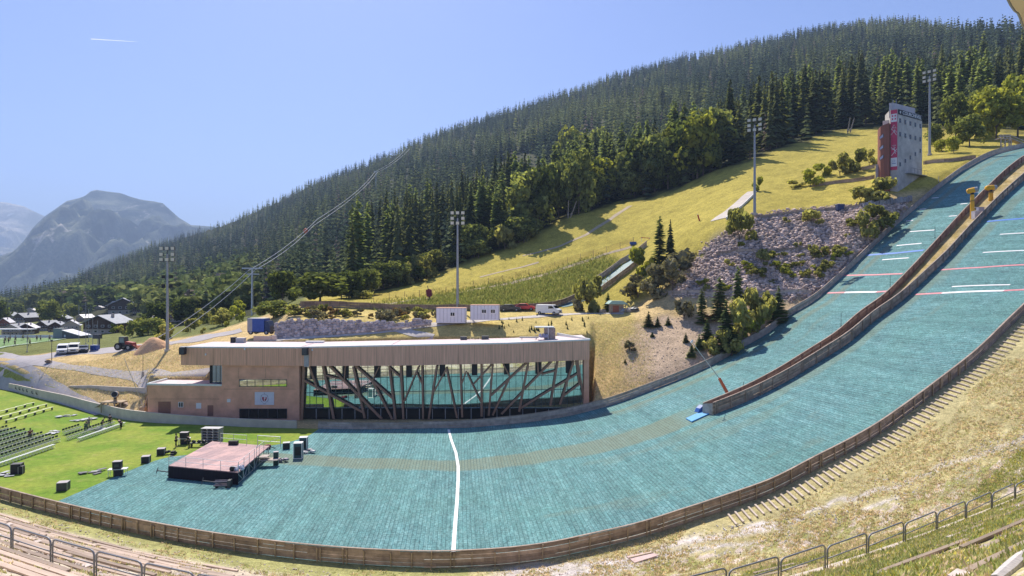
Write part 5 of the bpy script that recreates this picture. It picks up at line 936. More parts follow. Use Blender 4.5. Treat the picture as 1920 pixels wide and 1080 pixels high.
def cannon(name, label, P, H, rz, tilt, col, base=None, rp=.33, rh=.62, L=1.6, mouth=None):
    o = thing(name, label, 'snow cannon', P, rz); b = MB(); b.cyl((0, 0, -.5), (0, 0, H-.75), rp*1.05, rp*.9, 14); b.build('column', col, o); b = MB(); b.cyl((0, 0, H*.62), (0, 0, H*.62+.08), rp*1.12, n=14); b.build('collar', M_darkst, o)
    b = MB(); b.cyl((0, 0, H-.78), (0, 0, H-.2), rp*.8, rp*.7, 12); b.build('swivel', M_black, o)
    d = Vector((math.cos(tilt), 0, math.sin(tilt))); c = Vector((0, 0, H)); b = MB(); b.cyl(c-d*L*.5, c-d*L*.3, rh*.72, rh, 18); b.cyl(c-d*L*.3, c+d*L*.22, rh, rh, 18, False); h = b.build('barrel', col, o, True)
    b = MB(); b.cyl(c+d*L*.22, c+d*L*.5, rh*.97, rh*.9, 18); b.build('nozzle_ring', M_grey, h); b = MB(); b.cyl(c+d*(L*.5-.06), c+d*(L*.5+.015), rh*.78, n=18); b.build('fan_opening', M_black, h); return o
def dv(px, D, y): return onD(px, D)
Pa = onD(1823, 110.6); Pb = onD(1858, 114.2)
cannon('snow_cannon', 'yellow snow cannon on a column with its mouth turned right, left of the pair', Pa, CZ+(H0-357)/F*110.6-Pa.z, R(-30), R(12), M_yellow, rh=.47); cannon('snow_cannon', 'yellow snow cannon seen side on, right of the pair on the strip', Pb, CZ+(H0-352)/F*114.2-Pb.z, R(-4), R(3), M_yellow, rp=.36, rh=.47, L=1.75)
crate('valve_block', 'pale concrete block at the foot of the left yellow snow cannon', 'block', onD(1826, 110.2)+Vector((.2, -.3, 0)), (1.1, .9, 1.3), M_('pale_block', (.62, .56, .56), .9, .1, 2), M_white)
crate('valve_box', 'grey blue valve box between the two yellow cannons', 'box', onD(1838, 111.6), (1.0, .6, .9), M_('box_grey_blue', (.38, .42, .56), .6, .1, 2), M_grey)
o = thing('guard_rail', 'white guard rail across the strip by the yellow cannons', 'railing', onD(1840, 110.8)); b = MB(); b.tube([(-1.9, 0, 1.15), (2.0, 1.2, 1.3)], .05, 5); b.build('rail', M_white, o)
for x, y in ((-1.9, 0), (2, 1.2)): b = MB(); b.cyl((x, y, -.3), (x, y, 1.25), .05, n=5); b.build('post', M_white, o)
P = onD(215, 106.6); P.z = .95; pf = thing('cannon_platform', 'rough timber platform carrying the tan snow cannon behind the concrete wall', 'platform', P); b = MB(); b.box((0, 0, 1.15), (3.6, 2.2, .14)); b.build('deck', M_post, pf)
for x in (-1.6, -.5, .6, 1.6): b = MB(); b.box((x, -1.0, .3), (.16, .16, 1.7)); b.build('leg', M_post, pf)
b = MB(); b.prof([(-1.9, .9), (-3., .2), (-2.8, .2), (-1.7, .9)], -.7, .7); b.prof([(1.8, .9), (2.4, .5), (2.6, .7), (1.9, 1.05)], -.7, .7); b.build('ramp_board', M_wood, pf)
cannon('snow_cannon', 'tan snow cannon facing the camera on the timber platform', P+Vector((.1, 0, 1.22)), 1.1, R(-75), R(12), M_('tan_metal', (.42, .30, .16), .6, .15, 3), rp=.3, rh=.55, L=.9)
# snow lances
a = G(1369, 744); c = a+Vector((-1.3, .5, 2.4)); o = thing('snow_lance', 'leaning orange red lance post with a long thin pole on the divider tip', 'snow lance', a); b = MB(); b.cyl(Vector((0, 0, -.2)), c-a, .24, .2, 10); b.build('post', M_orange, o); e = W(1297, 641, 83.5); b = MB(); b.tube([c-a, (c-a).lerp(e-a, .5), e-a], [.06, .05, .04], 6); b.build('pole', M_steel, o); b = MB(); b.cyl(e-a-Vector((.1, 0, .1)), e-a+Vector((.12, 0, .25)), .13, n=8); b.build('nozzle', M_white, o); b = MB(); b.box((.5, 0, .35), (1.1, .3, .2), .3); b.build('foot', M_orange, o)
a = G(268, 771); e = W(233, 672, 102.5); o = thing('snow_lance', 'thin leaning lance rising from a wooden box left of the building', 'snow lance', a); b = MB(); b.tube([Vector((.1, 0, .6)), e-a], [.06, .04], 6); b.build('pole', M_steel, o); b = MB(); b.box((0, 0, .3), (.9, .7, .8)); b.build('base_box', M_post, o); b = MB(); b.beam((.1, 0, .5), (.75, 0, 2.4), .08); b.build('prop', M_woodg, o)
a = G(268, 706); o = thing('snow_lance', 'upright dark lance with a pale base beside the upper path', 'snow lance', a); b = MB(); b.cyl((0, 0, 0), (0, 0, 3.9), .06, .04, 6); b.build('pole', M_darkst, o); b = MB(); b.cyl((0, 0, -.1), (0, 0, .85), .27, .2, 8); b.build('base', M_woodg, o)
a = G(97, 681); o = thing('snow_lance', 'tall grey lance with a clutter of parts at its base by the road fork', 'snow lance', a); b = MB(); b.cyl((0, 0, 0), (0, 0, 4.6), .08, .05, 6); b.build('pole', M_darkst, o); b = MB(); b.box((0, 0, 4.6), (.4, .2, .35)); b.build('head', M_darkst, o)
b = MB(); b.ball((-.7, 0, .3), .55, 7, 5, .2, (1.3, .8, .7)); b.build('pipe_bundle', M_('brown_cover', (.24, .16, .13), .9, .2, 3), o)
a = G(805, 563, 135); o = thing('snow_gun', 'maroon padded snow gun tilted on a post at the foot of the piste', 'snow cannon', a, 0); b = MB(); b.cyl((.2, 0, -.2), (0, 0, 1.3), .16, .12, 8); b.build('post', M_darkst, o); b = MB(); b.prof([(-.6, .9), (-.75, 2.3), (-.1, 2.6), (.5, 2.4), (.65, 1.1), (.2, .7)], -.4, .4); b.build('padding', M_('maroon_pad', (.22, .04, .06), .8, .15, 3), o); b = MB(); b.cyl((-.2, 0, 2.4), (-.45, 0, 3.3), .1, .06, 6); b.build('nozzle', M_darkst, o)
a = G(1312, 414, 140); o = thing('marker_post', 'leaning red padded post on the grass above the twin larches', 'post', a); b = MB(); b.cyl((0, 0, -.2), (-.45, 0, 1.4), .17, .17, 8); b.build('padding', M_red, o); b = MB(); b.cyl((-.45, 0, 1.4), (-.5, 0, 1.6), .05, n=6); b.build('tip', M_white, o)
def slant(px, py, top, lean, lb):
    a = G(px, py, 150); k = a.y/F; b = MB(); H = (py-top)*k; b.cyl((0, 0, -.4), (lean*k, 0, H), .22, .14, 7); o = thing('wooden_pole', lb, 'pole', a); b.build('pole', M_pale, o); b = MB(); b.cyl((lean*k*.12, 0, H*.12), (lean*k*.28, 0, H*.28), .34, .34, 8); b.build('pad', M_('dull_red_pad', (.32, .10, .09), .8, .1, 3) if 'red' in lb else M_pale, o)
for px, py, top, ln, lb in ((750, 534, 490, 1, 'upright pale pole of the left pair at the forest edge'), (757, 522, 491, 11, 'slanted pale pole of the left pair at the forest edge'), (1065, 409, 376, 1, 'upright pale pole beside the tall dense dark tree'), (1069, 408, 377, 12, 'slanted pale pole beside the tall dense dark tree'), (1208, 362, 335, 0, 'upright pole with red pad at the upper piste edge'), (1212, 361, 336, 6, 'slanted pole with red pad at the upper piste edge'), (1589, 250, 220, 5, 'left slanted pole near the top of the piste'), (1593, 249, 221, 9, 'right slanted pole near the top of the piste')): slant(px, py, top, ln, lb)
for px, py, h, lb in ((1577, 612, 26, 'thin marker pole low on the left landing slope'), (1669, 542, 26, 'thin marker pole by the red line on the left landing slope'), (1753, 446, 22, 'thin marker pole beside the divider high on the slope'), (1760, 342, 12, 'pale marker post near the tower shadow'), (1394, 732, 16, 'thin marker pole on the divider boards')):
    a = G(px, py, 60); o = thing('marker_pole', lb, 'pole', a); b = MB(); b.cyl((0, 0, 0), (0, 0, h*a.y/F), .035, .03, 5); b.build('pole', M_darkst if 'thin' in lb else M_white, o); b = MB(); b.cyl((0, 0, -.05), (0, 0, .1), .12, n=6); b.build('foot', M_darkst, o)
# orange safety net along the piste
npts = gp([(700, 566, 137), (780, 558, 137), (860, 545, 137), (930, 531, 137), (1010, 513, 137), (1100, 484, 137), (1188, 457, 137)]); o = thing('safety_net', 'thin orange safety net on stakes along the lower edge of the piste', 'net', npts[len(npts)//2]); b = MB(o.location)
for i in range(len(npts)-1):
    for z in (.35, .65, .95, 1.25, 1.55): b.hexa([npts[i]+Vector((0, 0, z)), npts[i+1]+Vector((0, 0, z)), npts[i+1]+Vector((0, .02, z)), npts[i]+Vector((0, .02, z))], [npts[i]+Vector((0, 0, z+.045)), npts[i+1]+Vector((0, 0, z+.045)), npts[i+1]+Vector((0, .02, z+.045)), npts[i]+Vector((0, .02, z+.045))])
b.build('mesh', M_('net_orange', (.62, .27, .13), .8, .1, 2), o)
for i in range(0, len(npts), 4): b = MB(o.location); b.cyl(npts[i]-Vector((0, 0, .2)), npts[i]+Vector((0, 0, 1.75)), .05, n=5); b.build('stake', M_woodr, o)
# little shed with a green roof and things beside it
P = G(1157, 586, 118); o = thing('tool_shed', 'small open shed with a pale green roof beside the gravel path', 'shed', P, .1); b = MB(); b.box((0, .6, .8), (2.6, 1.6, 1.6)); b.build('wall', M_wood, o); b = MB(); b.prof([(-1.9, 1.75), (-1.2, 2.35), (1.0, 2.3), (1.9, 1.7), (1.9, 1.62), (-1.9, 1.66)], -.9, 1.9); b.build('roof', M_('pale_green_roof', (.36, .52, .46), .6, .1, 2), o)
for x in (-1.5, 1.5): b = MB(); b.box((x, -.7, .8), (.12, .12, 1.7)); b.build('post', M_post, o)
b = MB(); b.box((-.3, -.22, .7), (1.2, .05, 1.3)); b.build('door', M_('red_brown_door', (.36, .13, .08), .8, .1, 3), o)
for k, (px, py, mt, lb) in enumerate(((1160, 585, M_blue, 'blue covered heap in front of the green roofed shed'), (1170, 585, M_grey, 'grey wrapped bundle right of the green roofed shed'), (1180, 584.5, M_woodg, 'pale stone pile at the right end beside the shed'), (1130, 587, M_post, 'tan pile of planks left of the shed'), (1191, 583, M_darkst, 'dark heap furthest right of the shed'))):
    a = G(px, py, 116); o = thing('covered_heap', lb, 'heap', a); b = MB(); b.ball((0, 0, .25), .75, 8, 5, .2, (1.2, .8, .75)); b.build('cover', mt, o); b = MB(); b.box((0, 0, .03), (1.8, 1., .1)); b.build('pallet', M_post, o)

wp2 = [G(128, 725, 105), G(170, 728, 105), G(215, 735, 105), G(275, 742, 105)]; o = thing('retaining_wall', 'low grey concrete wing wall beside the low end of the building', 'wall', wp2[2]); b = MB(o.location)
for i in range(3):
    a, c = wp2[i], wp2[i+1]; h = [.15, .5, .9, 1.15]; u = Vector((0, .3, 0)); d = Vector((0, 0, -.5)); b.hexa([a+d, c+d, c+u+d, a+u+d], [a+Vector((0, 0, h[i])), c+Vector((0, 0, h[i+1])), c+u+Vector((0, 0, h[i+1])), a+u+Vector((0, 0, h[i]))])
b.build('wall', M_conc, o)
# ================================================================ stage and event gear on the lawn
NL, NR_, FR_, FL_ = G(317, 897), G(447, 908), W(506, 835, 1), W(398, 828, 1)
zd = 1.38
def deckpt(px, py): D = (CZ-zd)*F/(py-H0); return Vector(((px-960)/F*D, D, zd))
NL = deckpt(316, 873); NR_ = deckpt(447, 885.5); FL_ = deckpt(398, 827.5); FR_ = deckpt(505, 836)
SC_ = (NL+NR_+FL_+FR_)/4; SC_.z = 0; st = thing('stage', 'low outdoor stage with pinkish plank deck, black skirt and steel guard rails', 'stage', SC_)
m, t, b = nt('stage_deck'); co = tc(t, 'UV'); br = N(t, 'ShaderNodeTexBrick'); t.links.new(co, br.inputs['Vector']); br.inputs['Scale'].default_value = 1; br.inputs['Brick Width'].default_value = 2.; br.inputs['Row Height'].default_value = 1.; br.offset = 0; br.inputs['Mortar Size'].default_value = .012
br.inputs['Color1'].default_value = (.30, .19, .20, 1); br.inputs['Color2'].default_value = (.52, .31, .29, 1); br.inputs['Mortar'].default_value = (.12, .08, .08, 1); c = mixc(t, 1., br.outputs['Color'], ramp(t, noise(t, 2.5, 5, co), [(.3, .8), (.7, 1.15)]), 'MULTIPLY'); t.links.new(c, b.inputs['Base Color']); b.inputs['Roughness'].default_value = .7
b = MB(SC_); d_ = Vector((0, 0, -.12)); b.hexa([NL+d_, NR_+d_, FR_+d_, FL_+d_], [NL, NR_, FR_, FL_]); ob = b.build('deck', m, st); uv = ob.data.uv_layers.new(name='UVMap')
for l in ob.data.loops:
    v = ob.data.vertices[l.vertex_index].co+SC_; e1 = (NR_-NL).normalized(); e2 = (FL_-NL).normalized(); uv.data[l.index].uv = ((v-NL).dot(e2), (v-NL).dot(e1))
b = MB(SC_); s_ = Vector((0, -.03, 0)); h0 = Vector((0, 0, -zd+.04)); h1 = Vector((0, 0, -.1)); b.hexa([NL+s_+h0, NR_+s_+h0, NR_+s_*2+h0, NL+s_*2+h0], [NL+s_+h1, NR_+s_+h1, NR_+s_*2+h1, NL+s_*2+h1]); b.build('skirt', M_('black_cloth', (.018, .014, .022), .95, .3, 2, stretch=(6, 1, .3)), st)
b = MB(SC_); k_ = Vector((-.02, 0, 0)); b.hexa([NL+k_+h0, FL_+k_+h0, FL_+k_*2+h0, NL+k_*2+h0], [NL+k_+h1, FL_+k_+h1, FL_+k_*2+h1, NL+k_*2+h1]); b.build('skirt', M_black, st)
def lerp4(u, v): return NL.lerp(NR_, u).lerp(FL_.lerp(FR_, u), v)
for k in range(7):
    v = k/6; p = lerp4(.985, v); b = MB(SC_); b.cyl(p+h0, p+h1, .05, n=6); b.build('leg', M_steel, st)
    if k < 6: q = lerp4(.985, (k+1)/6); b = MB(SC_); b.cyl(p+h0*(1 if k % 2 else .1), q+h0*(.1 if k % 2 else 1), .035, n=5); b.build('brace', M_steel, st)
b = MB(SC_); b.cyl(lerp4(.985, 0)+h0*.93, lerp4(.985, 1)+h0*.93, .035, n=5); b.build('bottom_rail', M_steel, st)
def rail(p, q, n, h=1.05, mid=True, nm='guard_rail', r_=.025):
    b = MB(SC_); u = Vector((0, 0, h)); b.cyl(p+u, q+u, r_, n=5)
    if mid: b.cyl(p+u*.5, q+u*.5, r_, n=5)
    for k in range(n): a = p.lerp(q, k/(n-1)); b.cyl(a, a+u, r_*1.2, n=5)
    b.build(nm, M_steel, st)
rail(lerp4(0, .005), lerp4(1, .005), 5); rail(lerp4(.99, .02), lerp4(.99, .82), 6); rail(lerp4(.16, .985), lerp4(.62, .985), 3, 1.15); rail(lerp4(.82, .96), lerp4(1.2, .97), 2, 1.3, True, 'guard_rail', .035); rail(lerp4(1.2, .97), lerp4(1.0, .55), 2, 1.2, False)
b = MB(SC_); p = lerp4(1.0, .62); b.box(p+Vector((1.2, .2, -.55)), (2.2, 1.2, .08)); b.box(p+Vector((.6, .2, -.2)), (1., 1.2, .07)); b.build('steps', M_woodg, st)
o = thing('cable_pile', 'small pile of white and dark cables on the front corner of the stage', 'cables', lerp4(.96, .06)+Vector((0, 0, .0))); 
b = MB()
for k in range(7): b.ball((random.uniform(-.5, .5), random.uniform(-.3, .8), .15), .22, 6, 4, .3)
b.build('coil', M_('cable_grey', (.40, .42, .52), .7, .5, 3), o); b = MB(); b.ball((-.5, -.2, .22), .3, 8, 5, .1); b.build('bag', M_black, o)
crate('speaker_box', 'small dark monitor box at the rear edge of the stage deck', 'loudspeaker', lerp4(.42, .93)+Vector((0, 0, .005)), (1.1, .5, .45), M_black)
M_case = M_('flight_case_black', (.035, .033, .038), .6, .2, 3); M_caseg = M_('flight_case_grey', (.10, .095, .10), .6, .15, 3); M_lid = M_('case_lid_light', (.42, .38, .39), .6, .1, 2)
def case(px, py, w, d, h, label, mat=M_case, lid=M_lid, rz=.3, trim=True, z=0):
    P = G(px, py, 50)+Vector((0, d*.5, z)); o = crate('flight_case', label, 'case', P, (w, d, h), mat, lid, rz)
    if trim:
        b = MB()
        for x in (-1, 1):
            for y in (-1, 1): b.box((x*w/2, y*d/2, h/2), (.05, .05, h*.99))
        b.build('edge_trim', M_grey, o)
    return o
case(113, 921, .95, .9, .8, 'grey flight case alone near the timber fence on the lawn', M_caseg); case(270, 869, .85, .85, .75, 'dark flight case on the lawn left of the stage, nearer the camera'); case(299, 854, .85, .85, .75, 'dark flight case on the lawn closest to the stage')
case(27, 889, 1.0, .8, 1.05, 'black cube loudspeaker case on the lawn at the far left', M_case, M_caseg); case(37, 889, .45, .5, .8, 'narrow black case touching the cube case at the far left', M_case, M_caseg)
def table(px, py, L, w, label, h=.78, rz=.25):
    P = G(px, py, 50)+Vector((0, w/2, 0)); o = thing('folding_table', label, 'table', P, rz); b = MB(); b.box((0, 0, h), (L, w, .05)); b.build('tabletop', M_white, o)
    for x in (-1, 1):
        for y in (-1, 1): b = MB(); b.cyl((x*(L/2-.08), y*(w/2-.08), 0), (x*(L/2-.08), y*(w/2-.08), h-.03), .03, n=6); b.build('leg', M_white, o)
    return P, h
P, h = table(217, 894, 1.9, .8, 'white folding table with a black case on it, by the matting edge'); o = crate('flight_case', 'black flight case lying on top of the white folding table left of the stage', 'case', P+Vector((-.05, 0, h+.027)), (.85, .7, .8), M_case, M_lid, .25); b = MB(); b.box((0, -.36, .4), (.5, .02, .3)); b.build('grille', M_darkst, o)
crate('flight_case', 'black flight case standing under the white table left of the stage', 'case', P+Vector((.05, 0, 0)), (.85, .6, .66), M_case, M_caseg, .25)
P, h = table(343, 834, 1.5, .8, 'white table between the two stagehands in black behind the stage'); crate('flight_case', 'black flight case on the white table between the stagehands', 'case', P+Vector((0, 0, h+.027)), (1.0, .7, .75), M_case, M_lid, .1); crate('flight_case', 'black flight case under the table between the stagehands', 'case', P, (.9, .55, .66), M_case, M_caseg, .1)
def framed(px, py, w, h, label):
    P = G(px, py, 50)+Vector((0, w/2, 0)); o = thing('loudspeaker_tower', label, 'loudspeaker', P, .15); b = MB(); b.box((0, 0, h/2+.1), (w, w*.9, h)); b.build('cabinet', M_('teal_dark_box', (.05, .11, .115), .7, .15, 2), o); b = MB()
    for x in (-1, 1):
        for y in (-1, 1): b.box((x*w*.52, y*w*.47, h/2+.1), (.09, .09, h+.16))
    b.box((0, 0, h+.16), (w*1.1, w, .07)); b.box((0, 0, .05), (w*1.15, w*1.05, .1)); b.build('frame', M_white, o); b = MB(); b.box((0, -w*.46, h*.55), (w*.7, .02, h*.6)); b.build('grille', M_black, o)
framed(557, 861, .95, 1.75, 'tall white framed loudspeaker right of the stage, nearer the camera'); framed(567, 846, .9, 1.55, 'white framed loudspeaker right of the stage, further back'); case(535, 843, .85, .8, .8, 'open topped dark case right of the stage on the grass edge', M_case, M_grey); case(516, 873, .55, .5, 1.55, 'slim upright dark green case beside the stage steps', M_('green_black_case', (.03, .07, .06), .6, .15, 2))
for px, py, lb, c in ((505, 842, 'heap of red and black gear at the rear right stage corner', (.22, .05, .06)), (528, 868, 'bundle of grey chair frames beside the slim upright case', (.34, .30, .36)), (578, 850, 'white cable bundle on the matting right of the loudspeakers', (.62, .62, .64)), (318, 853, 'black open lid case lying by the matting corner', (.03, .03, .035))):
    a = G(px, py, 50); o = thing('gear_pile', lb, 'gear', a); mm = M_('gear', c, .7, .4, 3, island=.6)
    b = MB()
    for k in range(5): b.box((random.uniform(-.6, .6), random.uniform(-.4, .5), .15+.12*k*(.5)), (.6, .4, .22), random.random()*3)
    b.build('items', mm, o); b = MB(); b.tube([(-.6, -.3, .05), (-.2, .2, .5), (.3, -.2, .3), (.7, .2, .06)], .05, 5); b.build('cable', M_darkst, o)
for px, py, lb in ((330, 894, 'folded black truss dolly at the left front of the stage'), (417, 914, 'folded black truss dolly at the right front of the stage')):
    a = G(px, py, 50); o = thing('truss_dolly', lb, 'dolly', a, .1)
    for y in (-.25, .25):
        b = MB()
        for z in (.25, .65): b.cyl((-.8, y, z), (.7, y, z), .09, n=7)
        b.build('tube_pair', M_('dark_lilac_pipe', (.16, .14, .17), .5, .2, 3), o)
    b = MB(); b.box((.75, 0, .4), (.3, .8, .75)); b.build('end_plate', M_darkst, o); b = MB(); b.cyl((-.8, 0, .55), (-2., 0, .75), .06, n=6); b.cyl((-2., -.25, .5), (-2., .25, 1.0), .05, n=6); b.build('drawbar', M_darkst, o)
    for x in (-.5, .5): b = MB(); b.cyl((x, -.4, .1), (x, .4, .1), .1, n=8); b.build('castor', M_black, o)
a = G(398, 829, 50); o = thing('crate_stack', 'tall stack of open pallet crates behind the rear left of the stage', 'crates', a, -.05)
for k in range(5):
    b = MB(); z = .1+k*.36; b.box((0, 0, z), (2.5, 1.2, .09))
    for x in (-1.15, -.4, .4, 1.15): b.box((x, 0, z+.16), (.12, 1.2, .22))
    b.build('crate', M_('crate_grey', (.36, .32, .34), .85, .2, 2), o)
b = MB(); b.box((0, 0, 1.95), (2.6, 1.3, .06)); b.build('lid', M_grey, o)
a = G(372, 838, 50); o = thing('gear_bench', 'low bench with dark gear left of the crate stack', 'bench', a); b = MB(); b.box((0, 0, .5), (2.2, .6, .08)); b.build('seat', M_darkst, o)
for x in (-.9, .9): b = MB(); b.box((x, 0, .25), (.08, .5, .5)); b.build('leg', M_darkst, o)
for x in (-.6, .1, .7): b = MB(); b.ball((x, 0, .7), .26, 7, 5, .2, (1.2, .8, .8)); b.build('gear', M_black, o)
# ---- seating on the lawn
M_chw = M_('chair_frame_white', (.66, .70, .64), .5, .1, 3); M_chb = M_('chair_seat_dark', (.035, .055, .045), .7, .3, 3)
b = MB(); b.mi = 0
for y in (-.2, .2):
    b.beam((-.22, y, 0), (.18, y, .46), .035); b.beam((.2, y, 0), (-.2, y, .46), .035); b.beam((-.2, y, .44), (-.28, y, .9), .035)
b.box((0, 0, .46), (.44, .42, .035)); b.mi = 1; b.box((-.25, 0, .78), (.05, .44, .26)); b.box((-.02, 0, .485), (.34, .36, .015)); chm = b.mesh('folding_chair', [M_chw, M_chb]); b = MB(); b.mi = 0
for y in (-.2, .2): b.beam((-.22, y, 0), (.18, y, .46), .035); b.beam((.2, y, 0), (-.2, y, .46), .035)
b.box((0, 0, .46), (.44, .44, .04)); b.mi = 1; b.box((-.2, 0, .30), (.03, .36, .05)); chs = b.mesh('folding_stool', [M_chw, M_chb])
def chair(x, y, me, label, group, nm='folding_chair', cat='chair'):
    o = link(nm, me); o.location = (x, y, 0); o.rotation_euler = (0, 0, random.uniform(-.08, .08)); tag(o, label, cat, group)
for r_, (x, y0, y1) in enumerate(((-61.9, 75.5, 87.3), (-63.8, 77.6, 88.6), (-65.7, 80, 89.6), (-67.7, 82.6, 90.6), (-69.7, 85.2, 91.7), (-71.8, 87.7, 92.7), (-73.9, 90.2, 93.8))):
    lb = 'folding chair with dark back in the '+('front', 'second', 'third', 'fourth', 'fifth', 'sixth', 'rearmost')[r_]+' row of the left seating block'
    for y in np.arange(y1, y0, -.62): chair(x, y, chm, lb, 'chairs in the '+('front', 'second', 'third', 'fourth', 'fifth', 'sixth', 'rearmost')[r_]+' row at the left')
for y in np.arange(83.9, 74, -.55): chair(-60.2, y, chs, 'pale folding stool in the short legged row nearest the camera at the left', 'stools in front of the left chair block', 'folding_stool', 'stool')
for x, y0, y1, nm in ((-59.3, 87.8, 98.2, 'stool'), (-61.2, 88.3, 98.8, 'chair'), (-63.9, 91.5, 95., 'chair2')):
    for y in np.arange(y0, y1, .62): chair(x, y, chs if nm == 'stool' else chm, {'stool': 'pale folding stool in the front row beside the crew on the lawn', 'chair': 'dark backed folding chair in the row where the crew is working', 'chair2': 'dark backed folding chair in the short rear row beside the crew'}[nm], {'stool': 'stools in the front row by the crew', 'chair': 'chairs in the row by the crew', 'chair2': 'chairs in the short rear row by the crew'}[nm], 'folding_stool' if nm == 'stool' else 'folding_chair', 'stool' if nm == 'stool' else 'chair')
M_bench = M_('bench_pale_yellow', (.66, .68, .38), .6, .1, 2); b = MB(); b.box((0, 0, .46), (.34, 2.2, .05)); bs = b.mesh('seat', M_bench); b = MB(); b.box((0, -.85, .22), (.3, .06, .44)); l0 = b.mesh('leg', M_darkst); b = MB(); b.box((0, .85, .22), (.3, .06, .44)); l1 = b.mesh('leg', M_darkst)
for r_, (x, y0, y1) in enumerate(((-79.4, 98.5, 110.5), (-82.6, 101, 113.5), (-86., 104, 115))):
    for y in np.arange(y1-1.1, y0, -2.25):
        o = thing('bench', 'pale yellow bench in the '+('nearest', 'middle', 'farthest')[r_]+' of three long bench rows on the lawn', 'bench', (x+(y1-y)*.08, y, 0), -.08, 'benches in the '+('nearest', 'middle', 'farthest')[r_]+' bench row'); link('seat', bs, o); link('leg', l0, o); link('leg', l1, o)
for px, py, n, lb in ((126, 781, 9, 'loose pile of grey folded chairs near the concrete wall, left one'), (152, 788, 8, 'loose pile of grey folded chairs near the concrete wall, right one'), (103, 812, 7, 'loose pile of grey folded chairs beside the short rear row'), (182, 804, 9, 'grey pile of folded chairs among the working crew'), (180, 884, 5, 'dark pile of folded chairs alone on the lawn before the stage'), (12, 889, 6, 'white sheet and grey pieces lying left of the cube case'), (168, 786, 3, 'two pale folded pieces lying right of the chair piles')):
    a = G(px, py, 50); o = thing('folded_chairs', lb, 'chairs', a); mm = M_('folded_grey', (.20, .19, .2) if 'dark' in lb else (.52, .53, .55), .7, .2, 3, island=.5); b = MB()
    for k in range(n): b.box((random.uniform(-1.2, 1.2), random.uniform(-1, 1), .06+.05*(k % 4)), (.9, .45, .05), random.random()*3)
    b.build('panels', mm, o); b = MB(); b.box((0, 0, .03), (1.0, .5, .05), .4); b.build('loose_panel', M_grey, o)
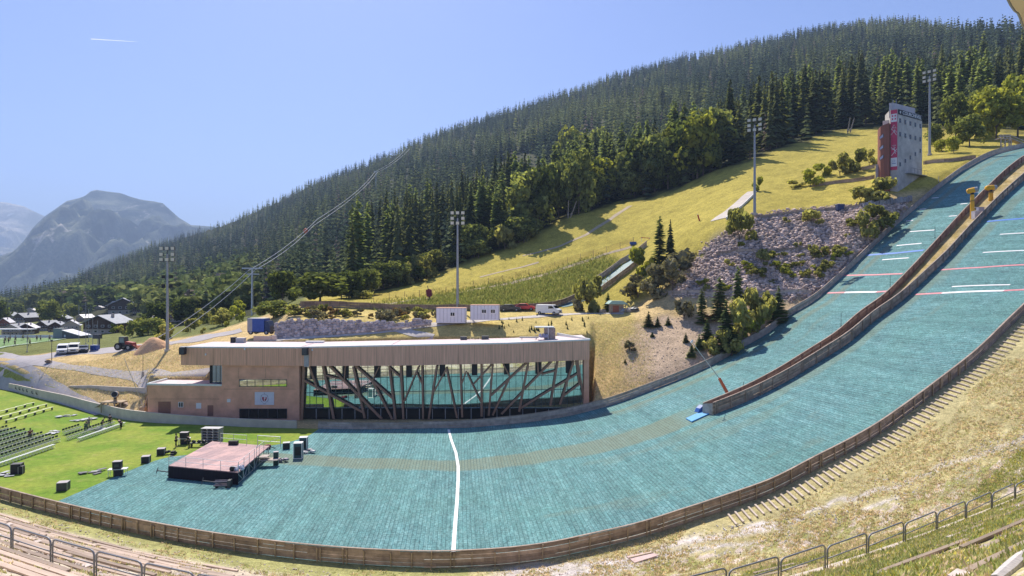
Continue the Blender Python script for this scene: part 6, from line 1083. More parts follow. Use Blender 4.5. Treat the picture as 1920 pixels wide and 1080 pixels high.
# ================================================================ people
def person(label, P, rz, pose, shirt, legs, hair=(.05, .035, .025), skin=(.50, .32, .24), sc=1.0, group=None):
    o = thing('person', label, 'person', P, rz, group); o.scale = (sc,)*3; bend = pose.get('bend', 0); cb, sb = math.cos(bend), math.sin(bend); hip = Vector((0, 0, .92))
    def up(x, y, z): return hip+Vector((x*cb+z*sb, y, -x*sb+z*cb))
    V = [hip, up(0, 0, .22), up(0, 0, .44), up(.0, 0, .54), up(.02, 0, .62), up(.035, 0, .74)]; Rr = [.135, .125, .15, .065, .085, .085]; E = [(0, 1), (1, 2), (2, 3), (3, 4), (4, 5)]
    def chain(start, pts, rs):
        i = start
        for p, r in zip(pts, rs): V.append(Vector(p)); Rr.append(r); E.append((i, len(V)-1)); i = len(V)-1
        return i
    lg = pose.get('legs', ((.05, .02), (-.08, .02))); arms = pose.get('arms', ((.12, -.25, .18, -.48), (.12, -.25, .18, -.48))); hands = []
    for s, (fx, kx_) in zip((-1, 1), lg): chain(0, [(.0, s*.10, .86), (fx*.5+kx_, s*.12, .48), (fx, s*.13, .09), (fx+.14, s*.15, .04)], [.088, .06, .042, .038])
    for s, (ex, ez, hx, hz) in zip((-1, 1), arms):
        sh = up(0, s*.19, .42); el = up(ex, s*.25, .42+ez); ha = up(hx, s*.23, .42+hz); i = chain(2, [sh, el, ha], [.055, .042, .03]); d = (ha-el).normalized(); pm = ha+d*.07; i = chain(i, [pm], [.032]); side_ = d.cross(Vector((0, s, .3))).normalized()
        for k, (off, ln) in enumerate(((-.03, .07), (-.01, .085), (.01, .08), (.03, .065))): chain(i, [pm+side_*off+d*.03, pm+side_*off*1.2+d*ln], [.010, .008])
        chain(i, [pm-side_*.05+d*.0, pm-side_*.06+d*.04], [.011, .009])
    def skinmesh(nm, vv, rr, ee, mat, infl=0, lev=1):
        me = bpy.data.meshes.new(nm); me.from_pydata([tuple(v) for v in vv], ee, []); ob = bpy.data.objects.new(nm, me); COL.objects.link(ob); ob.parent = o; me.materials.append(mat); sk = ob.modifiers.new('skin', 'SKIN'); sv = me.skin_vertices[0].data if len(me.skin_vertices) else None
        if sv is None: bpy.context.view_layer.objects.active = ob; bpy.ops.mesh.customdata_skin_add(); sv = me.skin_vertices[0].data
        for i, r in enumerate(rr): sv[i].radius = (r+infl, r+infl)
        sv[0].use_root = True; sub = ob.modifiers.new('s', 'SUBSURF'); sub.levels = lev; sub.render_levels = lev; sk.use_smooth_shade = True; return ob
    skinmesh('body', V, Rr, E, M_('skin', skin, .6, .05, 5))
    tv = [hip+Vector((0, 0, -.02)), up(0, 0, .2), up(0, 0, .43), up(0, -.19, .42), up(arms[0][0]*.6, -.23, .42+arms[0][1]*.6), up(0, .19, .42), up(arms[1][0]*.6, .23, .42+arms[1][1]*.6)]
    skinmesh('shirt', tv, [.155, .145, .165, .075, .07, .075, .07], [(0, 1), (1, 2), (2, 3), (3, 4), (2, 5), (5, 6)], M_('shirt', shirt, .9, .15, 5))
    k0, k1 = [(lg[i][0]*.5+lg[i][1], s*.12, .48) for i, s in enumerate((-1, 1))]; long_ = pose.get('long', True); f0, f1 = [(lg[i][0], s*.13, .13) for i, s in enumerate((-1, 1))]
    lv = [hip, (0, -.10, .84), k0, (0, .10, .84), k1]; lr = [.16, .105, .08, .105, .08]; le = [(0, 1), (1, 2), (0, 3), (3, 4)]
    if long_: lv += [f0, f1]; lr += [.06, .06]; le += [(2, 5), (4, 6)]
    skinmesh('trousers' if long_ else 'shorts', lv, lr, le, M_('trousers', legs, .9, .15, 5))
    h = up(.03, 0, .70); b = MB(); b.ball(h+Vector((-.025*cb, 0, .05)), .118, 10, 7, .04, (1, .92, 1.0)); b.build('hair', M_('hair', hair, .8, .2, 8), o, True); fwd = up(1, 0, 0)-up(0, 0, 0)
    b = MB(); c = up(.035, 0, .69)
    for s in (-1, 1): b.ball(c+fwd*.085+Vector((0, s*.035, .015)), .013, 6, 4)
    b.build('eyes', M_black, o); b = MB(); b.ball(c+fwd*.105+Vector((0, 0, -.015)), .02, 6, 4, 0, (1, .7, 1.2)); b.box(c+fwd*.09+Vector((0, 0, -.06)), (.02, .05, .012)); b.build('nose_and_mouth', M_('lip', mul(skin, .75), .6, .05, 5), o)
    for s, (fx, _) in zip((-1, 1), lg): b = MB(); b.ball((fx+.07, s*.14, .05), .075, 8, 5, 0, (1.8, .75, .75)); b.build('shoe', M_black if legs[0] < .1 else M_white, o)
    return o
BLK = (.018, .018, .02)
person('standing stagehand in black left of the table behind the stage', G(330, 838, 50), .1, {'arms': ((.25, -.2, .45, -.2), (.25, -.22, .42, -.3)), 'legs': ((.12, 0), (-.12, 0))}, BLK, BLK)
person('stagehand in black bending towards the table behind the stage, right of it', G(355, 839, 50), math.pi, {'bend': .35, 'arms': ((.2, -.2, .42, -.15), (.2, -.25, .4, -.25)), 'legs': ((.12, .05), (-.12, .05))}, BLK, BLK)
person('crew member in grey with light cap working by the chair row', G(166, 803, 50), -.5, {'bend': .2, 'arms': ((.15, -.25, .3, -.4), (.2, -.25, .35, -.38))}, (.16, .16, .17), (.10, .13, .12), (.55, .52, .46)); person('crew member in a teal shirt crouched low in the chair row', G(161, 810, 50), -.9, {'bend': .6, 'arms': ((.1, -.25, .25, -.4), (.1, -.25, .25, -.42))}, (.05, .16, .13), (.05, .09, .08))
person('crew member in dark clothes bending over the chairs', G(191, 803, 50), .4, {'bend': .5, 'arms': ((.1, -.25, .2, -.45), (.1, -.25, .2, -.45))}, BLK, (.03, .03, .03)); person('crew member standing upright in dark shorts behind the chair row', G(206, 798, 50), -1.2, {'arms': ((.05, -.26, .12, -.46), (.05, -.26, .12, -.46)), 'long': False}, (.05, .035, .03), (.03, .03, .03)); person('crew member in black bending far forward at the end of the chair row', G(227, 804, 50), math.pi-.3, {'bend': .95, 'arms': ((.05, -.25, .1, -.5), (.05, -.25, .1, -.5))}, BLK, BLK)
person('person in a red brown top standing among the left chair rows', G(56, 826, 50), -.7, {'bend': .3}, (.22, .05, .05), (.05, .04, .04))
for k, (px, py, c, lb) in enumerate(((8, 648, BLK, 'player in black at the left edge of the pitch'), (10, 643, (.05, .05, .06), 'player further back at the left edge of the pitch'), (16, 644, (.45, .25, .05), 'player in an ochre shirt on the pitch'), (28, 649, BLK, 'player in black running with the ball'), (29, 641, (.05, .05, .1), 'player standing behind the running one'), (19, 639, BLK, 'player close to the far touchline at the left'), (43, 638, (.3, .28, .05), 'player in a dull yellow shirt at the far touchline'), (52, 641, BLK, 'player in black in the middle of the pitch'), (56, 648, (.3, .2, .1), 'player in a tan shirt with arms out on the pitch'), (69, 640, BLK, 'player at the far side right of the middle'), (76, 640, (.06, .06, .08), 'rightmost player on the far side'), (93, 640, (.07, .07, .06), 'dark dressed person at the right end of the pitch'))):
    person(lb, G(px, py, 142), k*1.3, {'legs': ((.22, .05), (-.22, .0)), 'arms': ((.2, -.22, .35, -.3), (-.15, -.24, -.1, -.42)), 'long': False}, c, (.04, .04, .05), group='football players')
# ================================================================ guard rails and timbers on the spectator bank
M_rail = M_('dull_steel', (.24, .25, .28), .5, .1, 4, metal=.35); hoop = MB(); Wd, Hh, rc = 2.42, 1.1, .22; pts = [(-Wd/2, 0, -.25), (-Wd/2, 0, Hh-rc)]+[(-Wd/2+rc-rc*math.cos(a), 0, Hh-rc+rc*math.sin(a)) for a in np.linspace(.3, math.pi/2, 5)]+[(Wd/2-rc+rc*math.sin(a), 0, Hh-rc+rc*math.cos(a)) for a in np.linspace(0, math.pi/2-.3, 5)]+[(Wd/2, 0, Hh-rc), (Wd/2, 0, -.25)]
hm = hoop.tube(pts, .036, 8).mesh('hoop', M_rail, True); mm_ = MB().tube([(-Wd/2, 0, .56), (Wd/2, 0, .56)], .027, 7).mesh('mid_rail', M_rail, True)
def panel(xt, yt, xt2, yt2, label, group):
    a = Vector((*[float(v) for v in t2w(xt, yt)], 0)); c = Vector((*[float(v) for v in t2w(xt2, yt2)], 0)); a.z = float(z_bank(xt, yt)); c.z = float(z_bank(xt2, yt2)); mid = (a+c)/2; d = c-a
    o = thing('guard_rail', label, 'railing', mid, math.atan2(d.y, d.x), group); o.scale = (Vector((d.x, d.y)).length/(Wd+.13), 1, 1); link('hoop', hm, o); link('mid_rail', mm_, o); return a, c
ab = [(x, 24.4+(x-15.7)*.135) for x in np.arange(8.0, 40, 2.6)]; kb = MB(); ko = thing('kerb_board', 'pale kerb board under the steel guard rail at the right', 'kerb', (15, 25, 8)); kb.off = Vector((15, 25, 8)); P_ = None
for (x, y), (x2, y2) in zip(ab[:-1], ab[1:]):
    a, c = panel(x, y, x2, y2, 'rounded steel guard rail panel on the grassy bank at the lower right', 'steel guard rail panels at the lower right')
    kb.hexa([a+Vector((0, -.12, -.15)), c+Vector((0, -.12, -.15)), c+Vector((0, .22, -.15)), a+Vector((0, .22, -.15))], [a+Vector((0, -.12, .07)), c+Vector((0, -.12, .07)), c+Vector((0, .22, .07)), a+Vector((0, .22, .07))])
kb.build('board', M_('pale_kerb', (.58, .50, .42), .9, .12, 1.5), ko)
for x in np.arange(-24.4, -8, 2.15): panel(x, 21.4, x+2.15, 21.4, 'rounded steel guard rail panel on the terraces at the lower left', 'steel guard rail panels at the lower left')
M_tb = M_('terrace_board_red', (.60, .47, .38), .95, .25, 2, rnd=.45); M_tbd = M_('terrace_board_brown', (.42, .33, .25), .95, .3, 2, rnd=.4); M_ts = M_('terrace_stone', (.66, .56, .50), .95, .2, 3, rnd=.4)
bm_ = MB().box((0, 0, 0), (1, .20, .12)).mesh('terrace_board', M_tb); bm2 = MB().box((0, 0, 0), (1, .13, .13)).mesh('terrace_board', M_tbd); sm_ = MB().box((0, 0, 0), (.5, .34, .3)).mesh('support_block', M_ts)
def board(x0, x1, y, me, label, group, dz=0, blocks=True):
    a = Vector((*[float(v) for v in t2w(x0, y)], float(z_bank(x0, y))+.05+dz)); c = Vector((*[float(v) for v in t2w(x1, y)], float(z_bank(x1, y))+.05+dz)); d = c-a
    if d.length < .3: return
    o = link('terrace_board', me); o.location = (a+c)/2; o.rotation_euler = d.to_track_quat('X', 'Z').to_euler(); o.scale = (d.length, 1, 1); tag(o, label, 'board', group)
    if blocks and random.random() < .45:
        s = link('support_block', sm_); s.location = a+Vector((0, -.1, -.06)); s.rotation_euler = (0, 0, math.atan2(d.y, d.x)+random.uniform(-.2, .2)); s.scale = (random.uniform(.6, 1.1),)*3; tag(s, 'pale stone block supporting a terrace board', 'block', 'stone blocks under the terrace boards')
for y in (42.2, 40.6, 39.0, 37.4, 35.7, 34.0, 32.2, 30.4, 28.6, 26.8, 25.0, 23.1, 20.2, 18.6, 17.0, 15.3, 13.6, 12.):
    x = -44+random.uniform(0, 3)
    while x < 3-(42-y)*.2:
        L = random.uniform(2.5, 5.5)
        if random.random() < .8: board(x, x+L, y+random.uniform(-.12, .12), bm_, 'reddish timber edging board on the worn terraces at the lower left', 'reddish terrace boards at the lower left', random.uniform(-.05, .06))
        x += L+random.uniform(.05, .5)
for y, xa, xb_ in ((34.2, 1, 15), (32.8, 4, 19), (30.6, 8, 17), (28.3, 8, 16), (23.2, 15, 36), (21.6, 16, 36), (20.0, 14, 36), (18.4, 13, 36), (16.6, 12, 32), (14.8, 11, 28), (12.9, 9, 24), (11., 8, 20), (9.2, 6, 16)):
    x = xa+random.uniform(0, 2)
    while x < xb_:
        L = random.uniform(1.8, 4.2)
        if random.random() < .62: board(x, x+L, y+random.uniform(-.1, .1), bm2, 'dark weathered terrace board half sunk in the grass at the lower right', 'dark terrace boards at the lower right', random.uniform(-.03, .06))
        x += L+random.uniform(.2, 1.8)
o = thing('driftwood_log', 'grey split log lying in the bottom right corner', 'log', G(1893, 1074, 8)); b = MB(); a = Vector((0, 0, .05)); c = G(1935, 1040, 8)-o.location+Vector((0, 0, .05)); b.tube([a-(c-a)*.5, a, a.lerp(c, .5)+Vector((0, 0, .03)), c], [.10, .13, .12, .10], 8); b.build('upper_log', M_('grey_wood', (.52, .48, .46), .95, .25, 3, stretch=(1, 6, 6)), o); b = MB(); u = Vector((.14, -.16, -.06)); b.tube([a+u-(c-a)*.5, a+u, c+u], [.08, .11, .1], 8); b.build('lower_log', M_woodg, o)
q = [G(1175, 1046, 40), G(1190, 1058, 40), G(1235, 1044, 40), G(1220, 1037, 40)]; o = thing('wooden_hatch', 'pinkish flat wooden hatch lying on the gravel at the bottom', 'hatch', q[0]); b = MB(q[0]); u = Vector((0, 0, .1)); b.hexa([p+Vector((0, 0, -.05)) for p in q], [p+u for p in q]); b.build('panel', M_('pink_board', (.60, .45, .42), .9, .1, 2), o); b = MB(q[0]); b.beam(q[0].lerp(q[1], .3)+u*1.3, q[3].lerp(q[2], .3)+u*1.3, .12, .05); b.build('batten', M_post, o)
# ---- grass tufts and loose stones on the bank
def tufts(name, n, x0, x1, y0, y1, hgt, cols, label, fn=None, zf=z_bank, keep=None):
    X = rng.uniform(x0, x1, n); Y = rng.uniform(y0, y1, n); kp = np.ones(n, bool) if keep is None else keep(X, Y); X, Y = X[kp], Y[kp]; n = len(X); Z = zf(X, Y); wx, wy = t2w(X, Y); nb = 4
    V = np.zeros((n, nb, 3, 3)); h = hgt*(.5+rng.random((n, nb))); a = rng.uniform(0, 6.28, (n, nb)); le = h*rng.uniform(.3, .9, (n, nb)); wdt = .018+.012*rng.random((n, nb)); ox = rng.normal(0, .07, (n, nb)); oy = rng.normal(0, .07, (n, nb))
    bx0 = wx[:, None]+ox; by0 = wy[:, None]+oy
    V[:, :, 0] = np.stack([bx0-np.sin(a)*wdt*2, by0+np.cos(a)*wdt*2, np.broadcast_to(Z[:, None], bx0.shape)-.03], -1); V[:, :, 1] = np.stack([bx0+np.sin(a)*wdt*2, by0-np.cos(a)*wdt*2, np.broadcast_to(Z[:, None], bx0.shape)-.03], -1); V[:, :, 2] = np.stack([bx0+np.cos(a)*le, by0+np.sin(a)*le, Z[:, None]+h], -1)
    c = np.array(cols)[rng.integers(0, len(cols), n)]*(.7+.6*rng.random((n, 1))); m, t, b = nt(name); t.nodes.remove(b); at = N(t, 'ShaderNodeVertexColor'); at.layer_name = 'tint'; d = N(t, 'ShaderNodeBsdfDiffuse'); tr = N(t, 'ShaderNodeBsdfTranslucent'); mx = N(t, 'ShaderNodeMixShader'); mx.inputs[0].default_value = .45
    t.links.new(at.outputs[0], d.inputs[0]); t.links.new(at.outputs[0], tr.inputs[0]); t.links.new(d.outputs[0], mx.inputs[1]); t.links.new(tr.outputs[0], mx.inputs[2]); t.links.new(mx.outputs[0], t.nodes['Material Output'].inputs[0])
    tag(link(name, npmesh(name, V.reshape(-1, 3), np.arange(n*nb*3).reshape(-1, 3), m, cols={'tint': np.repeat(c, nb*3, 0)})), label, kind='stuff')
DRY = [(.74, .60, .34), (.80, .64, .42), (.68, .58, .30), (.56, .55, .24)]; GRN = [(.42, .45, .16), (.36, .42, .12), (.56, .55, .24), (.66, .58, .14)]
tufts('dry_grass', 52000, 4, 66, 20, 47.4, .11, DRY, 'dry yellowish grass tufts on the bank at the right', keep=lambda X, Y: (fbm(X*.5, Y*.5) > .36) & ((Y < 44.4) | (X < 19)))
tufts('green_grass', 60000, 4, 42, 6.5, 33, .13, GRN, 'fresh green grass and small yellow weeds between the terrace boards', keep=lambda X, Y: fbm(X*.4+9, Y*.4) > .41)
tufts('weedy_grass', 30000, 5, 26, 6.3, 21, .085, GRN+DRY[:2], 'short weedy grass nearest the camera at the lower right', keep=lambda X, Y: fbm(X*.7+4, Y*.7) > .43)
tufts('dry_grass', 26000, -46, 6, 9, 47.4, .10, DRY+GRN[:1], 'sparse dry grass on the worn terraces at the left', keep=lambda X, Y: fbm(X*.6, Y*.6+20) > .48)
def loose(name, n, x0, x1, y0, y1, sz, mat, label, keep):
    X = rng.uniform(x0, x1, n*3); Y = rng.uniform(y0, y1, n*3); k = keep(X, Y); X, Y = X[k][:n], Y[k][:n]; n = len(X); wx, wy = t2w(X, Y); Z = z_bank(X, Y); s = sz*(.4+1.2*rng.random(n)**2); P = rv[None]*(1+rng.uniform(-.35, .35, (n, len(rv), 1)))*s[:, None, None]+np.stack([wx, wy, Z+s*.2], -1)[:, None, :]
    tag(link(name, npmesh(name, P.reshape(-1, 3), (tf[None]+(np.arange(n)*len(rv))[:, None, None]).reshape(-1, 3), mat)), label, kind='stuff')
M_grav = rockmat('bank_gravel', (.86, .78, .74), .35)
def ontrk(X, Y):
    D = np.hypot(X, Y); px = A0+np.arctan2(X, Y)*F; py = H0-F*(z_bank(X, Y)-CZ)/D; d = py-trk(px); return (np.abs(d) < 14+10*rng.random(len(X))) | (np.abs(d-30) < 12) 
loose('gravel', 7000, 2, 62, 22, 46, .045, M_grav, 'pale grey gravel of the wheel track climbing the bank', lambda X, Y: ontrk(X, Y) & (fbm(X*.6, Y*.6) > .4))
loose('gravel', 8000, -46, 8, 10, 46, .05, rockmat('terrace_gravel', (.80, .68, .58), .4), 'pinkish gravel on the worn terraces at the left', lambda X, Y: fbm(X*.4, Y*.4+7) > .42)
# tufts on the slopes behind
def hillstuff(name, n, poly, Dr, hgt, cols, label):
    xs0 = min(p[0] for p in poly); xs1 = max(p[0] for p in poly); px = rng.uniform(xs0, xs1, n*6); D = np.sqrt(rng.uniform(Dr[0]**2, Dr[1]**2, n*6)); z = z_hill(px, D); py = H0-F*(z-CZ)/D; ok = inpoly(px+rng.normal(0, 9, n*6), py+rng.normal(0, 6, n*6), poly) & (D > Dff(px)+.6); px, D = px[ok][:n], D[ok][:n]; az = (px-A0)/F
    tufts(name, len(px), 0, 1, 0, 1, hgt, cols, label, zf=lambda X, Y: z_hill(px, D), keep=None) if 0 else _hs(name, px, D, hgt, cols, label)
def _hs(name, px, D, hgt, cols, label):
    xt, yt = true_xy(px, D); n = len(px); Z = z_hill(px, D); wx, wy = t2w(xt, yt); nb = 3; h = hgt*(.5+rng.random((n, nb))); a = rng.uniform(0, 6.28, (n, nb)); V = np.zeros((n, nb, 3, 3)); wd = hgt*.16; bx0 = wx[:, None]+rng.normal(0, hgt*.5, (n, nb)); by0 = wy[:, None]+rng.normal(0, hgt*.5, (n, nb)); Zb = np.broadcast_to(Z[:, None], bx0.shape)
    V[:, :, 0] = np.stack([bx0-np.sin(a)*wd, by0+np.cos(a)*wd, Zb-.05], -1); V[:, :, 1] = np.stack([bx0+np.sin(a)*wd, by0-np.cos(a)*wd, Zb-.05], -1); V[:, :, 2] = np.stack([bx0+np.cos(a)*h*.5, by0+np.sin(a)*h*.5, Zb+h], -1)
    c = np.array(cols)[rng.integers(0, len(cols), n)]*(.7+.6*rng.random((n, 1))); m, t, b = nt(name); t.nodes.remove(b); at = N(t, 'ShaderNodeVertexColor'); at.layer_name = 'tint'; d = N(t, 'ShaderNodeBsdfDiffuse'); tr = N(t, 'ShaderNodeBsdfTranslucent'); mx = N(t, 'ShaderNodeMixShader'); mx.inputs[0].default_value = .45
    t.links.new(at.outputs[0], d.inputs[0]); t.links.new(at.outputs[0], tr.inputs[0]); t.links.new(d.outputs[0], mx.inputs[1]); t.links.new(tr.outputs[0], mx.inputs[2]); t.links.new(mx.outputs[0], t.nodes['Material Output'].inputs[0])
    tag(link(name, npmesh(name, V.reshape(-1, 3), np.arange(n*nb*3).reshape(-1, 3), m, cols={'tint': np.repeat(c, nb*3, 0)})), label, kind='stuff')
hillstuff('heath_plants', 9000, HEATH, (133, 172), .55, [(.30, .32, .08), (.38, .36, .10), (.22, .26, .06)], 'yellow green heath covering the slope below the piste')
hillstuff('meadow_grass', 9000, [(60, 668), (350, 650), (385, 690), (270, 760), (160, 745), (60, 700)], (100, 130), .2, DRY, 'tan dry grass on the bank left of the building')
hillstuff('slope_grass', 9000, [(1108, 600), (1200, 600), (1230, 730), (1110, 748)], (100, 122), .16, DRY+[(.56, .55, .22)], 'yellow dry grass on the slope right of the building')
# ================================================================ village, pitch, far mountains, eave, contrail
M_wallw = M_('chalet_timber_dark', (.10, .065, .05), .9, .2, 1.5, island=.2); M_walls = M_('chalet_plaster', (.50, .42, .37), .9, .12, 1); M_wallr = M_('chalet_red_brown', (.24, .09, .07), .9, .15, 1); M_rfg = M_('grey_slate_roof', (.34, .36, .40), .7, .2, 1, rnd=.3); M_rfp = M_('pale_metal_roof', (.66, .64, .66), .5, .1, 1)
def chalet(px, py, wpx, hpx, label, wall=M_wallw, roof=M_rfg, rz=0., flat=False, Dmin=185, deep=1.1):
    P = G(px, py, Dmin); k = P.y/F; w = wpx*k; h = hpx*k; o = thing('chalet', label, 'house', P, rz); e = h*.55; d = w*deep
    b = MB(); b.prof([(-w/2, -1), (w/2, -1), (w/2, e), (0, h*.96), (-w/2, e)], 0, d); b.build('wall', wall, o); b = MB(); b.box((0, -.12, e*.25), (w*.98, .2, e*.5)); b.build('ground_storey', M_walls, o)
    for s in (-1, 1):
        b = MB(); sl = math.hypot(w/2, h*.96-e); u = Vector((s*w/2, 0, -(h*.96-e))); u.normalize(); p0 = Vector((0, -w*.09, h*1.0)); p1 = p0+u*(sl*1.14); n_ = Vector((0, 0, h*.035)); dd = Vector((0, d+w*.18, 0)); b.hexa([p0, p1, p1+dd, p0+dd], [p0+n_, p1+n_, p1+n_+dd, p0+n_+dd]); r_ = b.build('roof', roof, o)
        if s > 0: b = MB(); b.box((w*.18, d*.4, h*.98), (w*.07, w*.07, h*.22)); b.build('chimney', M_walls, r_)
    b = MB(); b.box((0, -.5, e*.56), (w*.9, .9, .12)); b.build('balcony', wall, o)
    for z in (e*.25, e*.78):
        for x in (-.32, -.1, .12, .34): b = MB(); b.box((x*w, -.24, z), (w*.1, .06, h*.13)); f = b.build('window', M_white, o); b = MB(); b.box((x*w, -.28, z), (w*.08, .03, h*.10)); b.build('pane', M_dglass, f)
for a in ((186, 626, 58, 34, 'big dark timber chalet with white windows right of the pitch', M_wallw, M_rfg, .05), (132, 623, 28, 22, 'chalet with a pale roof behind the grandstand hut', M_walls, M_rfp, .5), (104, 622, 24, 18, 'dark chalet left of the pale roofed one behind the pitch', M_wallw, M_rfg, .3), (78, 620, 26, 18, 'dark chalet in the middle of the village row', M_wallw, M_rfg, -.2), (48, 627, 28, 20, 'brown chalet with a pale roof left in the village row', M_wallw, M_rfp, .4), (20, 628, 32, 20, 'brown gabled chalet at the left end of the village row', M_walls, M_rfg, .1), (6, 617, 20, 20, 'chalet with a reddish roof at the left edge', M_wallr, M_rfp, .3), (36, 606, 30, 18, 'grey roofed chalet in the upper left of the village', M_wallw, M_rfg, -.3), (12, 603, 24, 16, 'grey roofed chalet above the left end of the village', M_wallw, M_rfg, .2), (75, 597, 24, 14, 'pale roofed chalet above the village middle', M_wallw, M_rfp, .3), (80, 583, 14, 13, 'small white fronted chalet high above the village', M_walls, M_rfp, 0.), (20, 582, 12, 9, 'tiny chalet far up at the left', M_walls, M_rfg, .2), (231, 590, 50, 30, 'large chalet with several pale roofs on the wooded slope', M_wallw, M_rfp, .35), (213, 586, 26, 20, 'pale roofed wing beside the large chalet on the slope', M_walls, M_rfp, -.4), (330, 604, 26, 28, 'red brown chalet behind the left floodlight mast', M_wallr, M_rfg, .1), (184, 581, 12, 7, 'small tan hut in the meadow above the village', M_walls, M_rfp, .2), (258, 588, 16, 14, 'dark chalet at the right of the large one on the slope', M_wallw, M_rfg, .4), (150, 604, 20, 14, 'pale roofed chalet directly above the grandstand hut', M_walls, M_rfp, -.3), (112, 606, 22, 14, 'grey roofed chalet higher behind the pale roofed one', M_wallw, M_rfg, .2), (55, 590, 18, 12, 'pale roofed chalet among trees at the upper left', M_walls, M_rfp, .4), (276, 606, 18, 14, 'brown chalet on the meadow left of the floodlight mast', M_wallw, M_rfp, -.2)): chalet(*a)
for y0, lb in ((0, 0),):
    P = G(108, 636, 186); k = P.y/F; o = thing('grandstand_hut', 'grey block hut with a sloping lean-to roof behind the football pitch', 'hut', P); b = MB(); b.box((0, 1.5, 9*k), (17*k, 3, 20*k)); b.build('block', M_('hut_grey', (.26, .28, .28), .9, .1, 1), o); b = MB(); b.prof([(8.6*k, -.5), (8.6*k, 15*k), (42*k, 5*k), (42*k, -.5)], 0, 4); b.build('lean_to', M_('hut_dark', (.13, .14, .15), .9, .1, 1), o); b = MB(); b.prof([(8.6*k, 15.2*k), (8.6*k, 16.4*k), (45*k, 5.6*k), (45*k, 4.4*k)], -.4, 4.4); b.build('roof', M_('pale_metal_roof', (.55, .56, .60), .5, .1, 1), o); b = MB(); b.box((14*k, -.06, 5*k), (3*k, .1, 4*k)); b.build('window', M_white, o)
m, t, b = nt('football_turf'); p = wpos(t); c = mixc(t, ramp(t, noise(t, .25, 4, p), [(.35, 0.), (.65, 1.)]), (.10, .20, .05), (.15, .26, .075)); t.links.new(c, b.inputs['Base Color']); b.inputs['Roughness'].default_value = .9
fp_ = np.linspace(0, 1, 24); rows = []
for d in np.linspace(144.5, 187, 24):
    x1 = np.interp(d, [144.5, 187], [-122.5, -128]); rows.append([(x, d, zxy(x, d)+.12) for x in np.linspace(-172, x1, 30)])
tag(link('football_pitch', npmesh('football_pitch', np.array(rows).reshape(-1, 3), gridfaces(24, 30), m, smooth=True)), kind='structure')
for nm, pts in (('pitch_line', [(-170, 185.5), (-128.6, 185.5), (-123.6, 146)]), ('pitch_line', [(-170, 146), (-124, 146)]), ('pitch_line', [(-146, 185.5), (-142, 146)])):
    ribbon(nm, None, .35, M_paint, .17, 2, 1.2, world=[Vector((x, y, zxy(x, y))) for x, y in pts])
o = thing('pitch_barrier', 'long white barrier along the far side of the football pitch', 'barrier', (-150, 189.5, zxy(-150, 189.5))); b = MB(); b.box((0, 0, .55), (52, .12, .8)); b.build('panel', M_white, o); b = MB()
for x in np.arange(-25, 26, 3): b.box((x, .15, .4), (.1, .1, 1.))
b.build('posts', M_grey, o)
o = thing('awning', 'long white canopy roof behind the far side of the pitch', 'canopy', (-166, 205, zxy(-166, 205))); b = MB(); b.box((0, 0, 2.4), (26, 2.5, .25)); b.build('roof', M_white, o)
for x in (-12, -4, 4, 12): b = MB(); b.cyl((x, 0, -1), (x, 0, 2.3), .1, n=6); b.build('post', M_grey, o)
for px, D, h, lb in ((161, 165, 11, 'leftmost thin net post beside the parked cars'), (166, 175, 9, 'second thin net post from the left beside the parked cars'), (174, 160, 7.5, 'third thin net post behind the blue container'), (183, 160, 6, 'rightmost thin net post left of the loader'), (148, 165, 10, 'lone net post behind the white vans'), (51, 146, 7, 'net post at the near side of the pitch')):
    a = onD(px, D); o = thing('net_post', lb, 'post', a); b = MB(); b.cyl((0, 0, -.2), (0, 0, h), .07, .06, 6); b.build('pole', M_grey, o); b = MB(); b.cyl((0, 0, -.1), (0, 0, .25), .2, n=6); b.build('foot', M_conc, o)
P = G(178, 656.5, 135); crate('blue_container', 'small blue container beside the dark blue car', 'container', P, (1.4, 1.2, 1.1), M_blue, M_white); a = G(186, 655, 135); o = thing('floodlight_trailer', 'dark lighting box raised on a post beside the blue container', 'lamp', a); b = MB(); b.cyl((0, 0, 0), (0, 0, 2.4), .18, n=6); b.build('post', M_darkst, o); b = MB(); b.box((-.4, 0, 2.9), (1.6, .9, 1.0)); b.build('lamp_box', M_darkst, o)
P = G(242, 622, 150); o = thing('tent', 'dark blue tent on the meadow right of the big chalet', 'tent', P); k = P.y/F; b = MB(); b.prof([(-6*k, -.3), (-4*k, 11*k), (2*k, 12*k), (7*k, -.3)], 0, 4); b.build('canvas', M_('navy_canvas', (.045, .07, .13), .8, .1, 2), o); b = MB(); b.box((0, -.05, 2.5*k), (3*k, .1, 5*k)); b.build('opening', M_black, o)
# wooden starting platform at the right edge
P = G(1884, 276, 150); o = thing('wooden_platform', 'grey timber platform with a sloping ramp at the right edge', 'platform', P, 0.); k = P.y/F; b = MB(); b.box((-.6, 0, 15*k), (22*k, 1.6, .18)); b.build('deck', M_woodg, o)
for x in (-11, -3, 4.5, 8): b = MB(); b.box((x*k, -.6, 7*k), (.2, .2, 17*k)); b.build('post', M_woodg, o)
b = MB()
for z in (18.5, 21.5): b.box((-.6, -.75, z*k), (22*k, .08, .2))
for x in (-12, -6, 0, 6): b.box((x*k, -.7, 18*k), (.12, .12, 7*k))
b.build('handrail', M_woodg, o); b = MB(); b.beam((8*k, 0, 15.5*k), (38*k, 0, 3*k), 1.5, .2); b.beam((8*k, -.8, 20*k), (38*k, -.8, 8*k), .12, .18); b.build('ramp', M_woodg, o); b = MB(); b.beam((-10*k, -.6, 2*k), (4*k, -.6, 13*k), .12); b.build('brace', M_woodg, o)
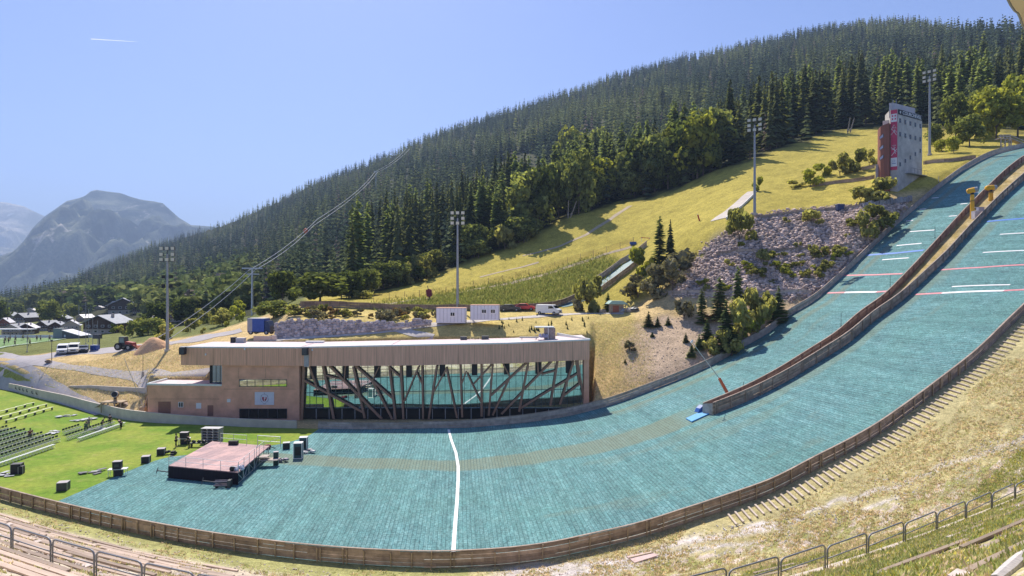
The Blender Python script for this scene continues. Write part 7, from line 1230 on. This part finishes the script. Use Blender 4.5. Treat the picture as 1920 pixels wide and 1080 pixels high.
# ---- mountains: height fields far down the valley
def mountain(name, label, sil, D, depth, base_py, c1, c2, cs, seed, rough=60):
    px = np.arange(sil[0][0], sil[-1][0]+.1, 2.5); top = CZ+(H0-np.interp(px, [s[0] for s in sil], [s[1] for s in sil]))/F*D; nr = 70; s = np.linspace(-.35, 1, nr)[:, None]; DDm = D-depth*(1-s)
    DDm = np.where(s > 0, DDm, D+depth*.8*(-s)*-1*-1) if False else D-depth*(1-np.clip(s, -1, 1)); zb = -230.
    X = (px-960)/F*D; X = np.broadcast_to(X[None, :], (nr, len(px))); sh = np.clip(s, 0, 1); prof = sh**1.15; Z = zb+(top[None, :]-zb)*prof
    rd = 1-np.abs(2*fbm(X*.0022+seed, DDm*.0009+seed, 5)-1); rg = 1-np.abs(2*fbm(X*.006+seed, DDm*.002, 4)-1); Z = Z+((rd-.6)*rough*5+(rg-.6)*rough*3.2)*np.sin(np.pi*np.clip(sh, 0, 1)**.8)*(1-sh**4)*.55*np.clip(1.5-np.abs(X-X.mean())*0, 0, 1)
    dd_ = np.broadcast_to(DDm, X.shape); pv_ = 960+F*X/dd_; Z = np.minimum(Z, CZ+(H0-np.interp(pv_, [s_[0] for s_ in sil], [s_[1] for s_ in sil]))/F*dd_-4-12*rd*(sh < .99))
    V = np.stack([X, dd_, Z], -1); back = V[-1].copy(); back[:, 1] += depth*.6; back[:, 2] = zb; V = np.concatenate([V, back[None]])
    m, t, b = nt(name); p = wpos(t); mp = N(t, 'ShaderNodeMapping'); mp.inputs['Scale'].default_value = (.004, .004, .0016); t.links.new(p, mp.inputs['Vector']); n1 = noise(t, 1., 8, mp.outputs[0], .65); mp2 = N(t, 'ShaderNodeMapping'); mp2.inputs['Scale'].default_value = (.010, .003, .0022); mp2.inputs['Rotation'].default_value = (0, .5, 0); t.links.new(p, mp2.inputs['Vector']); n2 = noise(t, 1., 6, mp2.outputs[0], .7); n3 = noise(t, .05, 6, p, .8)
    c = mixc(t, ramp(t, n1, [(.4, 0.), (.6, 1.)]), c1, c2); c = mixc(t, ramp(t, n2, [(.60, 0.), (.70, .8)]), c, cs); c = mixc(t, 1., c, ramp(t, n3, [(.3, .35), (.7, 1.6)]), 'MULTIPLY'); t.links.new(c, b.inputs['Base Color']); b.inputs['Roughness'].default_value = 1; b.inputs['Specular IOR Level'].default_value = 0  # tone contrast raised in the colour to stand in for lit and shaded relief
    o = link(name, npmesh(name, V.reshape(-1, 3), gridfaces(nr+1, len(px)), m, smooth=True)); tag(o, label, kind='structure')
mountain('far_mountain', 'hazy rocky mountain on the left', [(-330, 600), (-200, 560), (-60, 500), (0, 478), (25, 470), (45, 450), (60, 428), (82, 406), (105, 390), (125, 376), (150, 370), (160, 366), (170, 358), (180, 355), (200, 358), (225, 361), (245, 368), (262, 373), (290, 377), (305, 380), (315, 389), (335, 407), (358, 421), (400, 424), (470, 455), (620, 530)], 5200, 2300, 560, (.008, .016, .008), (.16, .17, .12), (.75, .68, .62), 3.1, 260)
mountain('distant_mountain', 'pale distant peak with snow patches at the left edge', [(-420, 470), (-200, 420), (-60, 390), (0, 378), (12, 379), (30, 383), (45, 386), (60, 394), (82, 404), (110, 418), (160, 450), (260, 520), (420, 580)], 8200, 2600, 560, (.50, .46, .40), (.20, .20, .16), (.98, .96, .92), 8.7, 300)
# ---- eave corner above, contrail
h = 2.5; o = thing('roof_eave', 'beige underside corner of a roof eave at the top right', 'eave', (4.6, 5.8, CZ+h)); pts = []
for px, py in ((1893, 0), (1898, 10), (1905, 20), (1911, 24), (1915, 33), (1918, 42), (1923, 55)): D = h*F/(H0-py); pts.append(Vector(((px-960)/F*D, D, CZ+h)))
pts = [Vector((-.6, -2.5, CZ+h)), Vector((1.4, 2.6, CZ+h))]+pts+[Vector((9, 6.6, CZ+h)), Vector((12, 2, CZ+h)), Vector((8, -2.5, CZ+h))]; b = MB((4.6, 5.8, CZ+h)); bk = [p+Vector((0, 0, .16)) for p in pts]; n_ = len(pts)
b.add(pts+bk, [tuple(range(n_-1, -1, -1)), tuple(range(n_, 2*n_))]+[(i, (i+1) % n_, n_+(i+1) % n_, n_+i) for i in range(n_)]); b.build('soffit', M_('eave_beige', (.92, .80, .62), .9, .12, 1.2), o); b = MB((4.6, 5.8, CZ+h)); b.tube([p+Vector((0, .012, .01)) for p in pts[1:10]], .014, 5); b.build('drip_edge', M_grey, o)
M_ctr, t, b = nt('contrail_vapour'); t.nodes.remove(b); d = N(t, 'ShaderNodeBsdfTranslucent'); d.inputs[0].default_value = (.95, .95, .97, 1); d2 = N(t, 'ShaderNodeBsdfTransparent'); mx = N(t, 'ShaderNodeMixShader'); mx.inputs[0].default_value = .72; t.links.new(d.outputs[0], mx.inputs[1]); t.links.new(d2.outputs[0], mx.inputs[2]); t.links.new(mx.outputs[0], t.nodes['Material Output'].inputs[0])
b = MB(); a, c = W(171, 73, 14000), W(258, 78.5, 14000); b.tube([a, a.lerp(c, .3), a.lerp(c, .7), c], [13, 11, 7, 2], 8); tag(b.build('contrail', M_ctr), 'thin white contrail high in the left sky', 'contrail')
